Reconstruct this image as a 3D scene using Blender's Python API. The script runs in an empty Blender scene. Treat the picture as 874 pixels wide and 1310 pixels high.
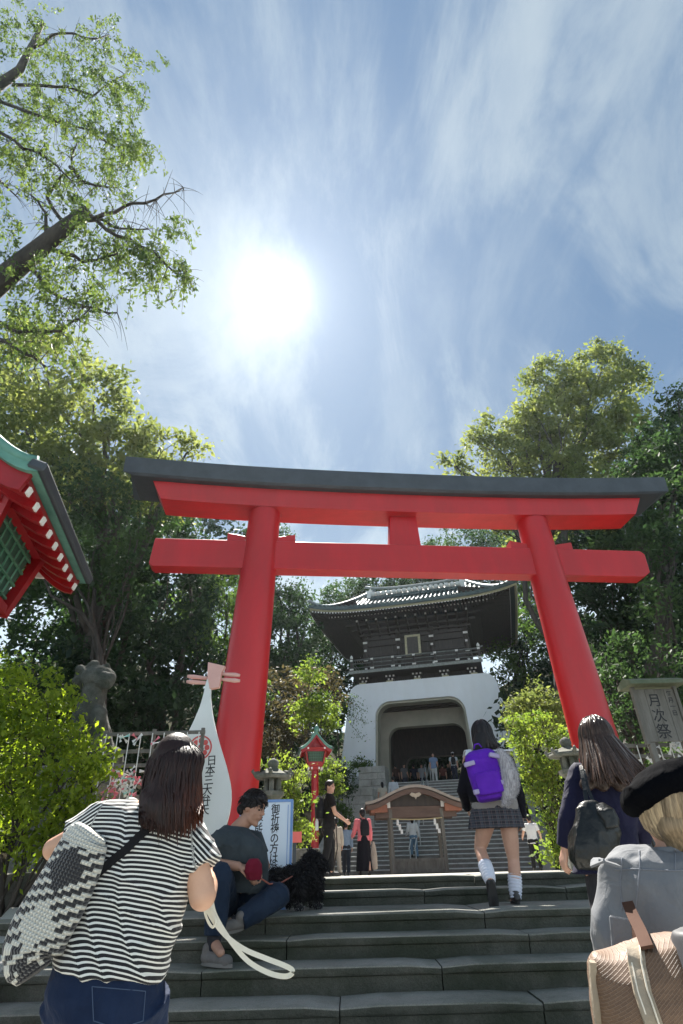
import bpy, bmesh, math, random
import numpy as np
from mathutils import Vector, Matrix, Euler, noise as mnoise

R = math.radians
rng = np.random.default_rng(7)
random.seed(7)
scene = bpy.context.scene
COL = scene.collection

# ------------------------------------------------------------------ camera
FOC, PITCH, ROLL, EYE = 720.0, R(31.8), R(1.5), 1.55      # pixels of the 874 x 1310 photograph
cam_d = bpy.data.cameras.new("camera")
cam = bpy.data.objects.new("camera", cam_d)
COL.objects.link(cam)
cam_d.sensor_fit = 'VERTICAL'
cam_d.sensor_height = 24.0
cam_d.lens = 24.0 * FOC / 1310.0
cam_d.clip_start = 0.05
cam_d.clip_end = 2000
cam.matrix_world = Matrix.Translation((0, 0, EYE)) @ Matrix.Rotation(R(90) + PITCH, 4, 'X') @ Matrix.Rotation(-ROLL, 4, 'Z')
scene.camera = cam

# ------------------------------------------------------------------ light
SUN_EL, SUN_AZ = R(52.7), R(-8.9)                        # azimuth from +Y towards +X
SDIR = Vector((math.sin(SUN_AZ) * math.cos(SUN_EL), math.cos(SUN_AZ) * math.cos(SUN_EL), math.sin(SUN_EL)))
sun_d = bpy.data.lights.new("sun", 'SUN')
sun_d.energy = 5.0
sun_d.angle = R(0.6)
sun_d.color = (1.0, 0.95, 0.87)
sun = bpy.data.objects.new("sun", sun_d)
COL.objects.link(sun)
sun.rotation_euler = SDIR.to_track_quat('Z', 'Y').to_euler()

world = bpy.data.worlds.new("World")
scene.world = world
world.use_nodes = True


def make_world():
    nt = world.node_tree
    N = nt.nodes
    L = nt.links
    N.clear()
    out = N.new('ShaderNodeOutputWorld')
    bg = N.new('ShaderNodeBackground')
    bg.inputs['Strength'].default_value = 0.062
    sky = N.new('ShaderNodeTexSky')
    sky.sky_type = 'NISHITA'
    sky.sun_disc = False
    sky.sun_elevation = SUN_EL
    sky.sun_rotation = SUN_AZ
    sky.air_density = 1.0
    sky.dust_density = 0.6
    sky.ozone_density = 1.6
    tc = N.new('ShaderNodeTexCoord')

    def vm(op, a=None, b=None):
        n = N.new('ShaderNodeVectorMath')
        n.operation = op
        for i, x in enumerate((a, b)):
            if x is None:
                continue
            if isinstance(x, (tuple, Vector)):
                n.inputs[i].default_value = tuple(x)
            else:
                L.new(x, n.inputs[i])
        return n

    def mt(op, a, b=0.0, clamp=False):
        n = N.new('ShaderNodeMath')
        n.operation = op
        n.use_clamp = clamp
        for i, x in enumerate((a, b)):
            if isinstance(x, (int, float)):
                n.inputs[i].default_value = x
            else:
                L.new(x, n.inputs[i])
        return n.outputs[0]

    dirn = vm('NORMALIZE', tc.outputs['Generated']).outputs[0]
    # project the direction on a cloud layer so that streaks keep their scale
    sep = N.new('ShaderNodeSeparateXYZ')
    L.new(dirn, sep.inputs[0])
    zz = mt('MAXIMUM', mt('ADD', sep.outputs[2], 0.22), 0.1)
    cx = mt('DIVIDE', sep.outputs[0], zz)
    cy = mt('DIVIDE', sep.outputs[1], zz)
    comb = N.new('ShaderNodeCombineXYZ')
    L.new(cx, comb.inputs[0])
    L.new(cy, comb.inputs[1])
    mp = N.new('ShaderNodeMapping')
    mp.inputs['Location'].default_value = (3.1, 1.7, 0)
    mp.inputs['Rotation'].default_value = (0, 0, R(-18))
    mp.inputs['Scale'].default_value = (1.5, 0.75, 1)
    L.new(comb.outputs[0], mp.inputs[0])
    n1 = N.new('ShaderNodeTexNoise')
    n1.inputs['Scale'].default_value = 1.7
    n1.inputs['Detail'].default_value = 8
    n1.inputs['Roughness'].default_value = 0.62
    n1.inputs['Distortion'].default_value = 1.1
    L.new(mp.outputs[0], n1.inputs['Vector'])
    mp2 = N.new('ShaderNodeMapping')
    mp2.inputs['Location'].default_value = (0.4, 5.2, 2)
    mp2.inputs['Rotation'].default_value = (0, 0, R(24))
    mp2.inputs['Scale'].default_value = (3.0, 1.0, 1)
    L.new(comb.outputs[0], mp2.inputs[0])
    n2 = N.new('ShaderNodeTexNoise')
    n2.inputs['Scale'].default_value = 2.2
    n2.inputs['Detail'].default_value = 9
    n2.inputs['Roughness'].default_value = 0.6
    n2.inputs['Distortion'].default_value = 0.4
    L.new(mp2.outputs[0], n2.inputs['Vector'])
    m1 = N.new('ShaderNodeMapRange')
    m1.interpolation_type = 'SMOOTHSTEP'
    m1.inputs[1].default_value = 0.40
    m1.inputs[2].default_value = 0.60
    L.new(n1.outputs[0], m1.inputs[0])
    m2 = N.new('ShaderNodeMapRange')
    m2.interpolation_type = 'SMOOTHSTEP'
    m2.inputs[1].default_value = 0.44
    m2.inputs[2].default_value = 0.74
    L.new(n2.outputs[0], m2.inputs[0])
    cl = mt('ADD', mt('MULTIPLY', m1.outputs[0], 0.55), mt('MULTIPLY', m2.outputs[0], 0.30))
    # thin bright veil towards the horizon
    hz = mt('POWER', mt('SUBTRACT', 1.0, mt('MAXIMUM', sep.outputs[2], 0.0)), 3.0)
    cl = mt('ADD', cl, mt('MULTIPLY', hz, 2.4), True)
    # extra glow added to the hazy horizon all round, to lift shaded walls
    hb = mt('ADD', mt('MULTIPLY', mt('MULTIPLY', hz, mt('SUBTRACT', 1.0, mt('MAXIMUM', sep.outputs[2], 0.0))), 2.7), 1.0)
    # angle to the sun
    dot = vm('DOT_PRODUCT', dirn, tuple(SDIR)).outputs['Value']
    ang = mt('ARCCOSINE', mt('MINIMUM', dot, 0.999999))
    core = mt('EXPONENT', mt('MULTIPLY', mt('POWER', mt('DIVIDE', ang, 0.023), 1.0), -1.0))
    halo = mt('EXPONENT', mt('DIVIDE', ang, -0.17))
    wide = mt('EXPONENT', mt('DIVIDE', ang, -0.29))
    base = N.new('ShaderNodeMixRGB')
    base.blend_type = 'MULTIPLY'
    base.inputs[0].default_value = 1.0
    L.new(sky.outputs[0], base.inputs[1])
    base.inputs[2].default_value = (0.74, 0.86, 0.95, 1)
    cap = vm('MAXIMUM', vm('MINIMUM', base.outputs[0], (0.50, 1.12, 2.15)).outputs[0], (0.46, 1.06, 2.02))
    cloudc = N.new('ShaderNodeMixRGB')
    L.new(cl, cloudc.inputs[0])
    L.new(cap.outputs[0], cloudc.inputs[1])
    cloudc.inputs[2].default_value = (2.55, 3.10, 3.52, 1)
    glow = mt('ADD', mt('ADD', mt('MULTIPLY', core, 14.0), mt('MULTIPLY', halo, 0.9)), mt('MULTIPLY', wide, 2.3))
    gcol = N.new('ShaderNodeMixRGB')
    gcol.blend_type = 'MULTIPLY'
    gcol.inputs[0].default_value = 1.0
    L.new(glow, gcol.inputs[1])
    gcol.inputs[2].default_value = (0.97, 1.0, 1.0, 1)
    add = N.new('ShaderNodeMixRGB')
    add.blend_type = 'ADD'
    add.inputs[0].default_value = 1.0
    cb = vm('SCALE', cloudc.outputs[0])
    L.new(hb, cb.inputs['Scale'])
    L.new(cb.outputs[0], add.inputs[1])
    L.new(gcol.outputs[0], add.inputs[2])
    L.new(add.outputs[0], bg.inputs[0])
    L.new(bg.outputs[0], out.inputs[0])


make_world()
scene.view_settings.view_transform = 'Standard'
scene.view_settings.look = 'None'
scene.view_settings.exposure = 1.62
scene.view_settings.gamma = 1.0
scene.cycles.max_bounces = 6
scene.cycles.diffuse_bounces = 3
scene.cycles.glossy_bounces = 2
scene.cycles.transmission_bounces = 4
scene.cycles.transparent_max_bounces = 6
scene.cycles.caustics_reflective = False
scene.cycles.caustics_refractive = False
scene.cycles.use_denoising = True


# ------------------------------------------------------------------ helpers
def at(px, py, Y):
    """the point at forward distance Y seen at photograph pixel (px, py)"""
    x = (px - 437.0) / FOC
    y = -(py - 655.0) / FOC
    c, s = math.cos(ROLL), math.sin(ROLL)
    x, y = x * c + y * s, -x * s + y * c
    ry = math.cos(PITCH) - y * math.sin(PITCH)
    rz = math.sin(PITCH) + y * math.cos(PITCH)
    k = Y / ry
    return Vector((x * k, Y, EYE + rz * k))


def ppm(p):
    """photograph pixels per metre at a point"""
    return FOC / (p[1] * math.cos(PITCH) + (p[2] - EYE) * math.sin(PITCH))


def new_obj(name, me, parent=None, mat=None):
    o = bpy.data.objects.new(name, me)
    COL.objects.link(o)
    if parent is not None:
        o.parent = parent
    if mat is not None and me is not None and len(me.materials) == 0:
        me.materials.append(mat)
    return o


def tag(o, label=None, cat=None, group=None, kind=None):
    if label:
        o['label'] = label
    if cat:
        o['category'] = cat
    if group:
        o['group'] = group
    if kind:
        o['kind'] = kind
    return o


def thing(name, loc, label, cat, group=None, rz=0.0, scale=1.0):
    o = bpy.data.objects.new(name, None)
    o.empty_display_size = 0.1
    COL.objects.link(o)
    o.location = loc
    o.rotation_euler = (0, 0, rz)
    o.scale = (scale,) * 3
    return tag(o, label, cat, group)


def kids(o):
    return [c for c in scene.objects if c.parent is o]


def copy_tree(o, parent=None):
    c = o.copy()
    COL.objects.link(c)
    c.parent = parent
    for ch in list(o.children):
        copy_tree(ch, c)
    return c


class MB:
    """collects shapes; build() links them as one mesh object"""

    def __init__(self, org=(0, 0, 0)):
        self.v, self.f, self.o = [], [], Vector(org)

    def add(self, verts, faces):
        n = len(self.v)
        self.v.extend([Vector(q) - self.o for q in verts])
        self.f.extend([[i + n for i in f] for f in faces])
        return self

    def box(self, c, s, rot=None, taper=(1, 1)):
        c = Vector(c)
        out = []
        for z in (-.5, .5):
            for (x, y) in ((-.5, -.5), (.5, -.5), (.5, .5), (-.5, .5)):
                k = taper if z > 0 else (1, 1)
                q = Vector((x * s[0] * k[0], y * s[1] * k[1], z * s[2]))
                if rot is not None:
                    q.rotate(rot)
                out.append(c + q)
        return self.add(out, [(3, 2, 1, 0), (4, 5, 6, 7), (0, 1, 5, 4), (1, 2, 6, 5), (2, 3, 7, 6), (3, 0, 4, 7)])

    def beam(self, a, b, w, h, up=(0, 0, 1)):
        """a bar with rectangular section from a to b"""
        a, b = Vector(a), Vector(b)
        d = (b - a).normalized()
        u = Vector(up)
        s = d.cross(u)
        if s.length < 1e-4:
            s = d.cross(Vector((1, 0, 0)))
        s.normalize()
        u = s.cross(d)
        vs = []
        for q in (a, b):
            for (i, j) in ((-.5, -.5), (.5, -.5), (.5, .5), (-.5, .5)):
                vs.append(q + s * i * w + u * j * h)
        return self.add(vs, [(3, 2, 1, 0), (4, 5, 6, 7), (0, 1, 5, 4), (1, 2, 6, 5), (2, 3, 7, 6), (3, 0, 4, 7)])

    def tube(self, pts, rad, n=8, cap=True, flat=1.0, ref=None):
        pts = [Vector(q) for q in pts]
        if not hasattr(rad, '__len__'):
            rad = [rad] * len(pts)
        m = len(pts)
        vs = []
        u = None
        for i, q in enumerate(pts):
            d = (pts[min(i + 1, m - 1)] - pts[max(i - 1, 0)])
            if d.length < 1e-9:
                d = Vector((0, 0, 1))
            d.normalize()
            if u is None:
                u = Vector(ref) if ref is not None else (Vector((0, 0, 1)) if abs(d.z) < .9 else Vector((1, 0, 0)))
            u = (u - d * u.dot(d))
            if u.length < 1e-5:
                u = d.orthogonal()
            u.normalize()
            w = d.cross(u)
            for k in range(n):
                a = 2 * math.pi * k / n
                vs.append(q + (u * math.cos(a) * flat + w * math.sin(a)) * rad[i])
        fs = []
        for i in range(m - 1):
            for k in range(n):
                k2 = (k + 1) % n
                fs.append((i * n + k, i * n + k2, (i + 1) * n + k2, (i + 1) * n + k))
        if cap:
            fs.append(tuple(range(n - 1, -1, -1)))
            fs.append(tuple((m - 1) * n + k for k in range(n)))
        return self.add(vs, fs)

    def lathe(self, prof, c=(0, 0, 0), n=24, sq=None, rot0=0.0):
        """profile [(r, z)] round the z axis through c"""
        c = Vector(c)
        vs, fs = [], []
        for (r, z) in prof:
            for k in range(n):
                a = 2 * math.pi * k / n + rot0
                vs.append(c + Vector((r * math.cos(a), r * math.sin(a), z)))
        for i in range(len(prof) - 1):
            for k in range(n):
                k2 = (k + 1) % n
                fs.append((i * n + k, i * n + k2, (i + 1) * n + k2, (i + 1) * n + k))
        fs.append(tuple(range(n - 1, -1, -1)))
        fs.append(tuple((len(prof) - 1) * n + k for k in range(n)))
        return self.add(vs, fs)

    def prism(self, outline, a, b, tf):
        """outline [(u, v)] swept from w=a to w=b; tf(u, v, w) gives the point"""
        n = len(outline)
        vs = [tf(u, v, a) for (u, v) in outline] + [tf(u, v, b) for (u, v) in outline]
        fs = [tuple(range(n)), tuple(range(2 * n - 1, n - 1, -1))]
        for i in range(n):
            j = (i + 1) % n
            fs.append((i, i + n, j + n, j))
        return self.add(vs, fs)

    def loft(self, rings, closed=True, cap=True):
        n = len(rings[0])
        vs = [q for r in rings for q in r]
        fs = []
        for i in range(len(rings) - 1):
            for k in range(n if closed else n - 1):
                k2 = (k + 1) % n
                fs.append((i * n + k, i * n + k2, (i + 1) * n + k2, (i + 1) * n + k))
        if cap and closed:
            fs.append(tuple(range(n - 1, -1, -1)))
            fs.append(tuple((len(rings) - 1) * n + k for k in range(n)))
        return self.add(vs, fs)

    def ellipsoid(self, c, r, rot=None, nu=14, nv=10):
        c = Vector(c)
        vs, fs = [], []
        for i in range(1, nv):
            t = math.pi * i / nv
            for k in range(nu):
                a = 2 * math.pi * k / nu
                q = Vector((r[0] * math.sin(t) * math.cos(a), r[1] * math.sin(t) * math.sin(a), r[2] * math.cos(t)))
                if rot is not None:
                    q.rotate(rot)
                vs.append(c + q)
        for z in (1, -1):
            q = Vector((0, 0, r[2] * z))
            if rot is not None:
                q.rotate(rot)
            vs.append(c + q)
        T, B = len(vs) - 2, len(vs) - 1
        for i in range(nv - 2):
            for k in range(nu):
                k2 = (k + 1) % nu
                fs.append((i * nu + k, (i + 1) * nu + k, (i + 1) * nu + k2, i * nu + k2))
        for k in range(nu):
            k2 = (k + 1) % nu
            fs.append((T, k, k2))
            fs.append((B, (nv - 2) * nu + k2, (nv - 2) * nu + k))
        return self.add(vs, fs)

    def cone(self, a, ra, b, rb, n=14):
        """closed tapered capsule"""
        a, b = Vector(a), Vector(b)
        d = b - a
        if d.length < 1e-6:
            return self.ellipsoid(a, (ra,) * 3)
        d.normalize()
        pts, rs = [], []
        for t in (85, 62, 38, 15):
            pts.append(a - d * ra * math.sin(R(t)))
            rs.append(ra * math.cos(R(t)))
        pts.append(a)
        rs.append(ra)
        pts.append(b)
        rs.append(rb)
        for t in (15, 38, 62, 85):
            pts.append(b + d * rb * math.sin(R(t)))
            rs.append(rb * math.cos(R(t)))
        u = d.orthogonal().normalized()
        w = d.cross(u)
        rings = [[q + (u * math.cos(2 * math.pi * k / n) + w * math.sin(2 * math.pi * k / n)) * r for k in range(n)] for q, r in zip(pts, rs)]
        return self.loft(rings)

    def chain(self, pts, rad, n=14):
        for i in range(len(pts) - 1):
            self.cone(pts[i], rad[i], pts[i + 1], rad[i + 1], n)
        return self

    def mesh(self, name='mesh', smooth=False, fix=True):
        me = bpy.data.meshes.new(name)
        me.from_pydata([tuple(q) for q in self.v], [], self.f)
        if fix:
            bm = bmesh.new()
            bm.from_mesh(me)
            bmesh.ops.recalc_face_normals(bm, faces=bm.faces)
            bm.to_mesh(me)
            bm.free()
        if smooth:
            me.polygons.foreach_set('use_smooth', [True] * len(me.polygons))
        me.update()
        return me

    def build(self, name, mat, parent=None, smooth=False, kind=None, bevel=0.0, auto=None):
        me = self.mesh(name, smooth or auto is not None)
        if bevel > 0:
            bm = bmesh.new()
            bm.from_mesh(me)
            ed = [e for e in bm.edges if len(e.link_faces) == 2 and e.calc_face_angle(0) > R(35)]
            bmesh.ops.bevel(bm, geom=ed, offset=bevel, segments=1, affect='EDGES', clamp_overlap=True)
            bm.to_mesh(me)
            bm.free()
        if auto is not None:
            try:
                me.set_sharp_from_angle(angle=R(auto))
            except Exception:
                pass
        o = new_obj(name, me, parent, mat)
        if kind:
            o['kind'] = kind
        return o


def union_mesh(mb, voxel=0.01, smooth=3, name='mesh', factor=0.5):
    """one continuous surface round all the shapes in mb"""
    me = mb.mesh(name)
    o = bpy.data.objects.new('work', me)
    COL.objects.link(o)
    md = o.modifiers.new('r', 'REMESH')
    md.mode = 'VOXEL'
    md.voxel_size = voxel
    md.use_smooth_shade = True
    if smooth:
        ms = o.modifiers.new('s', 'SMOOTH')
        ms.iterations = smooth
        ms.factor = factor
    dg = bpy.context.evaluated_depsgraph_get()
    res = bpy.data.meshes.new_from_object(o.evaluated_get(dg))
    res.name = name
    bpy.data.objects.remove(o)
    bpy.data.meshes.remove(me)
    res.polygons.foreach_set('use_smooth', [True] * len(res.polygons))
    res.materials.clear()
    return res


def mesh_co(me):
    a = np.empty(len(me.vertices) * 3, dtype=np.float64)
    me.vertices.foreach_get('co', a)
    return a.reshape(-1, 3)


def mesh_no(me):
    a = np.empty(len(me.vertices) * 3, dtype=np.float64)
    me.vertices.foreach_get('normal', a)
    return a.reshape(-1, 3)


def set_co(me, a):
    me.vertices.foreach_set('co', a.reshape(-1))
    me.update()


def add_attr(me, name, vals, dom='POINT'):
    at_ = me.attributes.new(name, 'FLOAT', dom)
    at_.data.foreach_set('value', np.asarray(vals, dtype=np.float32))


# ------------------------------------------------------------------ materials
MATS = {}


def nodes_of(name):
    m = bpy.data.materials.new(name)
    m.use_nodes = True
    nt = m.node_tree
    return m, nt, nt.nodes, nt.links, nt.nodes['Principled BSDF']


def pbr(name, c, c2=None, scale=6.0, rough=0.7, bump=0.0, bscale=None, metal=0.0, spec=0.4, stretch=(1, 1, 1), detail=6, speck=0.0, coat=0.0, sheen=0.0,
        stain=None, sscale=0.8, glob=False, lo=.35, hi=.65):
    """noise-mottled surface; stain = (colour, amount) adds big soft weather patches"""
    if name in MATS:
        return MATS[name]
    m, nt, N, L, b = nodes_of(name)
    tc = N.new('ShaderNodeTexCoord')
    if glob:
        geo = N.new('ShaderNodeNewGeometry')
        src = geo.outputs['Position']
    else:
        src = tc.outputs['Object']
    mp = N.new('ShaderNodeMapping')
    mp.inputs['Scale'].default_value = stretch
    L.new(src, mp.inputs[0])
    col = None
    if c2 is not None:
        n = N.new('ShaderNodeTexNoise')
        n.inputs['Scale'].default_value = scale
        n.inputs['Detail'].default_value = detail
        n.inputs['Roughness'].default_value = 0.62
        L.new(mp.outputs[0], n.inputs['Vector'])
        r = N.new('ShaderNodeMapRange')
        r.inputs[1].default_value = lo
        r.inputs[2].default_value = hi
        L.new(n.outputs[0], r.inputs[0])
        mx = N.new('ShaderNodeMixRGB')
        L.new(r.outputs[0], mx.inputs[0])
        mx.inputs[1].default_value = (*c, 1)
        mx.inputs[2].default_value = (*c2, 1)
        col = mx.outputs[0]
        if stain is not None:
            n3 = N.new('ShaderNodeTexNoise')
            n3.inputs['Scale'].default_value = sscale
            n3.inputs['Detail'].default_value = 7
            n3.inputs['Roughness'].default_value = 0.68
            L.new(mp.outputs[0], n3.inputs['Vector'])
            r3 = N.new('ShaderNodeMapRange')
            r3.inputs[1].default_value = .45
            r3.inputs[2].default_value = .62
            r3.inputs[4].default_value = stain[1]
            L.new(n3.outputs[0], r3.inputs[0])
            mx3 = N.new('ShaderNodeMixRGB')
            L.new(r3.outputs[0], mx3.inputs[0])
            L.new(col, mx3.inputs[1])
            mx3.inputs[2].default_value = (*stain[0], 1)
            col = mx3.outputs[0]
        if speck > 0:
            n4 = N.new('ShaderNodeTexNoise')
            n4.inputs['Scale'].default_value = 160
            n4.inputs['Detail'].default_value = 2
            L.new(src, n4.inputs['Vector'])
            r4 = N.new('ShaderNodeMapRange')
            r4.inputs[1].default_value = .35
            r4.inputs[2].default_value = .65
            r4.inputs[3].default_value = 1 - speck
            r4.inputs[4].default_value = 1 + speck
            L.new(n4.outputs[0], r4.inputs[0])
            mx4 = N.new('ShaderNodeMixRGB')
            mx4.blend_type = 'MULTIPLY'
            mx4.inputs[0].default_value = 1
            L.new(col, mx4.inputs[1])
            L.new(r4.outputs[0], mx4.inputs[2])
            col = mx4.outputs[0]
        L.new(col, b.inputs['Base Color'])
        rr = N.new('ShaderNodeMapRange')
        rr.inputs[3].default_value = max(0.05, rough - .08)
        rr.inputs[4].default_value = min(1.0, rough + .08)
        L.new(n.outputs[0], rr.inputs[0])
        L.new(rr.outputs[0], b.inputs['Roughness'])
    else:
        b.inputs['Base Color'].default_value = (*c, 1)
        b.inputs['Roughness'].default_value = rough
    b.inputs['Metallic'].default_value = metal
    b.inputs['Specular IOR Level'].default_value = spec
    if coat:
        b.inputs['Coat Weight'].default_value = coat
        b.inputs['Coat Roughness'].default_value = 0.25
    if sheen:
        b.inputs['Sheen Weight'].default_value = sheen
    if bump > 0:
        nb = N.new('ShaderNodeTexNoise')
        nb.inputs['Scale'].default_value = bscale or scale * 4
        nb.inputs['Detail'].default_value = 5
        L.new(mp.outputs[0], nb.inputs['Vector'])
        bp = N.new('ShaderNodeBump')
        bp.inputs['Strength'].default_value = min(1.0, bump)
        bp.inputs['Distance'].default_value = 0.02
        L.new(nb.outputs[0], bp.inputs['Height'])
        L.new(bp.outputs[0], b.inputs['Normal'])
    MATS[name] = m
    return m


def leaf_mat(name, dark, light, trans=0.45, tcol=None, rough=0.62):
    if name in MATS:
        return MATS[name]
    m, nt, N, L, b = nodes_of(name)
    a = N.new('ShaderNodeAttribute')
    a.attribute_name = 'rnd'
    mx = N.new('ShaderNodeMixRGB')
    L.new(a.outputs['Fac'], mx.inputs[0])
    mx.inputs[1].default_value = (*dark, 1)
    mx.inputs[2].default_value = (*light, 1)
    L.new(mx.outputs[0], b.inputs['Base Color'])
    b.inputs['Roughness'].default_value = rough
    b.inputs['Specular IOR Level'].default_value = 0.16
    t = N.new('ShaderNodeBsdfTranslucent')
    mt = N.new('ShaderNodeMixRGB')
    mt.blend_type = 'MULTIPLY'
    mt.inputs[0].default_value = 1
    L.new(mx.outputs[0], mt.inputs[1])
    mt.inputs[2].default_value = (*(tcol or (2.4, 2.6, 1.2)), 1)
    L.new(mt.outputs[0], t.inputs[0])
    ms = N.new('ShaderNodeMixShader')
    ms.inputs[0].default_value = trans
    L.new(b.outputs[0], ms.inputs[1])
    L.new(t.outputs[0], ms.inputs[2])
    L.new(ms.outputs[0], N['Material Output'].inputs[0])
    MATS[name] = m
    return m


M_red = pbr('vermilion_paint', (0.47, 0.008, 0.012), (0.40, 0.007, 0.010), 2.2, 0.42, 0.10, 18, stretch=(1, 1, .3), spec=.45, coat=.12, stain=((.36, .012, .014), .5), sscale=1.1)
M_red2 = pbr('lantern_red', (0.30, 0.007, 0.010), (0.22, 0.005, 0.008), 5, 0.4, 0.1, spec=.5)
M_black = pbr('beam_cap_black', (0.028, 0.036, 0.045), (0.045, 0.055, 0.065), 3, 0.5, 0.2, spec=.5)
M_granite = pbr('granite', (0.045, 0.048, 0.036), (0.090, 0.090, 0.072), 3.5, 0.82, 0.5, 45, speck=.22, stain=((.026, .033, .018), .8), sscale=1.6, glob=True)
M_tread = pbr('worn_lit_granite', (0.19, 0.185, 0.155), (0.30, 0.29, 0.255), 3.0, 0.78, 0.4, 45, speck=.2, stain=((.07, .08, .055), .75), sscale=1.5, glob=True)  # wear plus the brightness of lit treads, put into the colour
M_granite_l = pbr('pale_granite', (0.36, 0.35, 0.32), (0.46, 0.45, 0.41), 4, 0.8, 0.4, 40, speck=.2, stain=((.18, .18, .15), .5), sscale=1.2, glob=True)
M_stone_d = pbr('weathered_stone', (0.10, 0.10, 0.085), (0.19, 0.185, 0.16), 6, 0.9, 0.8, 26, speck=.2, stain=((.05, .06, .035), .7), sscale=2.5)
M_white = pbr('white_plaster', (0.86, 0.89, 0.92), (0.81, 0.84, 0.87), 1.2, 0.7, 0.10, 12, stain=((.70, .71, .69), .3), sscale=.5, stretch=(1, 1, .35))
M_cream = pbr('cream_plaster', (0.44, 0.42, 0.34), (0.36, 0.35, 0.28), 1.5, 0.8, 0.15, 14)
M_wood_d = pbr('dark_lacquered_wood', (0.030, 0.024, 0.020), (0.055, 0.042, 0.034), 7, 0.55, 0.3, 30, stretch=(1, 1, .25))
M_wood_b = pbr('brown_wood', (0.085, 0.050, 0.038), (0.14, 0.088, 0.066), 9, 0.6, 0.3, 40, stretch=(.2, 1, 1))
M_wood_g = pbr('grey_weathered_wood', (0.115, 0.105, 0.088), (0.19, 0.175, 0.152), 9, 0.8, 0.4, 40, stretch=(1, 1, .2))
M_tile = pbr('green_black_tile', (0.035, 0.055, 0.055), (0.07, 0.10, 0.095), 4, 0.45, 0.2, 20, spec=.5)
M_copper = pbr('green_copper', (0.07, 0.20, 0.16), (0.13, 0.30, 0.24), 5, 0.55, 0.2, 24, stain=((.06, .15, .13), .6), sscale=2)
M_tip = pbr('white_paint', (0.78, 0.76, 0.72), (0.68, 0.66, 0.62), 8, 0.6)
M_gold = pbr('pale_gold_fitting', (0.55, 0.50, 0.32), (0.42, 0.38, 0.24), 9, 0.45, metal=.3)
M_soil = pbr('forest_soil', (0.030, 0.028, 0.018), (0.055, 0.048, 0.030), 1.5, 1.0, 0.5, 6, spec=0.02, glob=True, stain=((.03, .045, .018), .8), sscale=.4)
M_bark = pbr('bark', (0.030, 0.026, 0.022), (0.070, 0.058, 0.046), 5, 0.9, 0.9, 14, stretch=(1, 1, .3))
M_ink = pbr('black_ink', (0.02, 0.02, 0.022), rough=.7)

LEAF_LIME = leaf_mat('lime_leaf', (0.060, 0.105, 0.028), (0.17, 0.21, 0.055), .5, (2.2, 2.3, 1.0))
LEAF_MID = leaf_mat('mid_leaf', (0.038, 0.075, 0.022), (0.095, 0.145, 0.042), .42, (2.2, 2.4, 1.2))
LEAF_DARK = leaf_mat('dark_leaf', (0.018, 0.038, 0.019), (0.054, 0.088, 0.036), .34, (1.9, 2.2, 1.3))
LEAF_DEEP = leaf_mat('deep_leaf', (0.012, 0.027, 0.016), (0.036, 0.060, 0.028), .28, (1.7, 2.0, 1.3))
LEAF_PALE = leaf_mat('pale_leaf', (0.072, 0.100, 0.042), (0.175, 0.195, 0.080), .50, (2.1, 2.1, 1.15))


# ------------------------------------------------------------------ foliage
def leaf_arrays(cen, size, ratio=0.5, droop=None, flatn=0.35):
    """rhombic leaves at cen (n,3); flatn: how strongly normals point up"""
    n = len(cen)
    d = rng.normal(size=(n, 3))
    if droop is not None:
        d = d * (1 - droop) + np.array([0, 0, -1.6]) * droop
    d /= np.linalg.norm(d, axis=1)[:, None]
    nn = rng.normal(size=(n, 3))
    nn[:, 2] = nn[:, 2] + np.sign(nn[:, 2] + 1e-9) * flatn * 2
    s = np.cross(d, nn)
    s /= (np.linalg.norm(s, axis=1)[:, None] + 1e-9)
    size = np.asarray(size).reshape(-1, 1) * np.ones((n, 1))
    a = cen - d * size * .5
    c = cen + d * size * .5
    m = cen - d * size * .06
    b = m + s * size * ratio * .5
    e = m - s * size * ratio * .5
    return np.stack([a, b, c, e], axis=1).reshape(-1, 3)


def leaf_mesh(verts, rnd, name='foliage', mat=None, extra=None):
    nq = len(verts) // 4
    me = bpy.data.meshes.new(name)
    me.vertices.add(nq * 4)
    me.vertices.foreach_set('co', verts.astype(np.float32).reshape(-1))
    me.loops.add(nq * 4)
    me.loops.foreach_set('vertex_index', np.arange(nq * 4, dtype=np.int32))
    me.polygons.add(nq)
    me.polygons.foreach_set('loop_start', np.arange(0, nq * 4, 4, dtype=np.int32))
    me.update(calc_edges=True)
    add_attr(me, 'rnd', rnd, 'FACE')
    if mat is not None:
        me.materials.append(mat)
    return me


def clumpy(blobs, density=1.0, clump=0.55, leaf=0.16, ratio=.5, per=60, droop=None, shell=.55, squash=.62, flatn=.35, jitter=.35):
    """blobs [(centre, radius)] -> leaves gathered in clumps near each blob's skin; returns verts, rnd, clump centres"""
    V, Rn, CC = [], [], []
    for (c, r) in blobs:
        k = max(3, int(density * 5.2 * (r / clump) ** 2))
        d = rng.normal(size=(k, 3))
        d /= np.linalg.norm(d, axis=1)[:, None]
        rr = r * (shell + (1 - shell) * rng.random(k) ** .6) * (1 + jitter * (rng.random(k) - .5))
        cc = np.array(c) + d * rr[:, None]
        CC.append(cc)
        tone = rng.random(k)
        m = np.maximum(6, (per * (0.5 + rng.random(k))).astype(int))
        idx = np.repeat(np.arange(k), m)
        g = rng.normal(size=(len(idx), 3)) * clump * .5 * np.array([1, 1, squash])
        cen = cc[idx] + g
        V.append(leaf_arrays(cen, leaf * np.clip(rng.lognormal(-.08, .38, len(idx)), .35, 2.0), ratio, droop, flatn))
        Rn.append(np.clip(tone[idx] * .75 + rng.random(len(idx)) * .45 - .08, 0, 1))
    return np.concatenate(V), np.concatenate(Rn), np.concatenate(CC)


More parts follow.
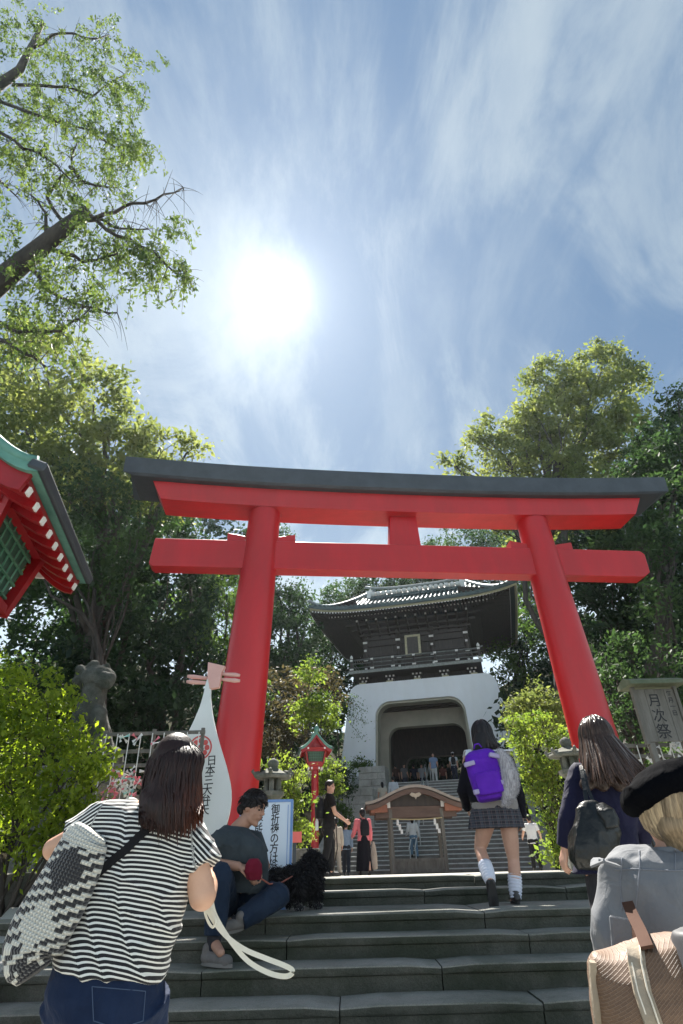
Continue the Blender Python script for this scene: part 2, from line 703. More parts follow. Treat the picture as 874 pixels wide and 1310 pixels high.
def limb(mb, a, b, ra, rb, seg=6, wob=.06, sag=0.0, n=7):
    a, b = Vector(a), Vector(b)
    L_ = (b - a).length
    pts, rs = [], []
    ph = random.random() * 9
    for i in range(seg + 1):
        t = i / seg
        q = a.lerp(b, t)
        w = math.sin(t * math.pi)
        q += Vector((math.sin(ph + t * 5), math.cos(ph * 1.3 + t * 4.3), math.sin(ph * .7 + t * 6))) * L_ * wob * w
        q.z += L_ * sag * w
        pts.append(q)
        rs.append(ra + (rb - ra) * t)
    mb.tube(pts, rs, n)
    return pts


def tree(name, label, blobs, base, leafm, r0=.22, density=1.0, clump=.6, leaf=.18, per=55, group=None, branch=True, cat='tree', fork=.35, twigs=2, barkm=None, **kw):
    """blobs given as (px, py, Y, radius in photograph pixels); base = (px, py, Y) or a point of the trunk foot"""
    wb = []
    for (px, py, Y, rp) in blobs:
        c = at(px, py, Y)
        wb.append((c, rp / ppm(c)))
    foot = Vector(base)
    root = thing(name, foot, label, cat, group)
    V, Rn, CC = clumpy([(np.array(c - foot), r) for c, r in wb], density, clump, leaf, per=per, **kw)
    me = leaf_mesh(V, Rn, 'crown', leafm)
    new_obj('crown', me, root)
    mb = MB(foot)
    top = sum((c for c, r in wb), Vector()) / len(wb)
    fk = foot.lerp(top, fork)
    fk.x = foot.x + (top.x - foot.x) * fork * .6
    fk.y = foot.y + (top.y - foot.y) * fork * .6
    trunk = limb(mb, foot - Vector((0, 0, .3)), fk, r0 * 1.15, r0 * .8, 7, .03, n=10)
    trunk += limb(mb, fk, foot.lerp(top, min(.95, fork + .45)), r0 * .8, r0 * .35, 6, .05, n=8)[1:]
    if branch:
        lb = MB(foot)
        for (c, r) in wb:
            p = limb(lb, trunk[random.randrange(5, len(trunk) - 2)], c, r0 * .42, r0 * .13, 7, .07, n=6)
            for k in range(twigs):
                d = Vector(rng.normal(size=3))
                d.normalize()
                d.z = abs(d.z) * .7
                limb(lb, p[random.choice((3, 4, 5))], c + d * r * .85, r0 * .13, r0 * .03, 5, .1, n=5)
        lb.build('limbs', barkm or M_bark, root, smooth=True)
    mb.build('trunk', barkm or M_bark, root, smooth=True)
    return root
# ================================================================== SETTING
Z_LOW, Z_EDGE, Z_FAR, Z_GATE = 0.60, 1.40, 1.04, 5.30


def zp(y):
    """height of the plaza, which drains gently away from the stair head"""
    return Z_EDGE + (Z_FAR - Z_EDGE) * min(1.0, max(0.0, (y - 7.4) / 20.0))


def sstep(a, b, x):
    t = min(1.0, max(0.0, (x - a) / (b - a)))
    return t * t * (3 - 2 * t)


def terrain_z(x, y):
    z = 0.5 * sstep(1.2, 2.4, y) + .55 * sstep(5.2, 7.4, y)
    z -= 0.12
    z += 4.1 * sstep(28.0, 37.5, y)
    z += 16 * sstep(48, 110, y) + 10 * sstep(100, 220, y)
    side = max(0.0, abs(x - 2.0) - 9.0)
    z += min(13.0, side * .42) * sstep(8, 16, y) * (1 - .5 * sstep(120, 300, y))
    if side > 0 and y > 6:
        z += .5 * mnoise.noise(Vector((x * .12, y * .12, 0)))
    return z


def make_ground():
    xs = [-200, -140] + [x for x in np.arange(-100, 101, 2.0)] + [140, 205]
    ys = [-38, -30, -15, -8, -4, 0] + [y for y in np.arange(1, 60, 1.0)] + [y for y in np.arange(62, 140, 4.0)] + [160, 190, 218]
    mb = MB()
    vs = [Vector((x, y, terrain_z(x, y))) for y in ys for x in xs]
    n = len(xs)
    fs = [(j * n + i, j * n + i + 1, (j + 1) * n + i + 1, (j + 1) * n + i) for j in range(len(ys) - 1) for i in range(n - 1)]
    mb.add(vs, fs)
    o = mb.build('ground', M_soil, smooth=True, kind='structure')
    return o


make_ground()

# --- lower landing paving
pv = MB()
pv.box((0.6, 3.6, Z_LOW - .12), (9.0, 2.76, .24))
pav_low = pv.build('lower_pavement', M_granite_l, kind='structure')
pv = MB()
pv.box((0.6, -6.0, -.08), (12.0, 14.6, .2))
pv.build('street_pavement', M_granite_l, kind='structure')

# --- near stairs: one row of granite blocks per step
STEP = [  # (front edge Y, back Y, top z)
    (1.10, 1.58, .15), (1.55, 1.93, .30), (1.90, 2.24, .45),
    (4.75, 5.15, .76), (5.12, 5.50, .91), (5.47, 5.81, 1.046), (5.78, 6.73, 1.175), (6.70, 7.08, 1.297), (7.05, 7.60, Z_EDGE)]
stairs = thing('stone_stairs', (0.6, 5.0, 0.0), None, None)
stairs['kind'] = 'structure'
BLK = {}


def step_block(x0, x1, y0, y1, z, h, name='stone_block', par=None, mat=None):
    """granite block with a slightly proud rounded nosing and worn edge"""
    g = .004
    x0 += g
    x1 -= g
    r = .010
    prof = [(y0 + .022, z - h), (y0 + .022, z - .062), (y0 + .004, z - .052), (y0, z - .040), (y0, z - r), (y0 + r * .3, z - r * .3), (y0 + r, z), (y1, z), (y1, z - h)]
    rings = []
    nx = max(2, int((x1 - x0) / .22))
    for i in range(nx + 1):
        t = i / nx
        x = x0 + (x1 - x0) * t
        e = .0
        if i in (0, nx):
            e = .008 + .010 * random.random()
        ring = []
        for (y, zz) in prof:
            wz = zz - (e if zz > z - .05 else 0) - .0015 * abs(mnoise.noise(Vector((x * 3.1, y * 2, z * 9)))) * (1 if zz > z - .07 else 0)
            wy = y + (e * .7 if y < y0 + .03 else 0) + .004 * mnoise.noise(Vector((x * 4.1, zz * 5, z * 3))) * (1 if y < y0 + .03 else 0)
            ring.append(Vector((x, wy, wz)))
        rings.append(ring)
    mb = MB(par.location)
    mb.loft(rings)
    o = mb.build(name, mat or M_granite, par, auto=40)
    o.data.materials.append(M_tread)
    for p_ in o.data.polygons:           # worn tread and nosing, painted paler as if catching the sky light
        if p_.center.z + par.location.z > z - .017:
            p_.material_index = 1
    return o


for si, (ya, yb, z) in enumerate(STEP):
    prev = z - (STEP[si - 1][2] if si not in (0, 3) else (0 if si == 0 else Z_LOW))
    h = prev + .03
    x = -3.6 + random.random() * .5 - .9
    while x < 5.0:
        w = 1.25 + .75 * random.random()
        x1 = min(x + w, 5.2)
        if 5.2 - x1 < .5:
            x1 = 5.2
        step_block(max(x, -3.6), x1, ya, yb, z + (random.random() - .5) * .003, h, par=stairs)
        x = x1
core = MB(stairs.location)
core.add([(-3.55, 5.1, .2), (5.1, 5.1, .2), (5.1, 7.7, .2), (-3.55, 7.7, .2), (-3.55, 5.1, .45), (5.1, 5.1, .45), (5.1, 7.7, 1.1), (-3.55, 7.7, 1.1)],
         [(3, 2, 1, 0), (4, 5, 6, 7), (0, 1, 5, 4), (1, 2, 6, 5), (2, 3, 7, 6), (3, 0, 4, 7)])
core.build('stair_core', M_granite, stairs)

# --- plaza
pz = MB()
yy_ = [7.604, 12, 17, 22, 27.4, 29.5]
pz.add([(x, y, zp(y) - dz) for y in yy_ for (x, dz) in ((-8.5, .3), (-8.5, .003), (11.5, .003), (11.5, .3))],
       [(i * 4 + k, i * 4 + (k + 1) % 4, i * 4 + 4 + (k + 1) % 4, i * 4 + 4 + k) for i in range(5) for k in range(4)] + [(3, 2, 1, 0), (20, 21, 22, 23)])
plaza = pz.build('plaza_pavement', M_granite_l, kind='structure')

# ------------------------------------------------------------------ gate (romon) frame
GY = R(-14.0)
G0 = Vector((4.50, 36.1, Z_GATE))
gx = Vector((math.cos(GY), math.sin(GY), 0))
gy = Vector((-math.sin(GY), math.cos(GY), 0))


def gp(x, y, z):
    return G0 + gx * x + gy * y + Vector((0, 0, z))


up_st = thing('upper_stone_stairs', gp(0, -.6, -(Z_GATE - Z_FAR)), None, None, rz=GY)
up_st['kind'] = 'structure'
NST = 25
M_nose = pbr('sunlit_edge_granite', (.46, .45, .42), (.58, .57, .53), 4, .7, .3, 40, speck=.15)  # sunlight on the far treads and nosings, put into a paler stone colour
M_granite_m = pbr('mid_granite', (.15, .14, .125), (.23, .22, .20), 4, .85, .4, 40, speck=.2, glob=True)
RISE = (Z_GATE - Z_FAR) / NST
TR = .335
HZ = Z_GATE - Z_FAR
for k in range(NST):
    zt = RISE * (k + 1)
    y0 = -(NST - 1 - k) * TR - TR
    x = -3.5
    while x < 5.2:
        x1 = min(x + 2.0 + .9 * random.random(), 5.2)
        if 5.2 - x1 < .8:
            x1 = 5.2
        mb = MB()
        g = .006
        mb.prism([(y0 + .02, zt - RISE - .03), (y0 + .02, zt - .05), (y0, zt - .045), (y0 + .004, zt - .024), (y0 + .030, zt), (y0 + TR + .03, zt), (y0 + TR + .03, zt - RISE - .03)],
                 x + g, x1 - g, lambda u, v, w: Vector((w, u, v)))
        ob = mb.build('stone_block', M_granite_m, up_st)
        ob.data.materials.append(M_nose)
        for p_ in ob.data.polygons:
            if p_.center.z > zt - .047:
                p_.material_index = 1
        x = x1
mb = MB()
mb.add([(-3.45, -TR * NST + .3, -.5), (5.15, -TR * NST + .3, -.5), (5.15, 1.2, -.5), (-3.45, 1.2, -.5),
        (-3.45, -TR * NST + .3, -.02), (5.15, -TR * NST + .3, -.02), (5.15, 1.2, HZ - .25), (-3.45, 1.2, HZ - .25)],
       [(3, 2, 1, 0), (4, 5, 6, 7), (0, 1, 5, 4), (1, 2, 6, 5), (2, 3, 7, 6), (3, 0, 4, 7)])
mb.build('stair_core', M_granite, up_st)
# terrace of the gate
mb = MB(gp(0, 0, -.2))
tv = [gp(x, y, z) for z in (-1.5, -.004) for (x, y) in ((-4.2, -.62), (5.9, -.62), (5.9, 18), (-4.2, 18))]
mb.add(tv, [(3, 2, 1, 0), (4, 5, 6, 7), (0, 1, 5, 4), (1, 2, 6, 5), (2, 3, 7, 6), (3, 0, 4, 7)])
o = mb.build('gate_terrace', M_granite_l, kind='structure')
o.location = gp(0, 0, -.2)


# sloping side walls of the upper stairs
def side_wall(name, x, label, w=.55):
    L_ = TR * NST
    t = thing(name, gp(x, -.6, -HZ), label, 'stone wall', rz=GY)
    n = 5
    for i in range(n):
        a, b = i / n, (i + 1) / n
        ya, yb = -L_ * (1 - a) - .25, -L_ * (1 - b) - .25 - .012
        za, zb = HZ * a, HZ * b
        m1 = MB()
        m1.prism([(ya, -.3), (ya, za + .30), (yb, zb + .30), (yb, -.3)], -w / 2 + .04, w / 2 - .04, lambda u, v, q: Vector((q, u, v)))
        m1.build('wall_stone', M_granite_l, t, bevel=.012)
        m2 = MB()
        m2.prism([(ya, za + .304), (ya, za + .45), (yb, zb + .45), (yb, zb + .304)], -w / 2, w / 2, lambda u, v, q: Vector((q, u, v)))
        m2.build('coping_stone', M_granite_l, t, bevel=.012)
    return t


side_wall('stair_side_wall', -3.85, 'sloping pale granite wall along the left edge of the far stairs')
side_wall('stair_side_wall', 5.55, 'sloping pale granite wall along the right edge of the far stairs')

# steel handrail in the middle of the far stairs
rail = thing('stair_handrail', gp(.25, -.6, -HZ), 'pale metal handrail running up the middle of the far stairs', 'handrail', rz=GY)
M_steel = pbr('brushed_steel', (.62, .62, .60), (.52, .52, .50), 20, .35, metal=.6)
mb = MB()
L_ = TR * NST
mb.tube([(-.12, -L_ - .1, .85), (-.12, -.3, HZ + .85)], .03, 8)
mb.build('top_rail', M_steel, rail, smooth=True)
mb = MB()
mb.tube([(.12, -L_ - .1, .85), (.12, -.3, HZ + .85)], .03, 8)
mb.build('top_rail', M_steel, rail, smooth=True)
for k in range(6):
    t = k / 5
    for sx in (-.12, .12):
        mb = MB()
        mb.tube([(sx, -L_ * (1 - t) * .97 - .1, HZ * t * .97 + .02), (sx, -L_ * (1 - t) * .97 - .1, HZ * t * .97 + .86)], .026, 8)
        mb.build('post', M_steel, rail, smooth=True)

# ------------------------------------------------------------------ TORII
TY = math.atan(.1107)
T0 = Vector((1.36, 10.98, zp(10.98)))
torii = thing('torii_gate', T0, 'huge vermilion torii gate with a black-capped top beam above the stone stairs', 'torii gate', rz=TY)


def pillar(sx):
    mb = MB()
    n = 40
    rings = []
    for (z, r) in ((0, .445), (.9, .44), (2.0, .425), (3.4, .405), (4.8, .38), (6.2, .35), (6.80, .34)):
        cx = sx * (3.42 - .050 * z)
        rings.append([Vector((cx + r * math.cos(2 * math.pi * k / n), r * math.sin(2 * math.pi * k / n), z)) for k in range(n)])
    mb.loft(rings)
    p = mb.build('pillar', M_red, torii, auto=50)
    # black base ring and stone footing
    mb = MB()
    mb.lathe([(.50, .16), (.50, .62), (.485, .66), (.44, .665)], (sx * 3.40, 0, 0), 40)
    mb.build('base_band', M_black, p, auto=40)
    mb = MB()
    mb.lathe([(.74, 0), (.74, .10), (.70, .16), (.52, .17)], (sx * 3.42, 0, 0), 40)
    mb.build('footing', M_granite_l, p, auto=40)
    return p


pillar(-1)
pillar(1)
# tie beam (nuki)
mb = MB()
mb.prism([(-5.28, 5.39), (-5.36, 5.45), (-5.32, 6.04), (5.40, 6.04), (5.49, 5.96), (5.47, 5.51), (5.30, 5.39)], -.17, .17, lambda u, v, w: Vector((u, w, v)))
mb.build('tie_beam', M_red, torii, bevel=.012)
for sx in (-1, 1):
    for side in (-1, 1):
        mb = MB()
        x0 = sx * 3.12 + side * .340
        x1 = sx * 3.12 + side * .72
        mb.prism([(x0, 6.042), (x1, 6.042), (x1, 6.24), (x0, 6.17)], -.12, .12, lambda u, v, w: Vector((u, w, v)))
        mb.build('wedge', M_red, torii, bevel=.006)
# centre strut (gakuzuka)
mb = MB()
mb.prism([(-.35, 6.042), (.35, 6.042), (.31, 6.78), (-.29, 6.78)], -.13, .13, lambda u, v, w: Vector((u, w, v)))
mb.build('centre_strut', M_red, torii, bevel=.01)


# top beams with a gentle upward sweep
def sweep(u, k=.20):
    return k * (abs(u) / 6.3) ** 2.6


def curved_beam(name, mat, prof_fn, us, par):
    rings = [prof_fn(u) for u in us]
    mb = MB()
    mb.loft(rings)
    return mb.build(name, mat, par, auto=30)


us = [-5.40 + 10.98 * i / 36 for i in range(37)]


def red_prof(u):
    e = sweep(u)
    d = .34
    sl = 0.0
    return [Vector((u + sl, -d, 6.78 + e)), Vector((u * 1.0, d, 6.78 + e)), Vector((u, d + .03, 7.21 + e)), Vector((u, -d - .03, 7.21 + e))]


def red_prof2(i):
    u = us[i]
    r = red_prof(u)
    if i in (0, 36):
        s = -1 if i == 0 else 1
        for q in r[:2]:
            q.x -= s * .10
        r[2].x += s * .12
        r[3].x += s * .12
    return r


mb = MB()
mb.loft([red_prof2(i) for i in range(37)])
mb.build('top_beam', M_red, torii, auto=30)
us2 = [-5.97 + 12.15 * i / 36 for i in range(37)]


def cap_prof(i):
    u = us2[i]
    e = sweep(u)
    d = .56
    r = [Vector((u, -d + .05, 7.214 + e)), Vector((u, d - .05, 7.214 + e)), Vector((u, d, 7.26 + e)), Vector((u, d + .03, 7.64 + e)), Vector((u, .05, 7.83 + e)), Vector((u, -.05, 7.83 + e)), Vector((u, -d - .03, 7.64 + e)), Vector((u, -d, 7.26 + e))]
    if i in (0, 36):
        s = -1 if i == 0 else 1
        for q in r[2:]:
            q.x += s * .16
    return r


mb = MB()
mb.loft([cap_prof(i) for i in range(37)])
mb.build('beam_cap', M_black, torii, auto=30)

# ------------------------------------------------------------------ SHRINE GATE
gate = thing('shrine_gate', G0, 'two-storey shrine gate with white plaster base and dark tiled roof above the far stairs', 'shrine gate', rz=GY)


def rr_outline(w0, w1, h, r, n=8, z0=0.0):
    """arch opening: width w0 at the floor, w1 at the top, height h, corner radius r (left bottom, up, round, down)"""
    pts = [(-w0 / 2, z0)]
    for i in range(n + 1):
        a = math.pi - (math.pi / 2) * i / n
        pts.append((-w1 / 2 + r + r * math.cos(a), h - r + r * math.sin(a)))
    for i in range(n + 1):
        a = math.pi / 2 - (math.pi / 2) * i / n
        pts.append((w1 / 2 - r + r * math.cos(a), h - r + r * math.sin(a)))
    pts.append((w0 / 2, z0))
    return pts


def arch_wall(name, mat, y0, y1, outer, inner, par, kind=None):
    """a thick wall with an opening: ring between two outlines with the same point count"""
    mb = MB()
    n = len(outer)
    vs = []
    for y in (y0, y1):
        for (u, v) in outer:
            vs.append((u, y, v))
        for (u, v) in inner:
            vs.append((u, y, v))
    fs = []
    for i in range(n - 1):
        fs.append((i, i + 1, n + i + 1, n + i))
        a = 2 * n
        fs.append((a + i, a + n + i, a + n + i + 1, a + i + 1))
        fs.append((i, a + i, a + i + 1, i + 1))
        fs.append((n + i, n + i + 1, a + n + i + 1, a + n + i))
    for i in (0, n - 1):
        fs.append((i, n + i, 3 * n + i, 2 * n + i))
    mb.add(vs, fs)
    return mb.build(name, mat, par, auto=35)


H1 = 5.98
outer = [(u + .22, v) for (u, v) in rr_outline(11.0, 9.35, H1, .75)]
inner = rr_outline(6.0, 5.6, 4.76, .95, z0=0)
arch_wall('front_wall', M_white, 0, 1.1, outer, inner, gate)
# outer skin sides and roof of the base
mb = MB()
n = len(outer)
for (y0, y1) in ((1.102, 8.9),):
    vs = [(u * .985, y, v * .995) for y in (y0, y1) for (u, v) in outer]
    fs = [(i, i + n, i + 1 + n, i + 1) for i in range(n - 1)]
    mb.add(vs, fs)
mb.build('side_wall', M_white, gate, smooth=True)
# cream lining of the opening edge and the second arch further in
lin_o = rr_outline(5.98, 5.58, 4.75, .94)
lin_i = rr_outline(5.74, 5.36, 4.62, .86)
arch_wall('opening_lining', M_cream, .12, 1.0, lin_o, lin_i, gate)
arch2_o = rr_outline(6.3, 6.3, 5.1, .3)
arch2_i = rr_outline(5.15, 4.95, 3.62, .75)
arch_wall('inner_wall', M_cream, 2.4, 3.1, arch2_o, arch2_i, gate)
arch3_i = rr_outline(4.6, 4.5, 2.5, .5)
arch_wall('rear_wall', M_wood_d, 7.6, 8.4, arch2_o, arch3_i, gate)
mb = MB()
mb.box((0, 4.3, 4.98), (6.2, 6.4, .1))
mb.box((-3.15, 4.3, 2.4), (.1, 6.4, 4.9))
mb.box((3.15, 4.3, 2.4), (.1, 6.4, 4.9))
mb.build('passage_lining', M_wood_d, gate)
for yy in (1.5, 2.3, 4.4, 5.2, 6.0, 6.8):
    mb = MB()
    mb.box((0, yy, 4.72), (5.8, .22, .24))
    mb.build('ceiling_beam', M_wood_d, gate)

# upper storey
SX, SY0, SY1 = 3.55, 1.0, 7.6
ZB, ZW = H1 + .42, 9.75
mb = MB()
mb.box((0, (SY0 + SY1) / 2, (H1 + ZW) / 2 + .2), (SX * 2, SY1 - SY0, ZW - H1 + .8))
mb.build('upper_wall', M_wood_d, gate)
# plinth pads on the plaster
for i in range(5):
    mb = MB()
    mb.box((-3.6 + 1.8 * i, .55, H1 + .08), (.42, .5, .16))
    mb.build('bracket_pad', M_gold, gate)
# lower bracket clusters
for i in range(5):
    for lv in range(3):
        mb = MB()
        x = -3.5 + 1.75 * i
        mb.box((x, .8 - .17 * lv, H1 + .10 + .17 * lv), (.22 + .22 * lv, .34, .10))
        b = mb.build('bracket', M_wood_d, gate)
        for q in range(lv + 1):
            mb = MB()
            mb.box((x + (q - lv / 2) * .24, .8 - .17 * lv - .19, H1 + .10 + .17 * lv), (.11, .05, .11))
            mb.build('bracket_tip', M_tip, b)
# balcony
mb = MB()
mb.box((0, .95, ZB + .22), (8.3, 2.9, .14))
mb.build('balcony_floor', M_wood_d, gate)
mb = MB()
mb.box((0, -.55, ZB + .22), (8.5, .10, .18))
mb.build('balcony_edge', pbr('aged_pale_wood', (.20, .21, .19), (.30, .31, .29), 8, .7), gate)
M_rail = pbr('rail_wood', (.10, .105, .10), (.17, .175, .165), 8, .6)
for zz, w in ((.52, .06), (.78, .06), (1.02, .10)):
    for sx in (0,):
        mb = MB()
        ex = .25 if zz > 1 else 0
        pts = [(-4.15 - ex, -.48, ZB + zz + (.12 if ex else 0)), (-4.0, -.48, ZB + zz), (4.0, -.48, ZB + zz), (4.15 + ex, -.48, ZB + zz + (.12 if ex else 0))]
        mb.tube(pts, w * .6, 8)
        mb.build('rail', M_rail, gate)
for sx in (-1, 1):
    for zz in (.52, .78, 1.02):
        mb = MB()
        mb.tube([(sx * 4.1, -.48, ZB + zz), (sx * 4.1, 2.3, ZB + zz)], .035, 6)
        mb.build('rail', M_rail, gate)
for i in range(7):
    x = -4.1 + 8.2 * i / 6
    mb = MB()
    mb.box((x, -.48, ZB + .68), (.13, .13, .86))
    p = mb.build('rail_post', M_wood_d, gate)
    mb = MB()
    mb.box((x, -.555, ZB + .42), (.24, .03, .10))
    mb.box((x, -.555, ZB + 1.0), (.17, .03, .12))
    if i in (0, 6):
        mb.lathe([(.05, 0), (.10, .06), (.10, .14), (.03, .26)], (x, -.48, ZB + 1.10), 10)
    mb.build('post_fitting', M_tip, p)
# columns, lintels, name board
for i in range(4):
    x = -3.4 + 6.8 * i / 3
    mb = MB()
    mb.tube([(x, SY0 - .05, ZB + .3), (x, SY0 - .05, ZW + .3)], .17, 14)
    c = mb.build('column', M_wood_d, gate, smooth=True)
    for k, zz in enumerate((.75, 1.35, 2.0, 2.55)):
        mb = MB()
        mb.box((x, SY0 - .25, ZB + zz), (.30 if k % 2 else .16, .06, .13))
        mb.build('column_fitting', M_tip, c)
for zz in (1.0, 1.65, 2.35, 2.8):
    mb = MB()
    mb.box((0, SY0 - .08, ZB + zz), (7.2, .16, .16))
    mb.build('lintel', M_wood_d, gate)
for k in range(9):
    mb = MB()
    mb.box((-3.2 + .8 * k, SY0 - .04, ZB + 1.32), (.06, .06, 1.9))
    mb.build('wall_batten', M_wood_d, gate)
mb = MB()
mb.box((-.1, SY0 - .55, ZB + 1.95), (1.05, .12, 1.5), Euler((R(-8), 0, 0)))
nb = mb.build('name_board', M_gold, gate, bevel=.02)
mb = MB()
mb.box((-.1, SY0 - .625, ZB + 1.94), (.74, .04, 1.18), Euler((R(-8), 0, 0)))
mb.build('board_panel', pbr('board_dark', (.06, .055, .05), (.09, .08, .07), 8), nb)

# roof -------------------------------------------------------------
RA, RB, RL = 6.65, 6.15, 3.3           # half width, half depth, half ridge
RCY = 4.0
RX = .25                                # the roof stands a little to the right of the passage
ZE, ZR = 10.62, 14.05                  # eave and ridge above the gate floor


def roof_z(x, y):
    tx = max(0.0, (abs(x) - RL) / (RA - RL))
    ty = abs(y) / RB
    t = min(1.0, max(tx, ty))
    z = ZE + (ZR - ZE) * (1 - t) ** 1.35
    cx, cy = min(1.0, abs(x) / RA), min(1.0, abs(y) / RB)
    return z + .42 * (cx ** 5) * (cy ** 4.0) - .12 * (1 - cx ** 2) * cy


rf = MB()
nx, ny = 56, 40
vs, fs = [], []
for j in range(ny + 1):
    for i in range(nx + 1):
        x = -RA + 2 * RA * i / nx
        y = -RB + 2 * RB * j / ny
        vs.append((x, RCY + y, roof_z(x, y)))
w = nx + 1
for j in range(ny):
    for i in range(nx):
        fs.append((j * w + i, j * w + i + 1, (j + 1) * w + i + 1, (j + 1) * w + i))
nv = len(vs)
vs += [(q[0], q[1], q[2] - .22) for q in vs]
fs += [(f[3] + nv, f[2] + nv, f[1] + nv, f[0] + nv) for f in list(fs)]
edge = [i for i in range(w)] + [j * w + nx for j in range(1, ny + 1)] + [ny * w + i for i in range(nx - 1, -1, -1)] + [j * w for j in range(ny - 1, 0, -1)]
for k in range(len(edge)):
    a, b = edge[k], edge[(k + 1) % len(edge)]
    fs.append((a, a + nv, b + nv, b))
rf.add(vs, fs)
roof = rf.build('roof', M_tile, gate, auto=40)
roof.location.x = RX
roof.scale.x = 1.025
# round cover tiles running down the front and the sides
tl = MB()
for i in range(45):
    x = -RA + .15 + (2 * RA - .3) * i / 44
    pts = []
    y = -RB
    while y < 0.01:
        tx = max(0.0, (abs(x) - RL) / (RA - RL))
        if abs(y) / RB < tx:
            break
        pts.append((x, RCY + y, roof_z(x, y) + .03))
        y += .62
    if len(pts) > 1:
        tl.tube(pts, .075, 6)
o = tl.build('tile_ridge', M_tile, roof, smooth=True, kind='stuff')
# white plastered crest with scalloped tile ends
mb = MB()
zt = roof_z(0, -2.1)
cy = RCY - 2.1
for i in range(17):
    x = -3.0 + 6.0 * i / 16
    c = MB()
    c.tube([(x, cy - .28, zt + .34), (x, cy + .25, zt + .52)], .175, 10)
    c.build('ridge_tile', M_tip, roof, smooth=True)
mb.box((0, cy, zt + .10), (6.4, .36, .22))
mb.build('crest', M_tile, roof)
for sx in (-1, 1):
    mb = MB()
    mb.prism([(0, 0), (.42, 0), (.36, .3), (.46, .62), (.26, .55), (.10, .78), (.02, .4)], -.12, .12, lambda u, v, q: Vector((sx * (3.1 + u), cy + q, zt + .12 + v)))
    mb.build('ridge_ornament', M_tip, roof)
# main ridge and the two swept hip ridges
M_ridge = pbr('ridge_grey', (.20, .23, .23), (.30, .33, .33), 5, .5)
mb = MB()
mb.tube([(x, RCY, ZR + .15 + .35 * (abs(x) / 4.0) ** 3) for x in [-4.0 + 8.0 * i / 16 for i in range(17)]], .11, 8)
mb.build('main_ridge', M_ridge, roof, smooth=True)
for sx in (-1, 1):
    for sy in (-1, 1):
        pts = []
        for i in range(12):
            t = i / 11
            x = sx * (RL + (RA - RL) * t)
            y = sy * RB * t
            pts.append((x, RCY + y, roof_z(x, y) + .16 + .12 * t ** 3))
        mb = MB()
        mb.tube(pts, .12, 8)
        mb.build('hip_ridge', M_ridge, roof, smooth=True)
# eave board
mb = MB()
ring = []
for k in edge[::2] + [edge[0]]:
    q = vs[k]
    ring.append(Vector((q[0] * .985, RCY + (q[1] - RCY) * .985, q[2] - .30)))
mb.tube(ring, .085, 4)
mb.build('eave_board', M_gold, roof)
# rafters with white tips: two tiers
for tier, (ins, dz, sp) in enumerate(((.10, .40, .20), (1.15, .62, .23))):
    mb = MB()
    tips = MB()
    xs_ = np.arange(-RA + .25 + ins, RA - .2 - ins, sp)
    for x in xs_:
        for s in (-1, 1):
            y0 = s * (RB - ins)
            z0 = roof_z(x, y0) - dz
            y1 = s * 2.9
            z1 = min(roof_z(x, y0), ZE + .5) - dz + .55
            mb.beam((x, RCY + y0, z0), (x, RCY + y1, z1), .085, .10)
            tips.box((x, RCY + y0 + s * .012, z0), (.085, .02, .10))
    ys_ = np.arange(-RB + .25 + ins, RB - .2 - ins, sp)
    for y in ys_:
        for s in (-1, 1):
            x0 = s * (RA - ins)
            z0 = roof_z(x0, y) - dz
            mb.beam((x0, RCY + y, z0), (s * 3.4, RCY + y, min(roof_z(x0, y), ZE + .5) - dz + .55), .085, .10)
            tips.box((x0 + s * .012, RCY + y, z0), (.02, .085, .10))
    mb.build('rafters', M_wood_d, gate, kind='stuff')
    tips.build('rafter_tips', M_tip, gate, kind='stuff')
# bracket band under the eaves
for lv in range(3):
    mb = MB()
    e = .25 + .38 * lv
    mb.box((0, (SY0 + SY1) / 2, ZW - .25 + .26 * lv), (SX * 2 + e * 2, SY1 - SY0 + e * 2, .14))
    mb.build('bracket_tier', M_wood_d, gate)
for i in range(12):
    x = -3.7 + 7.4 * i / 11
    mb = MB()
    mb.beam((x, SY0 + .1, ZW - .35), (x, SY0 - 1.25, ZW + .42), .14, .18)
    mb.build('bracket', M_wood_d, gate)
    mb = MB()
    mb.box((x, SY0 - 1.27, ZW + .43), (.12, .04, .14))
    mb.build('bracket_tip', M_tip, gate)

# ------------------------------------------------------------------ stone piers left of the far stairs
def stone_pier(label, px, py_top, Y, w, d, mat=M_granite_l, base_z=None, rz=GY, cat='stone wall', course=.34):
    top = at(px, py_top, Y)
    bz = base_z if base_z is not None else zp(Y)
    t = thing('stone_wall', (top.x, top.y, bz), label, cat, rz=rz)
    h = top.z - bz
    n = max(1, round(h / course))
    for i in range(n):
        z0, z1 = h * i / n, h * (i + 1) / n
        cuts = [-w / 2] + sorted([-w / 2 + w * (k + (.5 if i % 2 else 0) + .12 * (random.random() - .5)) / max(1, round(w / .9)) for k in range(1, max(1, round(w / .9)))]) + [w / 2]
        for a, b in zip(cuts[:-1], cuts[1:]):
            if b - a < .05:
                continue
            mb = MB()
            mb.box(((a + b) / 2, random.random() * .02, (z0 + z1) / 2), (b - a - .012, d, z1 - z0 - .012))
            mb.build('stone_block', mat, t, bevel=.012)
    return t


stone_pier('tall pier of grey stone courses left of the gate opening with a shrub on top', 478, 982, 34.5, 1.5, 1.2, base_z=3.0)
stone_pier('lower stone wall in front of the tall pier left of the far stairs', 452, 1010, 32.0, 2.2, .9, base_z=1.8)

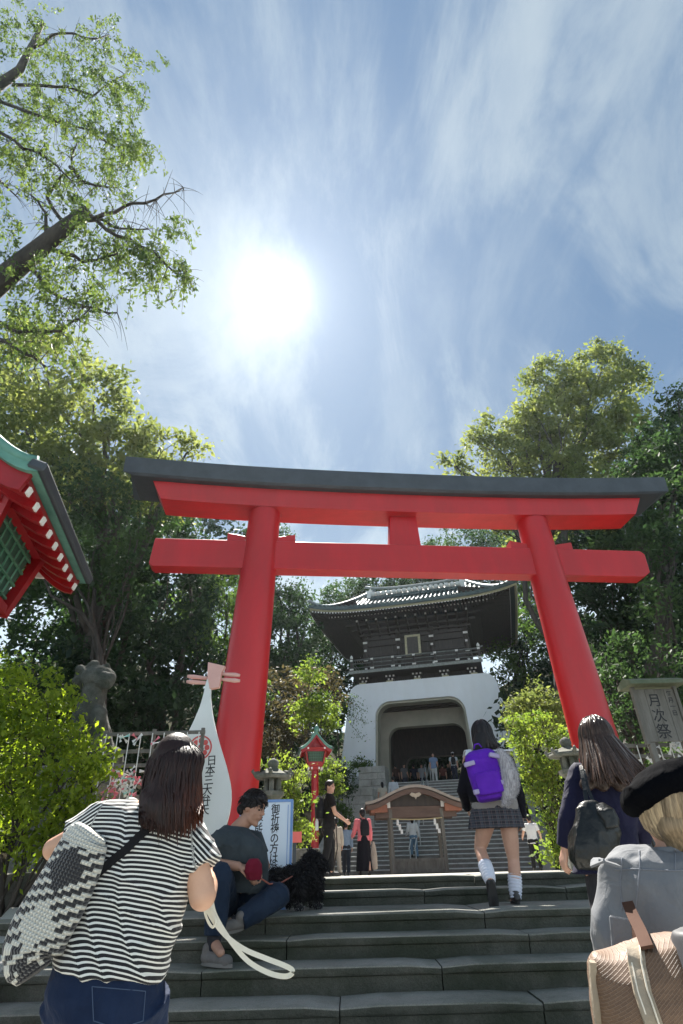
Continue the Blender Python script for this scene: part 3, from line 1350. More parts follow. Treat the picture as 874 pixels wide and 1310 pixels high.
# planter walls beside the near stairs
stone_pier('dark stone retaining wall under the bright bush on the left', 20, 1116, 6.9, 4.2, .5, mat=M_stone_d, base_z=.35, rz=0, course=.30)
stone_pier('dark stone planter wall behind the signboard on the left side', 282, 1088, 10.2, 3.1, .45, mat=M_stone_d, base_z=1.1, rz=0, course=.28)
stone_pier('low stone planter wall on the right behind the two women', 890, 1090, 9.0, 3.6, .45, mat=M_stone_d, base_z=1.1, rz=0, course=.28)

# sloping granite coping at the far left foot of the steps
cp = thing('stair_coping', (-3.1, 5.4, .66), 'sloping pale granite coping beside the knitted bag on the left', 'stone coping')
mb = MB(cp.location)
a, b = at(-60, 1290, 4.9), at(34, 1172, 6.5)
mb.beam(a, b, .34, .16)
mb.build('coping_stone', M_granite_l, cp, bevel=.02)
mb = MB(cp.location)
a2, b2 = a - Vector((0, -.05, .33)), b - Vector((0, 0, .33))
mb.beam(a2, b2, .26, .49)
mb.build('wall_stone', M_granite, cp, bevel=.01)
# ================================================================== TREES
def foot_at(px, Y):
    p = at(px, 1090, Y)
    return Vector((p.x, p.y, terrain_z(p.x, p.y) - .05))


G_WOOD = 'trees of the shrine wood'
tree('broadleaf_tree', 'tall airy light green tree behind the left end of the torii beam with visible limbs',
     [(60, 470, 17, 60), (120, 515, 17, 50), (30, 545, 16, 60), (205, 572, 18, 34), (240, 578, 18, 20), (150, 590, 17, 55), (85, 610, 16.5, 50), (10, 610, 16, 60), (200, 630, 18, 40)],
     foot_at(90, 18), LEAF_PALE, .30, 1.05, .55, .21, 52, G_WOOD, fork=.55, twigs=3)
tree('broadleaf_tree', 'dark bushy tree rising behind the red lantern roof on the left',
     [(60, 690, 19, 75), (130, 700, 20, 70), (190, 690, 21, 55), (110, 770, 19, 80), (40, 840, 19, 50)],
     foot_at(100, 20), LEAF_DARK, .35, .75, .6, .20, 60, G_WOOD)
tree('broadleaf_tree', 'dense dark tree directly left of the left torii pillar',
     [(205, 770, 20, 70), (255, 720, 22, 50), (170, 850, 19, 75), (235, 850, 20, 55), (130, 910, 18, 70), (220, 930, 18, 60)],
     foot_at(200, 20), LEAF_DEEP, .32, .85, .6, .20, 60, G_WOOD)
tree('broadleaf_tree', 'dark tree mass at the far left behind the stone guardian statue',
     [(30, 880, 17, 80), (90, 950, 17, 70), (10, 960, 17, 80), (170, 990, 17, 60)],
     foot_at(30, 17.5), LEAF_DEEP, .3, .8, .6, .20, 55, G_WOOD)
tree('broadleaf_tree', 'sunlit yellow green tree between the dark tree and the left torii pillar',
     [(282, 755, 24, 36), (272, 800, 24, 40), (240, 790, 23, 30), (285, 850, 24, 40), (300, 900, 24, 40)],
     foot_at(285, 24), LEAF_MID, .2, .9, .45, .17, 60, G_WOOD)
tree('broadleaf_tree', 'dark leafy tree between the left torii pillar and the gate roof',
     [(350, 750, 38, 36), (375, 775, 38, 26), (365, 820, 36, 40), (400, 840, 40, 30), (330, 830, 36, 40), (350, 690, 42, 24), (390, 800, 40, 26)],
     foot_at(365, 37), LEAF_DARK, .3, 1.0, .7, .24, 60, G_WOOD)
tree('broadleaf_tree', 'greyish brown leaved tree right of the left torii pillar',
     [(360, 880, 26, 32), (375, 920, 24, 34), (345, 930, 24, 36), (410, 880, 28, 26)],
     foot_at(368, 26), leaf_mat('brown_leaf', (.045, .045, .025), (.11, .10, .06), .35, (1.8, 1.6, 1.1)), .2, .8, .5, .17, 55, G_WOOD)
tree('broadleaf_tree', 'small bright yellow green tree above the little red lantern',
     [(398, 858, 23, 16), (408, 905, 22, 22), (385, 915, 22, 20), (420, 920, 22, 14)],
     foot_at(400, 22.5), LEAF_LIME, .10, 1.0, .35, .13, 60, G_WOOD)
tree('broadleaf_tree', 'dark round crowned tree behind the left side of the gate roof',
     [(440, 770, 55, 34), (480, 750, 56, 34), (420, 800, 54, 34), (520, 740, 56, 36), (430, 850, 52, 40)],
     foot_at(450, 57), LEAF_DARK, .4, 1.1, .9, .30, 60, G_WOOD)
tree('broadleaf_tree', 'dark tree seen between the torii beams above the middle of the gate roof',
     [(560, 715, 55, 30), (600, 700, 56, 34), (545, 745, 55, 34), (640, 715, 54, 40), (590, 750, 54, 40)],
     foot_at(590, 57), LEAF_DARK, .4, 1.1, .9, .30, 60, G_WOOD)
tree('broadleaf_tree', 'mid green tree behind the right side of the gate roof',
     [(670, 740, 46, 36), (690, 790, 42, 36), (660, 720, 48, 30), (670, 830, 42, 40), (650, 870, 44, 30)],
     foot_at(675, 46), LEAF_MID, .35, .9, .8, .26, 50, G_WOOD)
tree('broadleaf_tree', 'tall pale green tree rising above the right end of the torii beam with visible limbs',
     [(582, 596, 27, 18), (622, 560, 27, 26), (650, 585, 27, 32), (672, 545, 27, 30), (700, 490, 27, 34), (702, 540, 27, 40), (735, 500, 27, 30), (770, 470, 27, 32), (803, 485, 27, 28), (775, 520, 27, 44),
      (745, 570, 27, 44), (800, 560, 26, 40), (700, 610, 27, 50), (640, 640, 27, 40), (760, 640, 26, 50), (690, 670, 28, 40)],
     foot_at(735, 27), LEAF_PALE, .42, .95, .55, .24, 52, G_WOOD, fork=.55, twigs=3)
tree('broadleaf_tree', 'dark tree filling the right edge beside the torii beam with a yellow green top',
     [(868, 515, 19, 26), (848, 570, 19, 40), (872, 600, 18, 50), (820, 625, 19, 40), (800, 690, 19, 50)],
     foot_at(850, 19), LEAF_DARK, .35, 1.1, .5, .18, 60, G_WOOD)
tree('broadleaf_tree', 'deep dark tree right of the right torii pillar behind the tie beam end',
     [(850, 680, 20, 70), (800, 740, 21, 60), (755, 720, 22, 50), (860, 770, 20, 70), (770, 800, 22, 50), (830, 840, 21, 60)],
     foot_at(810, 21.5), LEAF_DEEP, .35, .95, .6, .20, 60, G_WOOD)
tree('broadleaf_tree', 'mid green tree with lit clumps above the wooden monthly festival sign',
     [(790, 870, 15, 34), (835, 850, 15, 40), (868, 880, 14.5, 36), (800, 915, 14.5, 34), (845, 930, 14.5, 40), (775, 835, 16, 28)],
     foot_at(820, 15.5), LEAF_DARK, .18, .8, .42, .13, 60, G_WOOD)
tree('broadleaf_tree', 'dark tree between the gate and the right torii pillar',
     [(700, 870, 44, 50), (715, 830, 44, 46), (672, 900, 46, 34), (720, 900, 40, 40)],
     foot_at(705, 44), LEAF_DEEP, .3, .9, .7, .22, 60, G_WOOD)
for i, (px, Y, s) in enumerate(((-60, 26, 1.0), (250, 34, 1.0), (760, 34, 1.05), (940, 26, 1.1))):
    pass

tree('broadleaf_tree', 'mid green leafy tree in front of the forked trunk at the left of the torii',
     [(85, 650, 15.8, 52), (140, 640, 16, 46), (50, 700, 15.8, 50), (120, 705, 15.8, 56), (180, 655, 16.2, 40), (165, 740, 16, 46)],
     foot_at(120, 16), LEAF_DARK, .16, .75, .5, .15, 52, G_WOOD)
tree('broadleaf_tree', 'mid green leafy tree in front of the trunk at the right edge above the sign',
     [(858, 650, 16.8, 46), (866, 720, 16.5, 46), (830, 700, 17, 34), (850, 780, 16.5, 44)],
     foot_at(862, 17), LEAF_DARK, .16, .75, .5, .15, 52, G_WOOD)

# background wood on the hill: reads as one dark mass between the trunks
bl = []
for (px, py, Y, rp) in [(20, 730, 30, 60), (80, 800, 28, 70), (180, 790, 30, 60), (250, 870, 28, 70), (140, 900, 26, 70), (340, 900, 34, 50), (60, 950, 24, 80), (240, 970, 26, 60), (380, 860, 48, 40), (400, 960, 40, 40),
                        (300, 720, 36, 36), (700, 760, 50, 40), (780, 690, 34, 60), (860, 720, 32, 70), (820, 800, 30, 70), (760, 850, 32, 60), (700, 930, 30, 60), (860, 880, 26, 70), (780, 940, 26, 60), (640, 800, 58, 50),
                        (480, 800, 60, 50), (560, 790, 60, 50), (300, 1000, 28, 60), (180, 1040, 24, 60), (420, 1030, 40, 40), (500, 985, 54, 40), (540, 975, 54, 40), (590, 975, 54, 40), (530, 1000, 53, 30), (500, 960, 55, 40), (550, 955, 55, 40), (515, 985, 56, 50), (565, 985, 56, 50), (640, 970, 50, 40), (760, 1030, 26, 60), (850, 1000, 22, 60),
                        (60, 640, 34, 70), (150, 660, 34, 60), (20, 560, 34, 60), (220, 680, 34, 50), (830, 640, 36, 50), (870, 600, 36, 50), (110, 730, 34, 60), (200, 740, 34, 60), (30, 690, 33, 60),
                        (270, 650, 38, 36), (380, 880, 44, 44), (330, 780, 46, 40), (670, 700, 60, 40), (740, 680, 50, 50), (420, 900, 50, 40), (440, 820, 62, 50)]:
    c = at(px, py, Y)
    bl.append((np.array(c), rp / ppm(c)))
V, Rn, CC = clumpy(bl, .85, 1.0, .42, per=50)
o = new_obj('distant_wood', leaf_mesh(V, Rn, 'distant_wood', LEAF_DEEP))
tag(o, 'dark wooded hillside behind the shrine gate and the torii', 'woods', kind='stuff')


# ------------------------------------------------------------------ bushes
def bush(label, blobs, leafm, leaf=.05, clump=.16, per=40, density=1.0, name='bush', base_z=None, **kw):
    wb = [(at(px, py, Y), rp) for (px, py, Y, rp) in blobs]
    wb = [(c, rp / ppm(c)) for c, rp in wb]
    low = min(wb, key=lambda q: q[0].z)
    ctr = sum((c for c, r in wb), Vector()) / len(wb)
    bz = base_z if base_z is not None else terrain_z(ctr.x, ctr.y)
    foot = Vector((ctr.x, ctr.y, bz))
    root = thing(name, foot, label, 'bush')
    V, Rn, CC = clumpy([(np.array(c - foot), r) for c, r in wb], density, clump, leaf, per=per, shell=.35, **kw)
    new_obj('foliage', leaf_mesh(V, Rn, 'foliage', leafm), root)
    mb = MB(foot)
    for (c, r) in wb:
        limb(mb, foot + Vector((random.uniform(-.1, .1), random.uniform(-.1, .1), -.05)), c, .022, .008, 6, .08, n=5)
        for k in range(4):
            d = Vector(rng.normal(size=3)).normalized()
            limb(mb, c - Vector((0, 0, r * .4)), c + d * r * .9, .010, .003, 4, .1, n=4)
    mb.build('stems', M_bark, root, smooth=True)
    return root


LEAF_BUSH = leaf_mat('bush_leaf', (0.075, 0.120, 0.018), (0.23, 0.28, 0.040), .5, (2.1, 2.2, .8))
bush('large bright yellow green bush at the left edge above the stone retaining wall',
     [(30, 890, 6.6, 55), (70, 930, 6.5, 50), (15, 970, 6.4, 70), (80, 990, 6.4, 55), (40, 1050, 6.5, 60), (95, 1045, 6.5, 45), (110, 960, 6.7, 26), (-30, 900, 6.6, 60), (-30, 1000, 6.6, 70), (120, 1000, 6.7, 26)],
     LEAF_BUSH, .058, .17, 34, 1.15, base_z=1.15, ratio=.55)
bush('rounded green bush left of the red lantern post', [(362, 985, 12.5, 20), (376, 992, 12.5, 16), (365, 1025, 12.3, 24), (382, 1026, 12.3, 15), (372, 1062, 12.3, 22), (350, 1040, 12.5, 20), (388, 1060, 12.4, 16)],
     LEAF_LIME, .075, .22, 44, 1.1, base_z=1.10)
bush('small bright shrub right of the red lantern post', [(422, 985, 19, 15), (415, 1005, 19, 16), (428, 1010, 19, 12)], LEAF_LIME, .09, .25, 40, 1.2, base_z=1.10)
bush('dark green rounded shrub beside the stone pier left of the gate', [(441, 992, 29, 14), (436, 1008, 29, 14), (446, 1008, 29, 12)], LEAF_DARK, .10, .3, 50, 1.3, base_z=2.0)
bush('small clipped shrub on top of the stone pier left of the gate', [(461, 977, 34.4, 9), (453, 980, 34.4, 6), (470, 981, 34.4, 6)], LEAF_MID, .10, .25, 40, 1.4, base_z=at(460, 984, 34.4).z)
bush('dark oval shrub in front of the lower wall by the far stairs', [(440, 1035, 27, 10), (441, 1052, 27, 10)], LEAF_MID, .09, .25, 50, 1.4, base_z=1.10)
bush('tall yellow green shrub left of the right torii pillar behind the stone lantern',
     [(672, 935, 14, 24), (700, 940, 14, 26), (680, 975, 13.8, 30), (705, 990, 13.6, 26), (694, 1012, 13.6, 24), (706, 1048, 13.6, 20), (722, 1030, 13.6, 20), (712, 1085, 13.6, 20), (726, 1085, 13.4, 20)],
     LEAF_LIME, .085, .24, 44, 1.1, base_z=1.10)
bush('round grey green shrub above the tall yellow green shrub at the gate corner', [(690, 905, 17, 30), (668, 915, 17, 22), (712, 915, 17, 22)], LEAF_PALE, .11, .28, 50, 1.2, base_z=1.10)
bush('green bush at the right edge beside the wooden monthly festival sign', [(865, 960, 10.5, 24), (800, 1000, 10.4, 26), (840, 1010, 10.4, 30), (870, 1020, 10.4, 30)], LEAF_MID, .07, .2, 40, 1.1, base_z=1.10)


# ------------------------------------------------------------------ near overhanging tree, top left
def near_tree():
    foot = Vector((-9.0, 9.5, terrain_z(-9.0, 9.5)))
    root = thing('overhanging_tree', foot, 'near tree with thick bare limb and drooping leaf sprays in the top left corner', 'tree')
    Y = 7.4
    lb = MB(foot)
    b0 = at(-60, 410, Y)
    b1 = at(30, 335, Y)
    b2 = at(85, 290, Y)
    b3 = at(110, 268, Y)
    tr = [foot - Vector((0, 0, .3)), foot + Vector((.5, -.3, 4)), foot + Vector((1.3, -.9, 7)), at(-140, 470, 8.0), b0, b1, b2, b3]
    lb.tube(tr, [.5, .46, .40, .33, .26, .21, .17, .10], 14)
    lb.tube([tr[3], at(-100, 250, 7.8), at(-30, 130, 7.6), at(25, 90, 7.4), at(55, 30, 7.4)], [.26, .22, .18, .12, .06], 12)
    # main secondary branches in pixels, start from the limbs
    sec = [((100, 285), [(130, 280), (155, 292), (190, 293)]), ((85, 292), [(60, 250), (92, 215), (100, 180)]), ((60, 310), [(58, 270), (40, 250)]), ((70, 320), [(110, 335), (150, 325)]), ((40, 340), [(60, 370), (110, 395), (150, 400)]),
           ((-20, 400), [(20, 424), (80, 420), (115, 395)]), ((-20, 420), [(30, 450), (60, 470)]), ((20, 110), [(70, 110), (120, 120), (160, 95)]), ((0, 130), [(50, 150), (110, 165), (150, 190)]), ((40, 60), [(80, 40), (120, 50), (140, 45)]),
           ((-10, 160), [(30, 190), (60, 200), (90, 230)]), ((-60, 200), [(-10, 220), (20, 250)]), ((120, 280), [(160, 265), (200, 255), (235, 240)]), ((115, 272), [(150, 300), (195, 320), (225, 350)]), ((90, 215), [(110, 235), (150, 240)])]
    tips = []
    for (a, pts) in sec:
        P_ = [at(a[0], a[1], Y)]
        for q in pts:
            P_.append(at(q[0], q[1], Y + random.uniform(-.5, .5)))
        # smooth
        S = []
        for i in range(len(P_) - 1):
            for t in (0, .33, .66):
                S.append(P_[i].lerp(P_[i + 1], t) + Vector(rng.normal(size=3)) * .03)
        S.append(P_[-1])
        n = len(S)
        lb.tube(S, [.050 * (1 - .75 * i / n) for i in range(n)], 7)
        tips += [S[k] for k in range(2, n)]
    lb.build('limbs', M_bark, root, smooth=True)
    # drooping twigs: (px, py, count, spread px)
    tw = MB(foot)
    cen, tone, sizes = [], [], []
    clusters = [(60, 60, 26, 45), (110, 90, 30, 45), (150, 120, 26, 40), (40, 130, 30, 55), (90, 160, 34, 50), (150, 180, 24, 36), (175, 195, 12, 22), (20, 200, 26, 40), (70, 220, 20, 45), (15, 30, 26, 45), (170, 80, 9, 30), (130, 45, 8, 30),
                (110, 320, 16, 40), (160, 310, 15, 35), (200, 330, 15, 26), (235, 350, 8, 12), (60, 350, 14, 40), (20, 300, 5, 40), (110, 365, 13, 45), (40, 390, 14, 40), (170, 350, 10, 30), (100, 265, 10, 14), (210, 290, 7, 18), (60, 430, 12, 50), (-20, 120, 26, 50), (-20, 250, 18, 40), (140, 225, 10, 34)]
    for (px, py, cnt, sp) in clusters:
        for k in range(int(cnt * 1.8)):
            q = at(px + rng.normal() * sp * .5, py + rng.normal() * sp * .45, Y + rng.normal() * .5)
            hd = Vector((rng.normal() + .5, rng.normal() * .8, rng.normal() * .2)).normalized()
            L_ = .35 + .45 * random.random()
            tn = random.random()
            pts = []
            for i in range(6):
                t = i / 5
                pts.append(q + hd * L_ * (t - .35 * t * t) + Vector((0, 0, -L_ * 1.05 * t * t)))
            tw.tube(pts, [.0055, .005, .0045, .004, .003, .002], 4, cap=False)
            for i in range(30):
                t = random.random()
                j = min(4, int(t * 5))
                b = pts[j].lerp(pts[j + 1], t * 5 - j)
                cen.append(b + Vector(rng.normal(size=3)) * .05 - Vector((0, 0, .03)))
                tone.append(min(1, max(0, tn * .7 + random.random() * .4)))
                sizes.append(.075 + .06 * random.random())
    # twigs also along the branches
    for q in tips:
        for k in range(5):
            hd = Vector(rng.normal(size=3)).normalized()
            L_ = .3 + .5 * random.random()
            pts = [q + hd * L_ * t + Vector((0, 0, -L_ * .5 * t * t)) for t in (0, .25, .5, .75, 1)]
            tw.tube(pts, [.009, .007, .005, .004, .002], 4, cap=False)
    tw.build('twigs', M_bark, root)
    V = leaf_arrays(np.array([tuple(c - foot) for c in cen]), np.array(sizes), .42, .45, .2)
    new_obj('crown', leaf_mesh(V, np.array(tone), 'crown', leaf_mat('near_leaf', (0.034, 0.062, 0.034), (0.115, 0.15, 0.05), .45, (2.0, 2.1, 1.0))), root)


near_tree()


# sapling hanging before the white plaster
def sapling():
    foot = foot_at(428, 30)
    root = thing('sapling', foot, 'slender sapling with drooping leaves in front of the left edge of the white plaster', 'young tree')
    mb = MB(foot)
    cen = []
    top = at(432, 890, 30)
    limb(mb, foot, top, .06, .02, 8, .02)
    for (px, py) in ((455, 893), (465, 908), (470, 925), (450, 905), (440, 900), (462, 945), (448, 915)):
        p = limb(mb, top - Vector((0, 0, random.random())), at(px, py, 30), .018, .005, 6, .05, .08, n=4)
        for q in p[2:]:
            for k in range(20):
                cen.append(np.array(q - foot) + rng.normal(size=3) * np.array([.22, .22, .12]))
    mb.build('trunk', M_bark, root, smooth=True)
    V = leaf_arrays(np.array(cen), .12, .4, .4)
    new_obj('crown', leaf_mesh(V, rng.random(len(cen)), 'crown', LEAF_MID), root)


sapling()
# ================================================================== OBJECTS
# ------------------------------------------------------------------ red roofed lanterns
def red_lantern(label, loc, s, rz, post_top, group=None):
    """local frame: head centre at the origin height post_top; body tapers downwards, gabled copper roof with ridge along y"""
    t = thing('red_lantern', loc, label, 'lantern', group, rz=rz)
    zt = post_top
    mb = MB()
    n = 8
    mb.lathe([(.17 * s, 0), (.17 * s, .06 * s), (.14 * s, .10 * s), (.13 * s, zt - .02)], (0, 0, 0), 8, rot0=R(22.5))
    mb.build('post', M_red2, t, auto=30)
    mb = MB()
    mb.lathe([(.24 * s, -.02), (.24 * s, .22 * s), (.20 * s, .26 * s)], (0, 0, 0), 8, rot0=R(22.5))
    mb.build('post_base', M_black, t, auto=30)
    # bracket under the head with white tips
    mb = MB()
    mb.box((0, 0, zt + .04 * s), (.30 * s, .30 * s, .10 * s), taper=(1.35, 1.35))
    br = mb.build('head_bracket', M_red2, t, bevel=.006 * s)
    for k in range(4):
        a = k * math.pi / 2
        for q in (-.13, .13):
            mb = MB()
            c = Vector((.235 * s, q * s, zt + .03 * s))
            c.rotate(Euler((0, 0, a)))
            mb.box(c, (.05 * s, .055 * s, .07 * s), Euler((0, 0, a)))
            mb.build('bracket_tip', M_tip, br)
    mb = MB()
    mb.box((0, 0, zt + .14 * s), (.50 * s, .50 * s, .10 * s), taper=(1.1, 1.1))
    mb.build('head_sill', M_red2, t, bevel=.006 * s)
    # body: corner posts, top frame, lattice windows
    w0, w1, h0, h1 = .27 * s, .36 * s, zt + .19 * s, zt + .62 * s
    for (sx, sy) in ((1, 1), (1, -1), (-1, 1), (-1, -1)):
        mb = MB()
        mb.beam((sx * w0, sy * w0, h0), (sx * w1, sy * w1, h1), .055 * s, .055 * s, up=(1, 0, 0))
        mb.build('corner_post', M_red2, t)
    for k in range(4):
        rot = Euler((0, 0, k * math.pi / 2))

        def tp(u, v, off=0.0):
            f = (v - h0) / (h1 - h0)
            w = w0 + (w1 - w0) * f
            q = Vector((w + off, u * w, v))
            q.rotate(rot)
            return q
        mb = MB()
        mb.add([tp(-.8, h0 + .03 * s, -.02 * s), tp(.8, h0 + .03 * s, -.02 * s), tp(.8, h1 - .03 * s, -.02 * s), tp(-.8, h1 - .03 * s, -.02 * s)], [(0, 1, 2, 3)])
        mb.v += [q * 1.0 for q in [tp(-.8, h0 + .03 * s, -.045 * s), tp(.8, h0 + .03 * s, -.045 * s), tp(.8, h1 - .03 * s, -.045 * s), tp(-.8, h1 - .03 * s, -.045 * s)]]
        mb.f += [[7, 6, 5, 4], [0, 4, 5, 1], [1, 5, 6, 2], [2, 6, 7, 3], [3, 7, 4, 0]]
        wn = mb.build('window_panel', pbr('lantern_pane', (.03, .075, .05), (.045, .10, .07), 6, .35), t)
        mb = MB()
        for i in range(1, 6):
            u = -.8 + 1.6 * i / 6
            mb.beam(tp(u, h0 + .03 * s, -.008 * s), tp(u, h1 - .03 * s, -.008 * s), .008 * s, .010 * s)
        for i in range(1, 5):
            v = h0 + (h1 - h0) * i / 5
            mb.beam(tp(-.8, v, -.0065 * s), tp(.8, v, -.0065 * s), .012 * s, .012 * s)
        mb.build('lattice', pbr('lattice_green', (.05, .15, .09), (.08, .19, .12), 8, .5), wn, kind='stuff')
        for v in (h0 + .02 * s, h1 - .02 * s):
            mb = MB()
            mb.beam(tp(-.85, v, .004), tp(.85, v, .004), .05 * s, .05 * s)
            mb.build('frame_rail', M_red2, t)
    # eaves: red soffit with rafters, copper roof
    we = .56 * s
    wl = .66 * s
    mb = MB()
    mb.box((0, 0, h1 + .03 * s), (.78 * s, .78 * s, .08 * s), taper=(1.2, 1.2))
    mb.build('head_plate', M_red2, t, bevel=.005 * s)
    zr = h1 + .50 * s
    ze = h1 - .03 * s

    def rz_(x):
        f = abs(x) / we
        return ze + (zr - ze) * (1 - f) ** 1.45 + .03 * s * f ** 4
    M = 24
    # soffit boards
    for sx in (-1, 1):
        mb = MB()
        rings = []
        for i in range(M // 2 + 1):
            x = sx * we * .97 * i / (M / 2)
            z = rz_(x) - .045 * s
            rings.append([Vector((x, -wl * .93, z)), Vector((x, wl * .93, z)), Vector((x, wl * .93, z - .035 * s)), Vector((x, -wl * .93, z - .035 * s))])
        mb.loft(rings)
        mb.build('soffit', M_red2, t, auto=30)
        for k in range(9):
            y = -wl * .86 + 2 * wl * .86 * k / 8
            mb = MB()
            pts = [(sx * we * f, y, rz_(we * f) - .10 * s) for f in (.50, .62, .74, .86, .955)]
            for a, b in zip(pts[:-1], pts[1:]):
                mb.beam(a, b, .034 * s, .038 * s)
            rf_ = mb.build('rafter', M_red2, t)
            mb = MB()
            a, b = Vector(pts[-2]), Vector(pts[-1])
            d = (b - a).normalized()
            mb.beam(b, b + d * .012 * s, .036 * s, .040 * s)
            mb.build('rafter_tip', M_tip, rf_)
    # gable boards and gable wall
    for sy in (-1, 1):
        mb = MB()
        up = [(x, rz_(x) - .02 * s) for x in [we * (-.99 + 1.98 * i / M) for i in range(M + 1)]]
        dn = [(x * .93, z - .11 * s) for (x, z) in reversed(up)]
        mb.prism(up + dn, sy * wl * .955, sy * wl * .915, lambda u, v, w: Vector((u, w, v)))
        mb.build('barge_board', M_red2, t)
        mb = MB()
        tri = [(x * .62, rz_(x * .62) - .09 * s) for x in [we * (-1 + 2 * i / 10) for i in range(11)]]
        tri += [(we * .62, ze - .03 * s), (-we * .62, ze - .03 * s)]
        mb.prism(tri, sy * wl * .60, sy * wl * .56, lambda u, v, w: Vector((u, w, v)))
        mb.build('gable_wall', M_red2, t)
        for sx in (-1, 1):
            mb = MB()
            x = sx * we * .52
            mb.box((x, sy * (wl * .955 + .012), rz_(x) - .15 * s), (.055 * s, .02 * s, .055 * s))
            mb.build('beam_tip', M_tip, t)
    # roof shell
    mb = MB()
    rings = []
    for i in range(M + 1):
        x = we * 1.04 * (-1 + 2 * i / M)
        z = rz_(min(we, abs(x)) * (1 if x > 0 else -1)) + .0
        rings.append([Vector((x, -wl, z - .035 * s)), Vector((x, -wl, z + .03 * s)), Vector((x, wl, z + .03 * s)), Vector((x, wl, z - .035 * s))])
    mb.loft(rings)
    rf_ = mb.build('roof', M_copper, t, auto=35)
    for sy in (-1, 1):
        mb = MB()
        mb.tube([(x, sy * wl * .97, rz_(x) + .035 * s) for x in [we * (-1 + 2 * i / M) for i in range(M + 1)]], .032 * s, 6)
        mb.build('roof_edge_roll', M_copper, rf_, smooth=True)
    for sx in (-1, 1):
        mb = MB()
        mb.box((sx * we * 1.03, 0, ze + .03 * s), (.085 * s, wl * 2.04, .055 * s), Euler((0, sx * R(18), 0)))
        mb.build('eave_fascia', M_black, t, bevel=.01 * s)
        for k in range(7):
            mb = MB()
            y = -wl * .75 + wl * 1.5 * k / 6
            mb.tube([(sx * x, y, rz_(x) + .028 * s) for x in [we * i / 8 for i in range(1, 9)]], .014 * s, 5)
            mb.build('roof_seam', M_copper, rf_, smooth=True)
    mb = MB()
    mb.box((0, 0, zr + .055 * s), (.12 * s, wl * 2.06, .11 * s))
    mb.build('ridge', M_copper, rf_, bevel=.02 * s)
    for sy in (-1, 1):
        mb = MB()
        mb.lathe([(.09 * s, -.05 * s), (.10 * s, .02 * s), (.06 * s, .10 * s), (.02 * s, .16 * s)], (0, sy * wl * .98, zr + .12 * s), 10)
        mb.build('ridge_cap', M_copper, rf_, smooth=True)
    return t


# the small one stands by the plaza, the big one by the foot of the stairs
pl = at(403, 1010, 17.5)
red_lantern('small red lantern with green copper roof on a red post among the bushes', (pl.x, pl.y, zp(17.5)), .80, R(8),
            at(400, 985, 17.5).z - zp(17.5))
# big lantern: head beside the striped woman's bush, upper left
c_near = at(40, 606, 2.55)
c_far = at(104, 752, 4.05)
ex = (c_far - c_near)
ang = math.atan2(-ex.x, ex.y)
S_BIG = math.hypot(ex.x, ex.y) / 1.32
ax = Vector((math.cos(ang), math.sin(ang), 0))
ctr = (c_near + c_far) / 2 - ax * .56 * S_BIG * 1.0
eave_z = (c_near.z + c_far.z) / 2
red_lantern('large red lantern head with green lattice windows and white tipped rafters at the left edge', (ctr.x, ctr.y, terrain_z(ctr.x, ctr.y)), S_BIG, ang,
            eave_z - terrain_z(ctr.x, ctr.y) - (.62 - .06) * S_BIG)


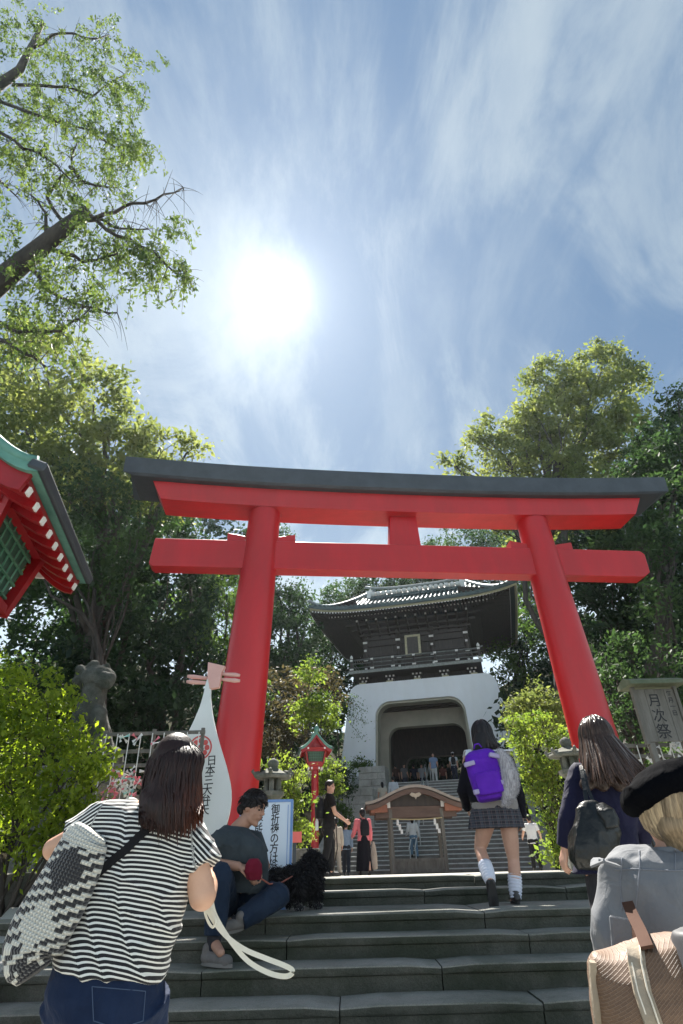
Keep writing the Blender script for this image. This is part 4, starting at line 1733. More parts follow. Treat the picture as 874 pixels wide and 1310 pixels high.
# ------------------------------------------------------------------ roofed wooden frame in front of the far stairs
def wood_frame():
    Y = 24.0
    L = at(503, 1120, Y)
    Rr = at(570, 1120, Y)
    cx = (L.x + Rr.x) / 2
    half = (Rr.x - L.x) / 2
    t = thing('roofed_frame', (cx, Y, zp(Y)), 'brown wooden frame with a curved gable roof standing before the far stairs', 'wooden frame')
    o = Vector((cx, Y, zp(Y)))
    top = at(531, 1008, Y).z - zp(Y)
    eave = at(472, 1030, Y).z - zp(Y)
    hw = (at(594, 1028, Y).x - at(469, 1030, Y).x) / 2

    def rz_(x):
        f = abs(x) / hw
        return eave + (top - eave) * (math.cos(min(1, f * 1.02) * math.pi) * .5 + .5) ** .85 + .02 * f
    M = 30
    xs = [hw * (-1 + 2 * i / M) for i in range(M + 1)]
    dep = .95

    def band(name, z0, z1, d0, d1, mat, k=1.0):
        mb = MB()
        rings = []
        for x in xs:
            z = rz_(x)
            rings.append([Vector((x * k, d0, z + z0)), Vector((x * k, d0, z + z1)), Vector((x * k, d1, z + z1)), Vector((x * k, d1, z + z0))])
        mb.loft(rings)
        return mb.build(name, mat, t, auto=35)
    band('roof', -.10, 0, -dep, dep, pbr('bark_roof', (.040, .032, .028), (.075, .060, .054), 5, .8, .5, 40))
    band('roof_edge', -.07, .025, -dep - .03, -dep + .12, pbr('roof_edge_pale', (.34, .29, .25), (.27, .23, .19), 8, .6), 1.0)
    band('barge_board', -.26, -.10, -dep + .02, -dep + .09, M_wood_b, .97)
    band('barge_board', -.26, -.10, dep - .09, dep - .02, M_wood_b, .97)
    band('soffit', -.15, -.102, -dep + .1, dep - .1, pbr('red_brown_wood', (.34, .13, .075), (.26, .10, .06), 6, .6), .98)
    zl = at(531, 1048, Y).z - zp(Y)
    zc = at(531, 1036, Y).z - zp(Y)
    for sy in (-.55, .55):
        for sx in (-1, 1):
            mb = MB()
            mb.box((sx * half, sy, zc / 2), (.13, .13, zc))
            p = mb.build('post', M_wood_g, t, bevel=.01)
            if sy < 0:
                mb = MB()
                mb.box((sx * (half + .08), sy - .10, zc + .14), (.17, .06, .20))
                mb.build('post_cap', M_tip, p)
        mb = MB()
        mb.box((0, sy, (zl + zc) / 2 + .05), (half * 2 + 1.1, .12, zc - zl + .06))
        mb.build('lintel', M_wood_b, t, bevel=.01)
    for sx in (-1, 1):
        mb = MB()
        mb.box((sx * (half + .42), 0, zc + .02), (.62, 1.6, .26))
        mb.build('eave_box', pbr('red_brown_wood', (.34, .13, .075)), t, bevel=.01)
    # gable ornament
    mb = MB()
    ol = [(-.22, .03), (-.14, .10), (0, .06), (.14, .10), (.22, .03), (.12, -.04), (.05, -.05), (0, -.13), (-.05, -.05), (-.12, -.04)]
    mb.prism(ol, -dep - .03, -dep - .005, lambda u, v, w: Vector((u, w, v + top - .34)))
    mb.build('gable_ornament', pbr('aged_gold_wood', (.48, .40, .30), (.38, .31, .24), 8, .6), t)
    mb = MB()
    pts = [(-half, .0)] + [(x, .12 + .30 * (1 - (x / half) ** 2)) for x in [half * (-1 + i / 5) for i in range(11)]] + [(half, 0)]
    mb.prism(pts, -.56, -.50, lambda u, v, w: Vector((u, w, zc + .08 + v)))
    mb.build('gable_panel', M_wood_d, t)
    # low closing panel
    zpan = at(531, 1100, Y).z - zp(Y)
    mb = MB()
    mb.box((0, -.55, zpan * .5 + .02), (half * 2 - .13, .05, zpan - .04))
    mb.build('lower_panel', M_wood_g, t)
    for zz in (zpan, .10):
        mb = MB()
        mb.box((0, -.57, zz), (half * 2 - .13, .10, .09))
        mb.build('panel_rail', M_wood_g, t)
    # straw rope and paper streamers
    mb = MB()
    mb.tube([(x, -.64, zl + .0 - .04 * (1 - (x / half) ** 2)) for x in [half * (-1 + i / 6) for i in range(13)]], .022, 6)
    mb.build('rope', pbr('rope', (.45, .36, .2)), t, smooth=True)
    for sx in (-.72, .72):
        x = sx * half
        mb = MB()
        z = zl - .03
        ol = [(0, 0), (.07, 0), (.07, -.16), (.14, -.16), (.14, -.32), (.20, -.32), (.20, -.46), (.11, -.46), (.11, -.34), (.05, -.34), (.05, -.19), (-.02, -.19)]
        mb.prism([(x + (u - .05) * (1 if sx < 0 else 1), z + v) for (u, v) in ol], -.66, -.652, lambda u, v, w: Vector((u, w, v)))
        mb.build('paper_streamer', M_tip, t)


wood_frame()


# ------------------------------------------------------------------ stone lanterns
def stone_lantern(label, px, py_top, Y, s, rz=0):
    base_z = zp(Y)
    top = at(px, py_top, Y)
    t = thing('stone_lantern', (top.x, Y, base_z), label, 'stone lantern', 'stone lanterns beside the torii', rz=rz)
    h = top.z - base_z
    zc = h - .42 * s

    def part(name, prof, n=6, auto=35):
        mb = MB()
        mb.lathe(prof, (0, 0, 0), n, rot0=R(30))
        return mb.build(name, M_stone_d, t, auto=auto)
    zf = zc - .42 * s
    part('base', [(.42 * s, 0), (.42 * s, .14 * s), (.32 * s, .24 * s)])
    part('shaft', [(.17 * s, .2 * s), (.15 * s, zf * .5), (.17 * s, zf * .5 + .03), (.15 * s, zf * .5 + .06), (.16 * s, zf - .2 * s)], 16, 50)
    part('platform', [(.18 * s, zf - .22 * s), (.34 * s, zf - .10 * s), (.35 * s, zf), (.25 * s, zf + .002)])
    # fire box: four piers round an opening, so light passes
    for k in range(6):
        a = R(60) * k + R(30)
        mb = MB()
        mb.box((.19 * s * math.cos(a), .19 * s * math.sin(a), zf + .17 * s), (.10 * s, .13 * s, .36 * s), Euler((0, 0, a)))
        mb.build('fire_box_pier', M_stone_d, t, bevel=.01)
    part('roof', [(.24 * s, zc - .10 * s), (.52 * s, zc - .10 * s), (.56 * s, zc - .05 * s), (.54 * s, zc - .005 * s), (.36 * s, zc + .05 * s), (.20 * s, zc + .14 * s), (.13 * s, zc + .17 * s)])
    for k in range(6):
        a = R(60) * k + R(30)
        mb = MB()
        d = Vector((math.cos(a), math.sin(a), 0))
        mb.tube([d * .40 * s + Vector((0, 0, zc + .03 * s)), d * .54 * s + Vector((0, 0, zc + .0)), d * .60 * s + Vector((0, 0, zc + .06 * s)), d * .57 * s + Vector((0, 0, zc + .11 * s))], [.05 * s, .055 * s, .045 * s, .02 * s], 8)
        mb.build('roof_scroll', M_stone_d, t, smooth=True)
    part('finial', [(.11 * s, zc + .15 * s), (.13 * s, zc + .19 * s), (.16 * s, zc + .27 * s), (.14 * s, zc + .35 * s), (.06 * s, zc + .40 * s), (.01, zc + .42 * s)], 16, 60)
    return t


stone_lantern('weathered stone lantern behind the blue bordered signboard', 350, 970, 9.3, .55)
stone_lantern('weathered stone lantern between the yellow green shrub and the navy blazer woman', 722, 943, 9.2, .55)


# ------------------------------------------------------------------ guardian statue
def guardian():
    Y = 9.2
    t0 = at(124, 850, Y)
    hd = at(125, 868, Y)
    base = Vector((hd.x - .05, Y, zp(Y)))
    t = thing('guardian_statue', base, 'weathered stone guardian lion dog with a curled mane on a pedestal beside the bright bush', 'statue')
    mb = MB(base)
    k = 1 / ppm(hd)
    bodyc = at(118, 945, Y)
    mb.cone(bodyc + Vector((-.05, .25, -.10)), .30, at(116, 900, Y), .20)
    mb.cone(at(116, 905, Y), .19, hd + Vector((0, 0, -.05)), .19)
    mb.ellipsoid(hd, (.29, .25, .20))
    mb.cone(hd + Vector((.08, -.10, -.05)), .14, hd + Vector((.26, -.18, -.07)), .11)       # muzzle
    mb.ellipsoid(hd + Vector((.30, -.20, -.02)), (.07, .07, .05))
    mb.cone(hd + Vector((.22, -.16, -.15)), .08, hd + Vector((.27, -.18, -.17)), .06)
    for i in range(16):
        a = R(-30 + 22 * i)
        mb.ellipsoid(hd + Vector((-.10 + .22 * math.cos(a), .02 + .10 * math.sin(i * 2.1), .04 + .17 * math.sin(a))), (.085, .09, .075))
    for sx in (-.10, .12):
        mb.ellipsoid(hd + Vector((sx, -.02, .17)), (.06, .05, .08))
    zb = at(118, 985, Y).z
    for sx in (-.14, .16):
        mb.cone(at(118, 915, Y) + Vector((sx, -.12, 0)), .12, Vector((bodyc.x + sx * 1.2, Y - .22, zb + .10)), .075)
        mb.ellipsoid(Vector((bodyc.x + sx * 1.2, Y - .30, zb + .06)), (.09, .14, .07))
        mb.ellipsoid(Vector((bodyc.x + sx * 1.9, Y + .22, zb + .16)), (.14, .26, .20))
    mb.cone(Vector((bodyc.x - .10, Y + .45, zb + .2)), .10, Vector((bodyc.x - .18, Y + .55, zb + .65)), .13)
    me = union_mesh(mb, .022, 2)
    co, no = mesh_co(me), mesh_no(me)
    d = np.array([mnoise.noise(Vector(c) * 9) * .012 + mnoise.noise(Vector(c) * 24) * .006 for c in co])
    set_co(me, co + no * d[:, None])
    new_obj('body', me, t, pbr('dark_lichen_stone', (.045, .048, .038), (.095, .095, .08), 7, .95, .9, 30, speck=.25, stain=((.025, .03, .018), .8), sscale=3))
    zz = zb
    h = zb - zp(Y)
    for (z0, z1, w, d_) in ((0, h * .22, 1.05, 1.35), (h * .22 + .003, h * .30, .95, 1.25), (h * .30 + .003, h * .86, .80, 1.08), (h * .86 + .003, h, .92, 1.2)):
        mb = MB(base)
        mb.box((bodyc.x, Y + .05, zp(Y) + (z0 + z1) / 2), (w, d_, z1 - z0))
        mb.build('pedestal_stone', M_stone_d, t, bevel=.02)


guardian()


# ------------------------------------------------------------------ writing
def text_mesh(s, size, bold=0.0):
    bold = min(bold, .0012)
    cu = bpy.data.curves.new('lettering', 'FONT')
    cu.body = s
    cu.size = size
    cu.align_x = 'CENTER'
    cu.align_y = 'CENTER'
    cu.extrude = .0006
    cu.offset = bold
    cu.resolution_u = 3
    o = bpy.data.objects.new('work', cu)
    COL.objects.link(o)
    dg = bpy.context.evaluated_depsgraph_get()
    me = bpy.data.meshes.new_from_object(o.evaluated_get(dg))
    bpy.data.objects.remove(o)
    bpy.data.curves.remove(cu)
    me.materials.clear()
    return me


def column_text(chars, parent, x, z_top, pitch, size, y, mat, tilt=None, bold=.004, name='character', sx=1.0):
    """one upright column of characters on a board lying in the local x-z plane, facing -y"""
    for i, ch in enumerate(chars):
        if ch == ' ':
            continue
        me = text_mesh(ch, size, bold)
        o = new_obj(name, me, parent, mat)
        o.location = (x, y, z_top - pitch * (i + .5))
        o.rotation_euler = (R(90), 0, 0)
        o.scale = (sx, 1, 1)


# ------------------------------------------------------------------ blue bordered signboard
def signboard():
    Y = 6.45
    bl_, br_ = at(298, 1170, Y), at(372, 1169, Y)
    tl, tr = at(298, 1024, Y), at(368, 1025, Y)
    w = br_.x - bl_.x
    h = tl.z - 1.175
    cx = (bl_.x + br_.x) / 2
    t = thing('signboard', (cx, Y, 1.175), 'white standing signboard with pale blue border and black brush writing behind the seated man', 'signboard', rz=0)
    t.rotation_euler = (R(-3), 0, 0)
    mb = MB()
    mb.box((0, 0, h / 2), (w, .035, h))
    b = mb.build('panel', pbr('sign_white', (.74, .80, .86), (.70, .77, .84), 3, .45), t, bevel=.004)
    M_bl = pbr('sign_blue', (.20, .34, .62), (.16, .29, .56), 4, .4)
    for (x, z, sx, sz) in ((-w / 2 + .012, h / 2, .024, h), (w / 2 - .012, h / 2, .024, h), (0, h - .012, w - .05, .024), (0, .012, w - .05, .024)):
        mb = MB()
        mb.box((x, -.021, z), (sx, .012, sz))
        mb.build('border', M_bl, t)
    for x in (-w / 2 + .05, w / 2 - .05):
        mb = MB()
        mb.box((x, -.019, h / 2), (.006, .004, h - .1))
        mb.build('inner_line', M_bl, t)
    for sx in (-1, 1):
        mb = MB()
        mb.beam((sx * (w / 2 - .04), .02, h * .85), (sx * (w / 2 - .04), .42, .02), .025, .025)
        mb.build('rear_leg', M_steel, t)
    p = .108
    ht = h - .06
    pitch = ht / 10.4
    column_text('御祈祷の方は階段上', t, w * .17, h - .05, pitch * 1.03, .098, -.0185, M_ink, sx=.9)
    column_text('社務所にてお申し込み', t, -w * .13, h - .07, pitch * 1.0, .092, -.0185, M_ink, sx=.9)
    column_text('下さい', t, -w * .36, h - .07, pitch * 1.0, .085, -.0185, M_ink, sx=.9)


signboard()


# ------------------------------------------------------------------ lute shaped sign
def lute_sign():
    Y = 8.6

    def q(px, py):
        return at(px, py, Y)
    base = q(262, 1120)
    base.z = zp(Y)
    t = thing('lute_shaped_sign', base, 'big white lute shaped sign with a red flower crest and black writing', 'sign')
    pts = [(267, 868), (270, 880), (270, 893), (272, 912), (276, 932), (283, 958), (291, 985), (296, 1012), (294, 1040), (284, 1066), (262, 1084), (236, 1076), (220, 1050), (217, 1015), (222, 985), (234, 952), (246, 928), (256, 905), (261, 888), (263, 878)]
    # resample smoothly
    P_ = [q(*p) for p in pts]
    ol = []
    n = len(P_)
    for i in range(n):
        p0, p1, p2, p3 = P_[(i - 1) % n], P_[i], P_[(i + 1) % n], P_[(i + 2) % n]
        for k in range(3):
            s_ = k / 3
            ol.append(.5 * ((2 * p1) + (-p0 + p2) * s_ + (2 * p0 - 5 * p1 + 4 * p2 - p3) * s_ ** 2 + (-p0 + 3 * p1 - 3 * p2 + p3) * s_ ** 3))
    M_sw = pbr('sign_plaster_white', (.74, .76, .74), (.68, .70, .68), 2, .5)
    M_pk = pbr('sign_pink', (.72, .42, .36), (.66, .37, .32), 3, .5)
    mb = MB(base)
    mb.prism([(p.x, p.z) for p in ol], Y - .03, Y + .03, lambda u, v, w: Vector((u, w, v)))
    mb.build('lute_body', M_sw, t)
    mb = MB(base)
    mb.prism([(p.x, p.z) for p in (q(267, 848), q(289, 853), q(284, 862), q(281, 880), q(269, 882), q(266, 864))], Y - .045, Y + .045, lambda u, v, w: Vector((u, w, v)))
    mb.build('lute_head', M_pk, t, bevel=.006)
    for (a, b) in (((240, 865), (268, 868)), ((239, 872), (268, 874)), ((282, 862), (307, 864)), ((282, 869), (307, 871))):
        mb = MB(base)
        pa, pb = q(*a), q(*b)
        far_, near_ = (pa, pb) if a[0] < 260 else (pb, pa)
        mb.tube([far_ + Vector((0, 0, 0)), far_.lerp(near_, .25), near_], [.022, .034, .022], 10)
        mb.build('tuning_peg', M_pk, t, smooth=True)
    # crest: red ring with petals
    M_rp = pbr('crest_red', (.62, .10, .09), (.55, .09, .08), 6, .5)
    c = q(257, 957)
    r = 11 / ppm(c)
    mb = MB(base)
    N_ = 30
    outer_ = [(c.x + r * 1.35 * math.cos(2 * math.pi * i / N_), c.z + r * 1.35 * math.sin(2 * math.pi * i / N_)) for i in range(N_)]
    inner_ = [(c.x + r * 1.18 * math.cos(2 * math.pi * i / N_), c.z + r * 1.18 * math.sin(2 * math.pi * i / N_)) for i in range(N_)]
    vs = []
    for y in (Y - .036, Y - .0305):
        vs += [Vector((u, y, v)) for u, v in outer_] + [Vector((u, y, v)) for u, v in inner_]
    fs = []
    for i in range(N_):
        j = (i + 1) % N_
        fs += [(i, j, N_ + j, N_ + i), (2 * N_ + i, 3 * N_ + i, 3 * N_ + j, 2 * N_ + j), (i, 2 * N_ + i, 2 * N_ + j, j), (N_ + i, N_ + j, 3 * N_ + j, 3 * N_ + i)]
    mb.add(vs, fs)
    cr = mb.build('crest_ring', M_rp, t)
    for i in range(8):
        a = 2 * math.pi * i / 8
        mb = MB(base)
        pc = Vector((c.x + r * .78 * math.cos(a), Y - .034, c.z + r * .78 * math.sin(a)))
        mb.ellipsoid(pc, (r * .30, .004, r * .30), None, 10, 6)
        mb.build('crest_petal', M_rp, cr)
    mb = MB(base)
    mb.ellipsoid((c.x, Y - .034, c.z), (r * .34, .004, r * .34), None, 12, 6)
    mb.build('crest_heart', M_rp, cr)
    # column of characters following the slanted sign
    for i, ch in enumerate('日本三大弁天'):
        px = 271.5 - 1.9 * i
        py = 974 + 12.6 * i
        p = q(px, py)
        me = text_mesh(ch, 13.0 / ppm(p), .003)
        o = new_obj('character', me, t, M_ink)
        o.location = Vector((p.x, Y - .0315, p.z)) - base
        o.rotation_euler = (R(90), R(-3), 0)
    for dx in (-.12, .2):
        mb = MB(base)
        mb.box((base.x + dx, Y + .08, (zp(Y) + q(262, 1040).z) / 2), (.06, .06, q(262, 1040).z - zp(Y)))
        mb.build('support_post', M_wood_g, t)


lute_sign()


# ------------------------------------------------------------------ roofed wooden sign on the right
def festival_sign():
    Y = 7.9
    tl, tr, bl_, br_ = at(809, 884, Y), at(856, 879, Y), at(832, 951, Y), at(876, 947, Y)
    cx = (at(856, 950, Y).x)
    base = Vector((cx, Y, zp(Y)))
    w = .52
    z0 = at(850, 949, Y).z - zp(Y)
    z1 = at(832, 882, Y).z - zp(Y)
    t = thing('wooden_sign', base, 'weathered wooden sign with black brush writing and a small roof above the rack', 'sign')
    mb = MB()
    nb_ = 4
    for i in range(nb_):
        m_ = MB()
        m_.box((-w / 2 + w * (i + .5) / nb_, 0, (z0 + z1) / 2), (w / nb_ - .004, .04, z1 - z0))
        m_.build('plank', M_wood_g, t, bevel=.003)
    mb = MB()
    mb.box((-w / 2 - .025, -.005, (z0 + z1) / 2), (.04, .07, z1 - z0 + .06))
    mb.build('frame_side', M_wood_g, t)
    mb = MB()
    mb.box((w / 2 + .025, -.005, (z0 + z1) / 2), (.04, .07, z1 - z0 + .06))
    mb.build('frame_side', M_wood_g, t)
    mb = MB()
    mb.prism([(-.22, 0), (-.20, .05), (0, .12), (.20, .05), (.22, 0)], -w / 2 - .12, w / 2 + .12, lambda u, v, q_: Vector((q_, u, v + z1 + .03)))
    mb.build('roof', pbr('mossy_wood', (.10, .12, .07), (.16, .17, .11), 7, .9, .5), t)
    for sx in (-.22, .22):
        mb = MB()
        mb.box((sx, .03, z0 / 2), (.075, .075, z0))
        mb.build('post', M_wood_g, t, bevel=.006)
    # the three characters, brush size
    for i, (ch, s_) in enumerate((('月', .18), ('次', .18), ('祭', .20))):
        me = text_mesh(ch, s_, .006)
        o = new_obj('character', me, t, M_ink)
        o.location = (-.03 + .0 * i, -.0215, z1 - .16 - .20 * i)
        o.rotation_euler = (R(90), 0, 0)
    for i, ch in enumerate('毎月一日'):
        me = text_mesh(ch, .075, .002)
        o = new_obj('character', me, t, M_ink)
        o.location = (.19, -.0215, z1 - .07 - .085 * i)
        o.rotation_euler = (R(90), 0, 0)


festival_sign()


# ------------------------------------------------------------------ fortune paper racks
def rack(label, x0, x1, ztop, z0, Y, slats, strings, papers, cols):
    cx = (x0 + x1) / 2
    t = thing('paper_rack', (cx, Y, zp(Y)), label, 'rack')
    w = x1 - x0
    for sx in (-1, 0, 1):
        mb = MB()
        mb.box((sx * (w / 2 - .04), .03, (ztop - zp(Y)) / 2 + .03), (.045, .045, ztop - zp(Y) + .06))
        mb.build('post', M_wood_g, t)
    for z in slats:
        mb = MB()
        mb.box((0, -.01, z - zp(Y)), (w, .025, .045))
        mb.build('crossbar', M_wood_g, t)
    for i in range(strings):
        x = -w / 2 + w * (i + .5) / strings
        mb = MB()
        mb.tube([(x, -.03, ztop - zp(Y)), (x + .01, -.034, (ztop + z0) / 2 - zp(Y)), (x, -.03, z0 - zp(Y))], .007, 5)
        mb.build('string', M_tip, t)
    for (x, z, n) in papers:
        for k in range(n):
            mb = MB()
            a = random.random() * 3.1
            px_, pz_ = x + random.gauss(0, .05), z + random.gauss(0, .035)
            L_ = .035 + random.random() * .045
            d = Vector((math.cos(a), random.uniform(-.4, .1), math.sin(a)))
            u = Vector((-d.z, .2, d.x)).normalized() * .014
            c0 = Vector((px_, -.05 - random.random() * .03, pz_))
            mb.add([c0 - d * L_ - u * 1.6, c0 - u * .4 + Vector((0, -.006, 0)), c0 + d * L_ - u * 1.6, c0 + d * L_ + u * 1.6, c0 + u * .4 + Vector((0, .006, 0)), c0 - d * L_ + u * 1.6], [(0, 1, 4, 5), (1, 2, 3, 4)])
            mb.build('folded_paper', cols[random.randrange(len(cols))], t)
    return t


M_pink = pbr('paper_pink', (.80, .22, .26), (.72, .18, .22), 8, .7)
M_pap = pbr('paper_white', (.80, .76, .72), (.74, .70, .66), 8, .7)
M_teal = pbr('paper_teal', (.30, .55, .50), rough=.7)
Y = Yr = 8.2
a, b = at(130, 940, Yr), at(262, 945, Yr)
pp = []
for (px, py, n) in ((160, 946, 3), (181, 946, 3), (208, 948, 2), (152, 992, 7), (168, 992, 5), (178, 988, 4), (150, 1008, 7), (165, 1008, 7), (182, 1004, 5), (158, 1000, 5), (200, 1000, 5), (215, 1006, 6), (146, 1015, 5), (170, 1018, 6)):
    p = at(px, py, Yr)
    pp.append((p.x - (a.x + b.x) / 2, p.z - zp(Y), n))
rack('wooden rack hung with pink and white folded fortune papers behind the striped woman', a.x, b.x, a.z, at(150, 1060, Yr).z, Yr,
     [a.z, at(150, 962, Yr).z, at(150, 980, Yr).z, at(150, 1000, Yr).z, at(150, 1020, Yr).z, at(150, 1045, Yr).z], 9, pp, [M_pink, M_pap, M_pap, M_pink, M_teal])
Y = Yr2 = 8.3
a, b = at(778, 955, Yr2), at(905, 950, Yr2)
pp = []
for (px, py, n) in ((868, 952, 6), (860, 956, 5), (872, 958, 4), (846, 957, 2), (880, 950, 6), (835, 975, 3), (820, 972, 2), (865, 975, 4)):
    p = at(px, py, Yr2)
    pp.append((p.x - (a.x + b.x) / 2, p.z - zp(Y), n))
rack('wooden rack with strings and a few white papers under the wooden festival sign', a.x, b.x, a.z, at(800, 1040, Yr2).z, Yr2,
     [a.z, at(800, 968, Yr2).z, at(800, 985, Yr2).z, at(800, 1005, Yr2).z, at(800, 1030, Yr2).z], 9, pp, [M_pap, M_pap, M_tip])


# small red placard on a dark post and a red flag tip
def placard():
    Y = 9.6
    c = at(377, 1071, Y)
    t = thing('small_placard', (c.x, Y, zp(Y)), 'small pink red placard on a dark post right of the blue bordered signboard', 'placard')
    mb = MB()
    mb.box((0, 0, c.z - zp(Y)), (.21, .02, .14))
    mb.build('panel', pbr('placard_red', (.75, .16, .14), (.70, .14, .12), 5, .5), t)
    mb = MB()
    mb.box((0, .03, (c.z - zp(Y)) / 2), (.05, .04, c.z - zp(Y) + .1))
    mb.build('post', M_black, t)


placard()
# ledge lit by the sun at the edge of the planter
# ================================================================== FIGURE TOOLS
UP = Vector((0, 0, 1))
M_skin = pbr('skin', (.56, .33, .235), (.50, .28, .20), 9, .5, .06, 60)
M_skin_w = pbr('skin_warm', (.62, .37, .25), (.55, .31, .21), 9, .5, .06, 60)
M_skin_t = pbr('skin_tan', (.40, .225, .155), (.35, .19, .13), 9, .5, .06, 60)
M_eye = pbr('eye_dark', (.02, .015, .012), rough=.2)
M_lip = pbr('lip', (.42, .16, .13), rough=.5)


def hair_mat(name, root_c, tip_c, rough=.5):
    if name in MATS:
        return MATS[name]
    m, nt, N, L, b = nodes_of(name)
    a = N.new('ShaderNodeAttribute')
    a.attribute_name = 'tone'
    tc = N.new('ShaderNodeTexCoord')
    mp = N.new('ShaderNodeMapping')
    mp.inputs['Scale'].default_value = (1, 1, .06)
    L.new(tc.outputs['Object'], mp.inputs[0])
    n = N.new('ShaderNodeTexNoise')
    n.inputs['Scale'].default_value = 140
    n.inputs['Detail'].default_value = 4
    L.new(mp.outputs[0], n.inputs['Vector'])
    mx = N.new('ShaderNodeMixRGB')
    L.new(a.outputs['Fac'], mx.inputs[0])
    mx.inputs[1].default_value = (*root_c, 1)
    mx.inputs[2].default_value = (*tip_c, 1)
    r = N.new('ShaderNodeMapRange')
    r.inputs[1].default_value = .3
    r.inputs[2].default_value = .7
    r.inputs[3].default_value = .55
    r.inputs[4].default_value = 1.5
    L.new(n.outputs[0], r.inputs[0])
    m2 = N.new('ShaderNodeMixRGB')
    m2.blend_type = 'MULTIPLY'
    m2.inputs[0].default_value = 1
    L.new(mx.outputs[0], m2.inputs[1])
    L.new(r.outputs[0], m2.inputs[2])
    L.new(m2.outputs[0], b.inputs['Base Color'])
    b.inputs['Roughness'].default_value = rough
    b.inputs['Specular IOR Level'].default_value = .28
    bp = N.new('ShaderNodeBump')
    bp.inputs['Strength'].default_value = .5
    bp.inputs['Distance'].default_value = .004
    L.new(n.outputs[0], bp.inputs['Height'])
    L.new(bp.outputs[0], b.inputs['Normal'])
    MATS[name] = m
    return m


H_brown = hair_mat('dark_brown_hair', (.011, .006, .006), (.12, .036, .016))
H_black = hair_mat('black_hair', (.010, .009, .010), (.035, .026, .024))
H_long = hair_mat('long_brown_hair', (.028, .018, .014), (.085, .050, .036), .33)
H_blond = hair_mat('ash_blond_hair', (.10, .065, .036), (.44, .33, .20), .42)


def fabric(name, c, c2=None, rough=.9, weave=260, bump=.25, sheen=.03, scale=5):
    """woven cloth with thread relief and soft tonal variation"""
    if name in MATS:
        return MATS[name]
    m = pbr(name, c, c2 or tuple(x * .82 for x in c), scale, rough, 0, sheen=sheen, spec=.15)
    nt = m.node_tree
    N, L = nt.nodes, nt.links
    b = N['Principled BSDF']
    tc = N.new('ShaderNodeTexCoord')
    n1 = N.new('ShaderNodeTexNoise')
    n1.inputs['Scale'].default_value = weave
    n1.inputs['Detail'].default_value = 3
    n2 = N.new('ShaderNodeTexNoise')
    n2.inputs['Scale'].default_value = 11
    n2.inputs['Detail'].default_value = 4
    n2.inputs['Distortion'].default_value = 1.2
    L.new(tc.outputs['Object'], n1.inputs['Vector'])
    L.new(tc.outputs['Object'], n2.inputs['Vector'])
    b1 = N.new('ShaderNodeBump')
    b1.inputs['Strength'].default_value = bump
    b1.inputs['Distance'].default_value = .0015
    L.new(n1.outputs[0], b1.inputs['Height'])
    b2 = N.new('ShaderNodeBump')
    b2.inputs['Strength'].default_value = .55
    b2.inputs['Distance'].default_value = .02
    L.new(n2.outputs[0], b2.inputs['Height'])
    L.new(b1.outputs[0], b2.inputs['Normal'])
    L.new(b2.outputs[0], b.inputs['Normal'])
    return m


def frame_of(up, fwd):
    up = Vector(up).normalized()
    fwd = Vector(fwd)
    fwd = (fwd - up * fwd.dot(up)).normalized()
    right = fwd.cross(up)
    return Matrix((right, fwd, up)).transposed()


def head_shape(mb, c, up, fwd, s=1.0, ears=True, nose=True):
    """skull, jaw, nose and ears; c = centre of the skull"""
    M = frame_of(up, fwd)
    rt = M.to_euler()

    def q(x, y, z):
        return Vector(c) + M @ (Vector((x, y, z)) * s)
    mb.ellipsoid(q(0, -.012, .022), (.076 * s, .094 * s, .098 * s), rt, 18, 14)
    mb.ellipsoid(q(0, .030, -.020), (.064 * s, .066 * s, .088 * s), rt, 16, 12)
    mb.cone(q(-.030, .020, -.070), .034 * s, q(0, .066, -.098), .022 * s)
    mb.cone(q(.030, .020, -.070), .034 * s, q(0, .066, -.098), .022 * s)
    for sx in (-1, 1):
        mb.ellipsoid(q(sx * .040, .066, -.024), (.022 * s, .016 * s, .020 * s), rt, 10, 8)
        if ears:
            mb.ellipsoid(q(sx * .078, -.004, -.006), (.010 * s, .019 * s, .031 * s), rt, 10, 8)
            mb.ellipsoid(q(sx * .076, -.002, -.030), (.008 * s, .010 * s, .011 * s), rt, 8, 6)
    mb.cone(q(0, .086, .028), .014 * s, q(0, .090, .044), .013 * s)
    if nose:
        mb.cone(q(0, .090, .020), .009 * s, q(0, .114, -.018), .011 * s)
        for sx in (-1, 1):
            mb.ellipsoid(q(sx * .012, .101, -.022), (.009 * s, .009 * s, .007 * s), rt, 8, 6)
    mb.cone(q(-.016, .091, -.050), .008 * s, q(.016, .091, -.050), .008 * s)
    mb.ellipsoid(q(0, .089, -.062), (.018 * s, .008 * s, .007 * s), rt, 8, 6)
    return q, rt


def face_parts(par, org, c, up, fwd, s=1.0, brow=M_eye):
    M = frame_of(up, fwd)
    rt = M.to_euler()

    def q(x, y, z):
        return Vector(c) + M @ (Vector((x, y, z)) * s)
    for sx in (-1, 1):
        mb = MB(org)
        mb.ellipsoid(q(sx * .031, .084, .002), (.014 * s, .008 * s, .0055 * s), rt, 10, 8)
        mb.build('eye', M_eye, par, smooth=True)
        mb = MB(org)
        mb.tube([q(sx * .016, .096, .022), q(sx * .032, .092, .027), q(sx * .048, .078, .022)], [.003 * s, .004 * s, .002 * s], 5)
        mb.build('eyebrow', brow, par, smooth=True)
    mb = MB(org)
    mb.tube([q(-.022, .090, -.052), q(0, .099, -.051), q(.022, .090, -.052)], [.002 * s, .0045 * s, .002 * s], 6)
    mb.build('mouth', M_lip, par, smooth=True)


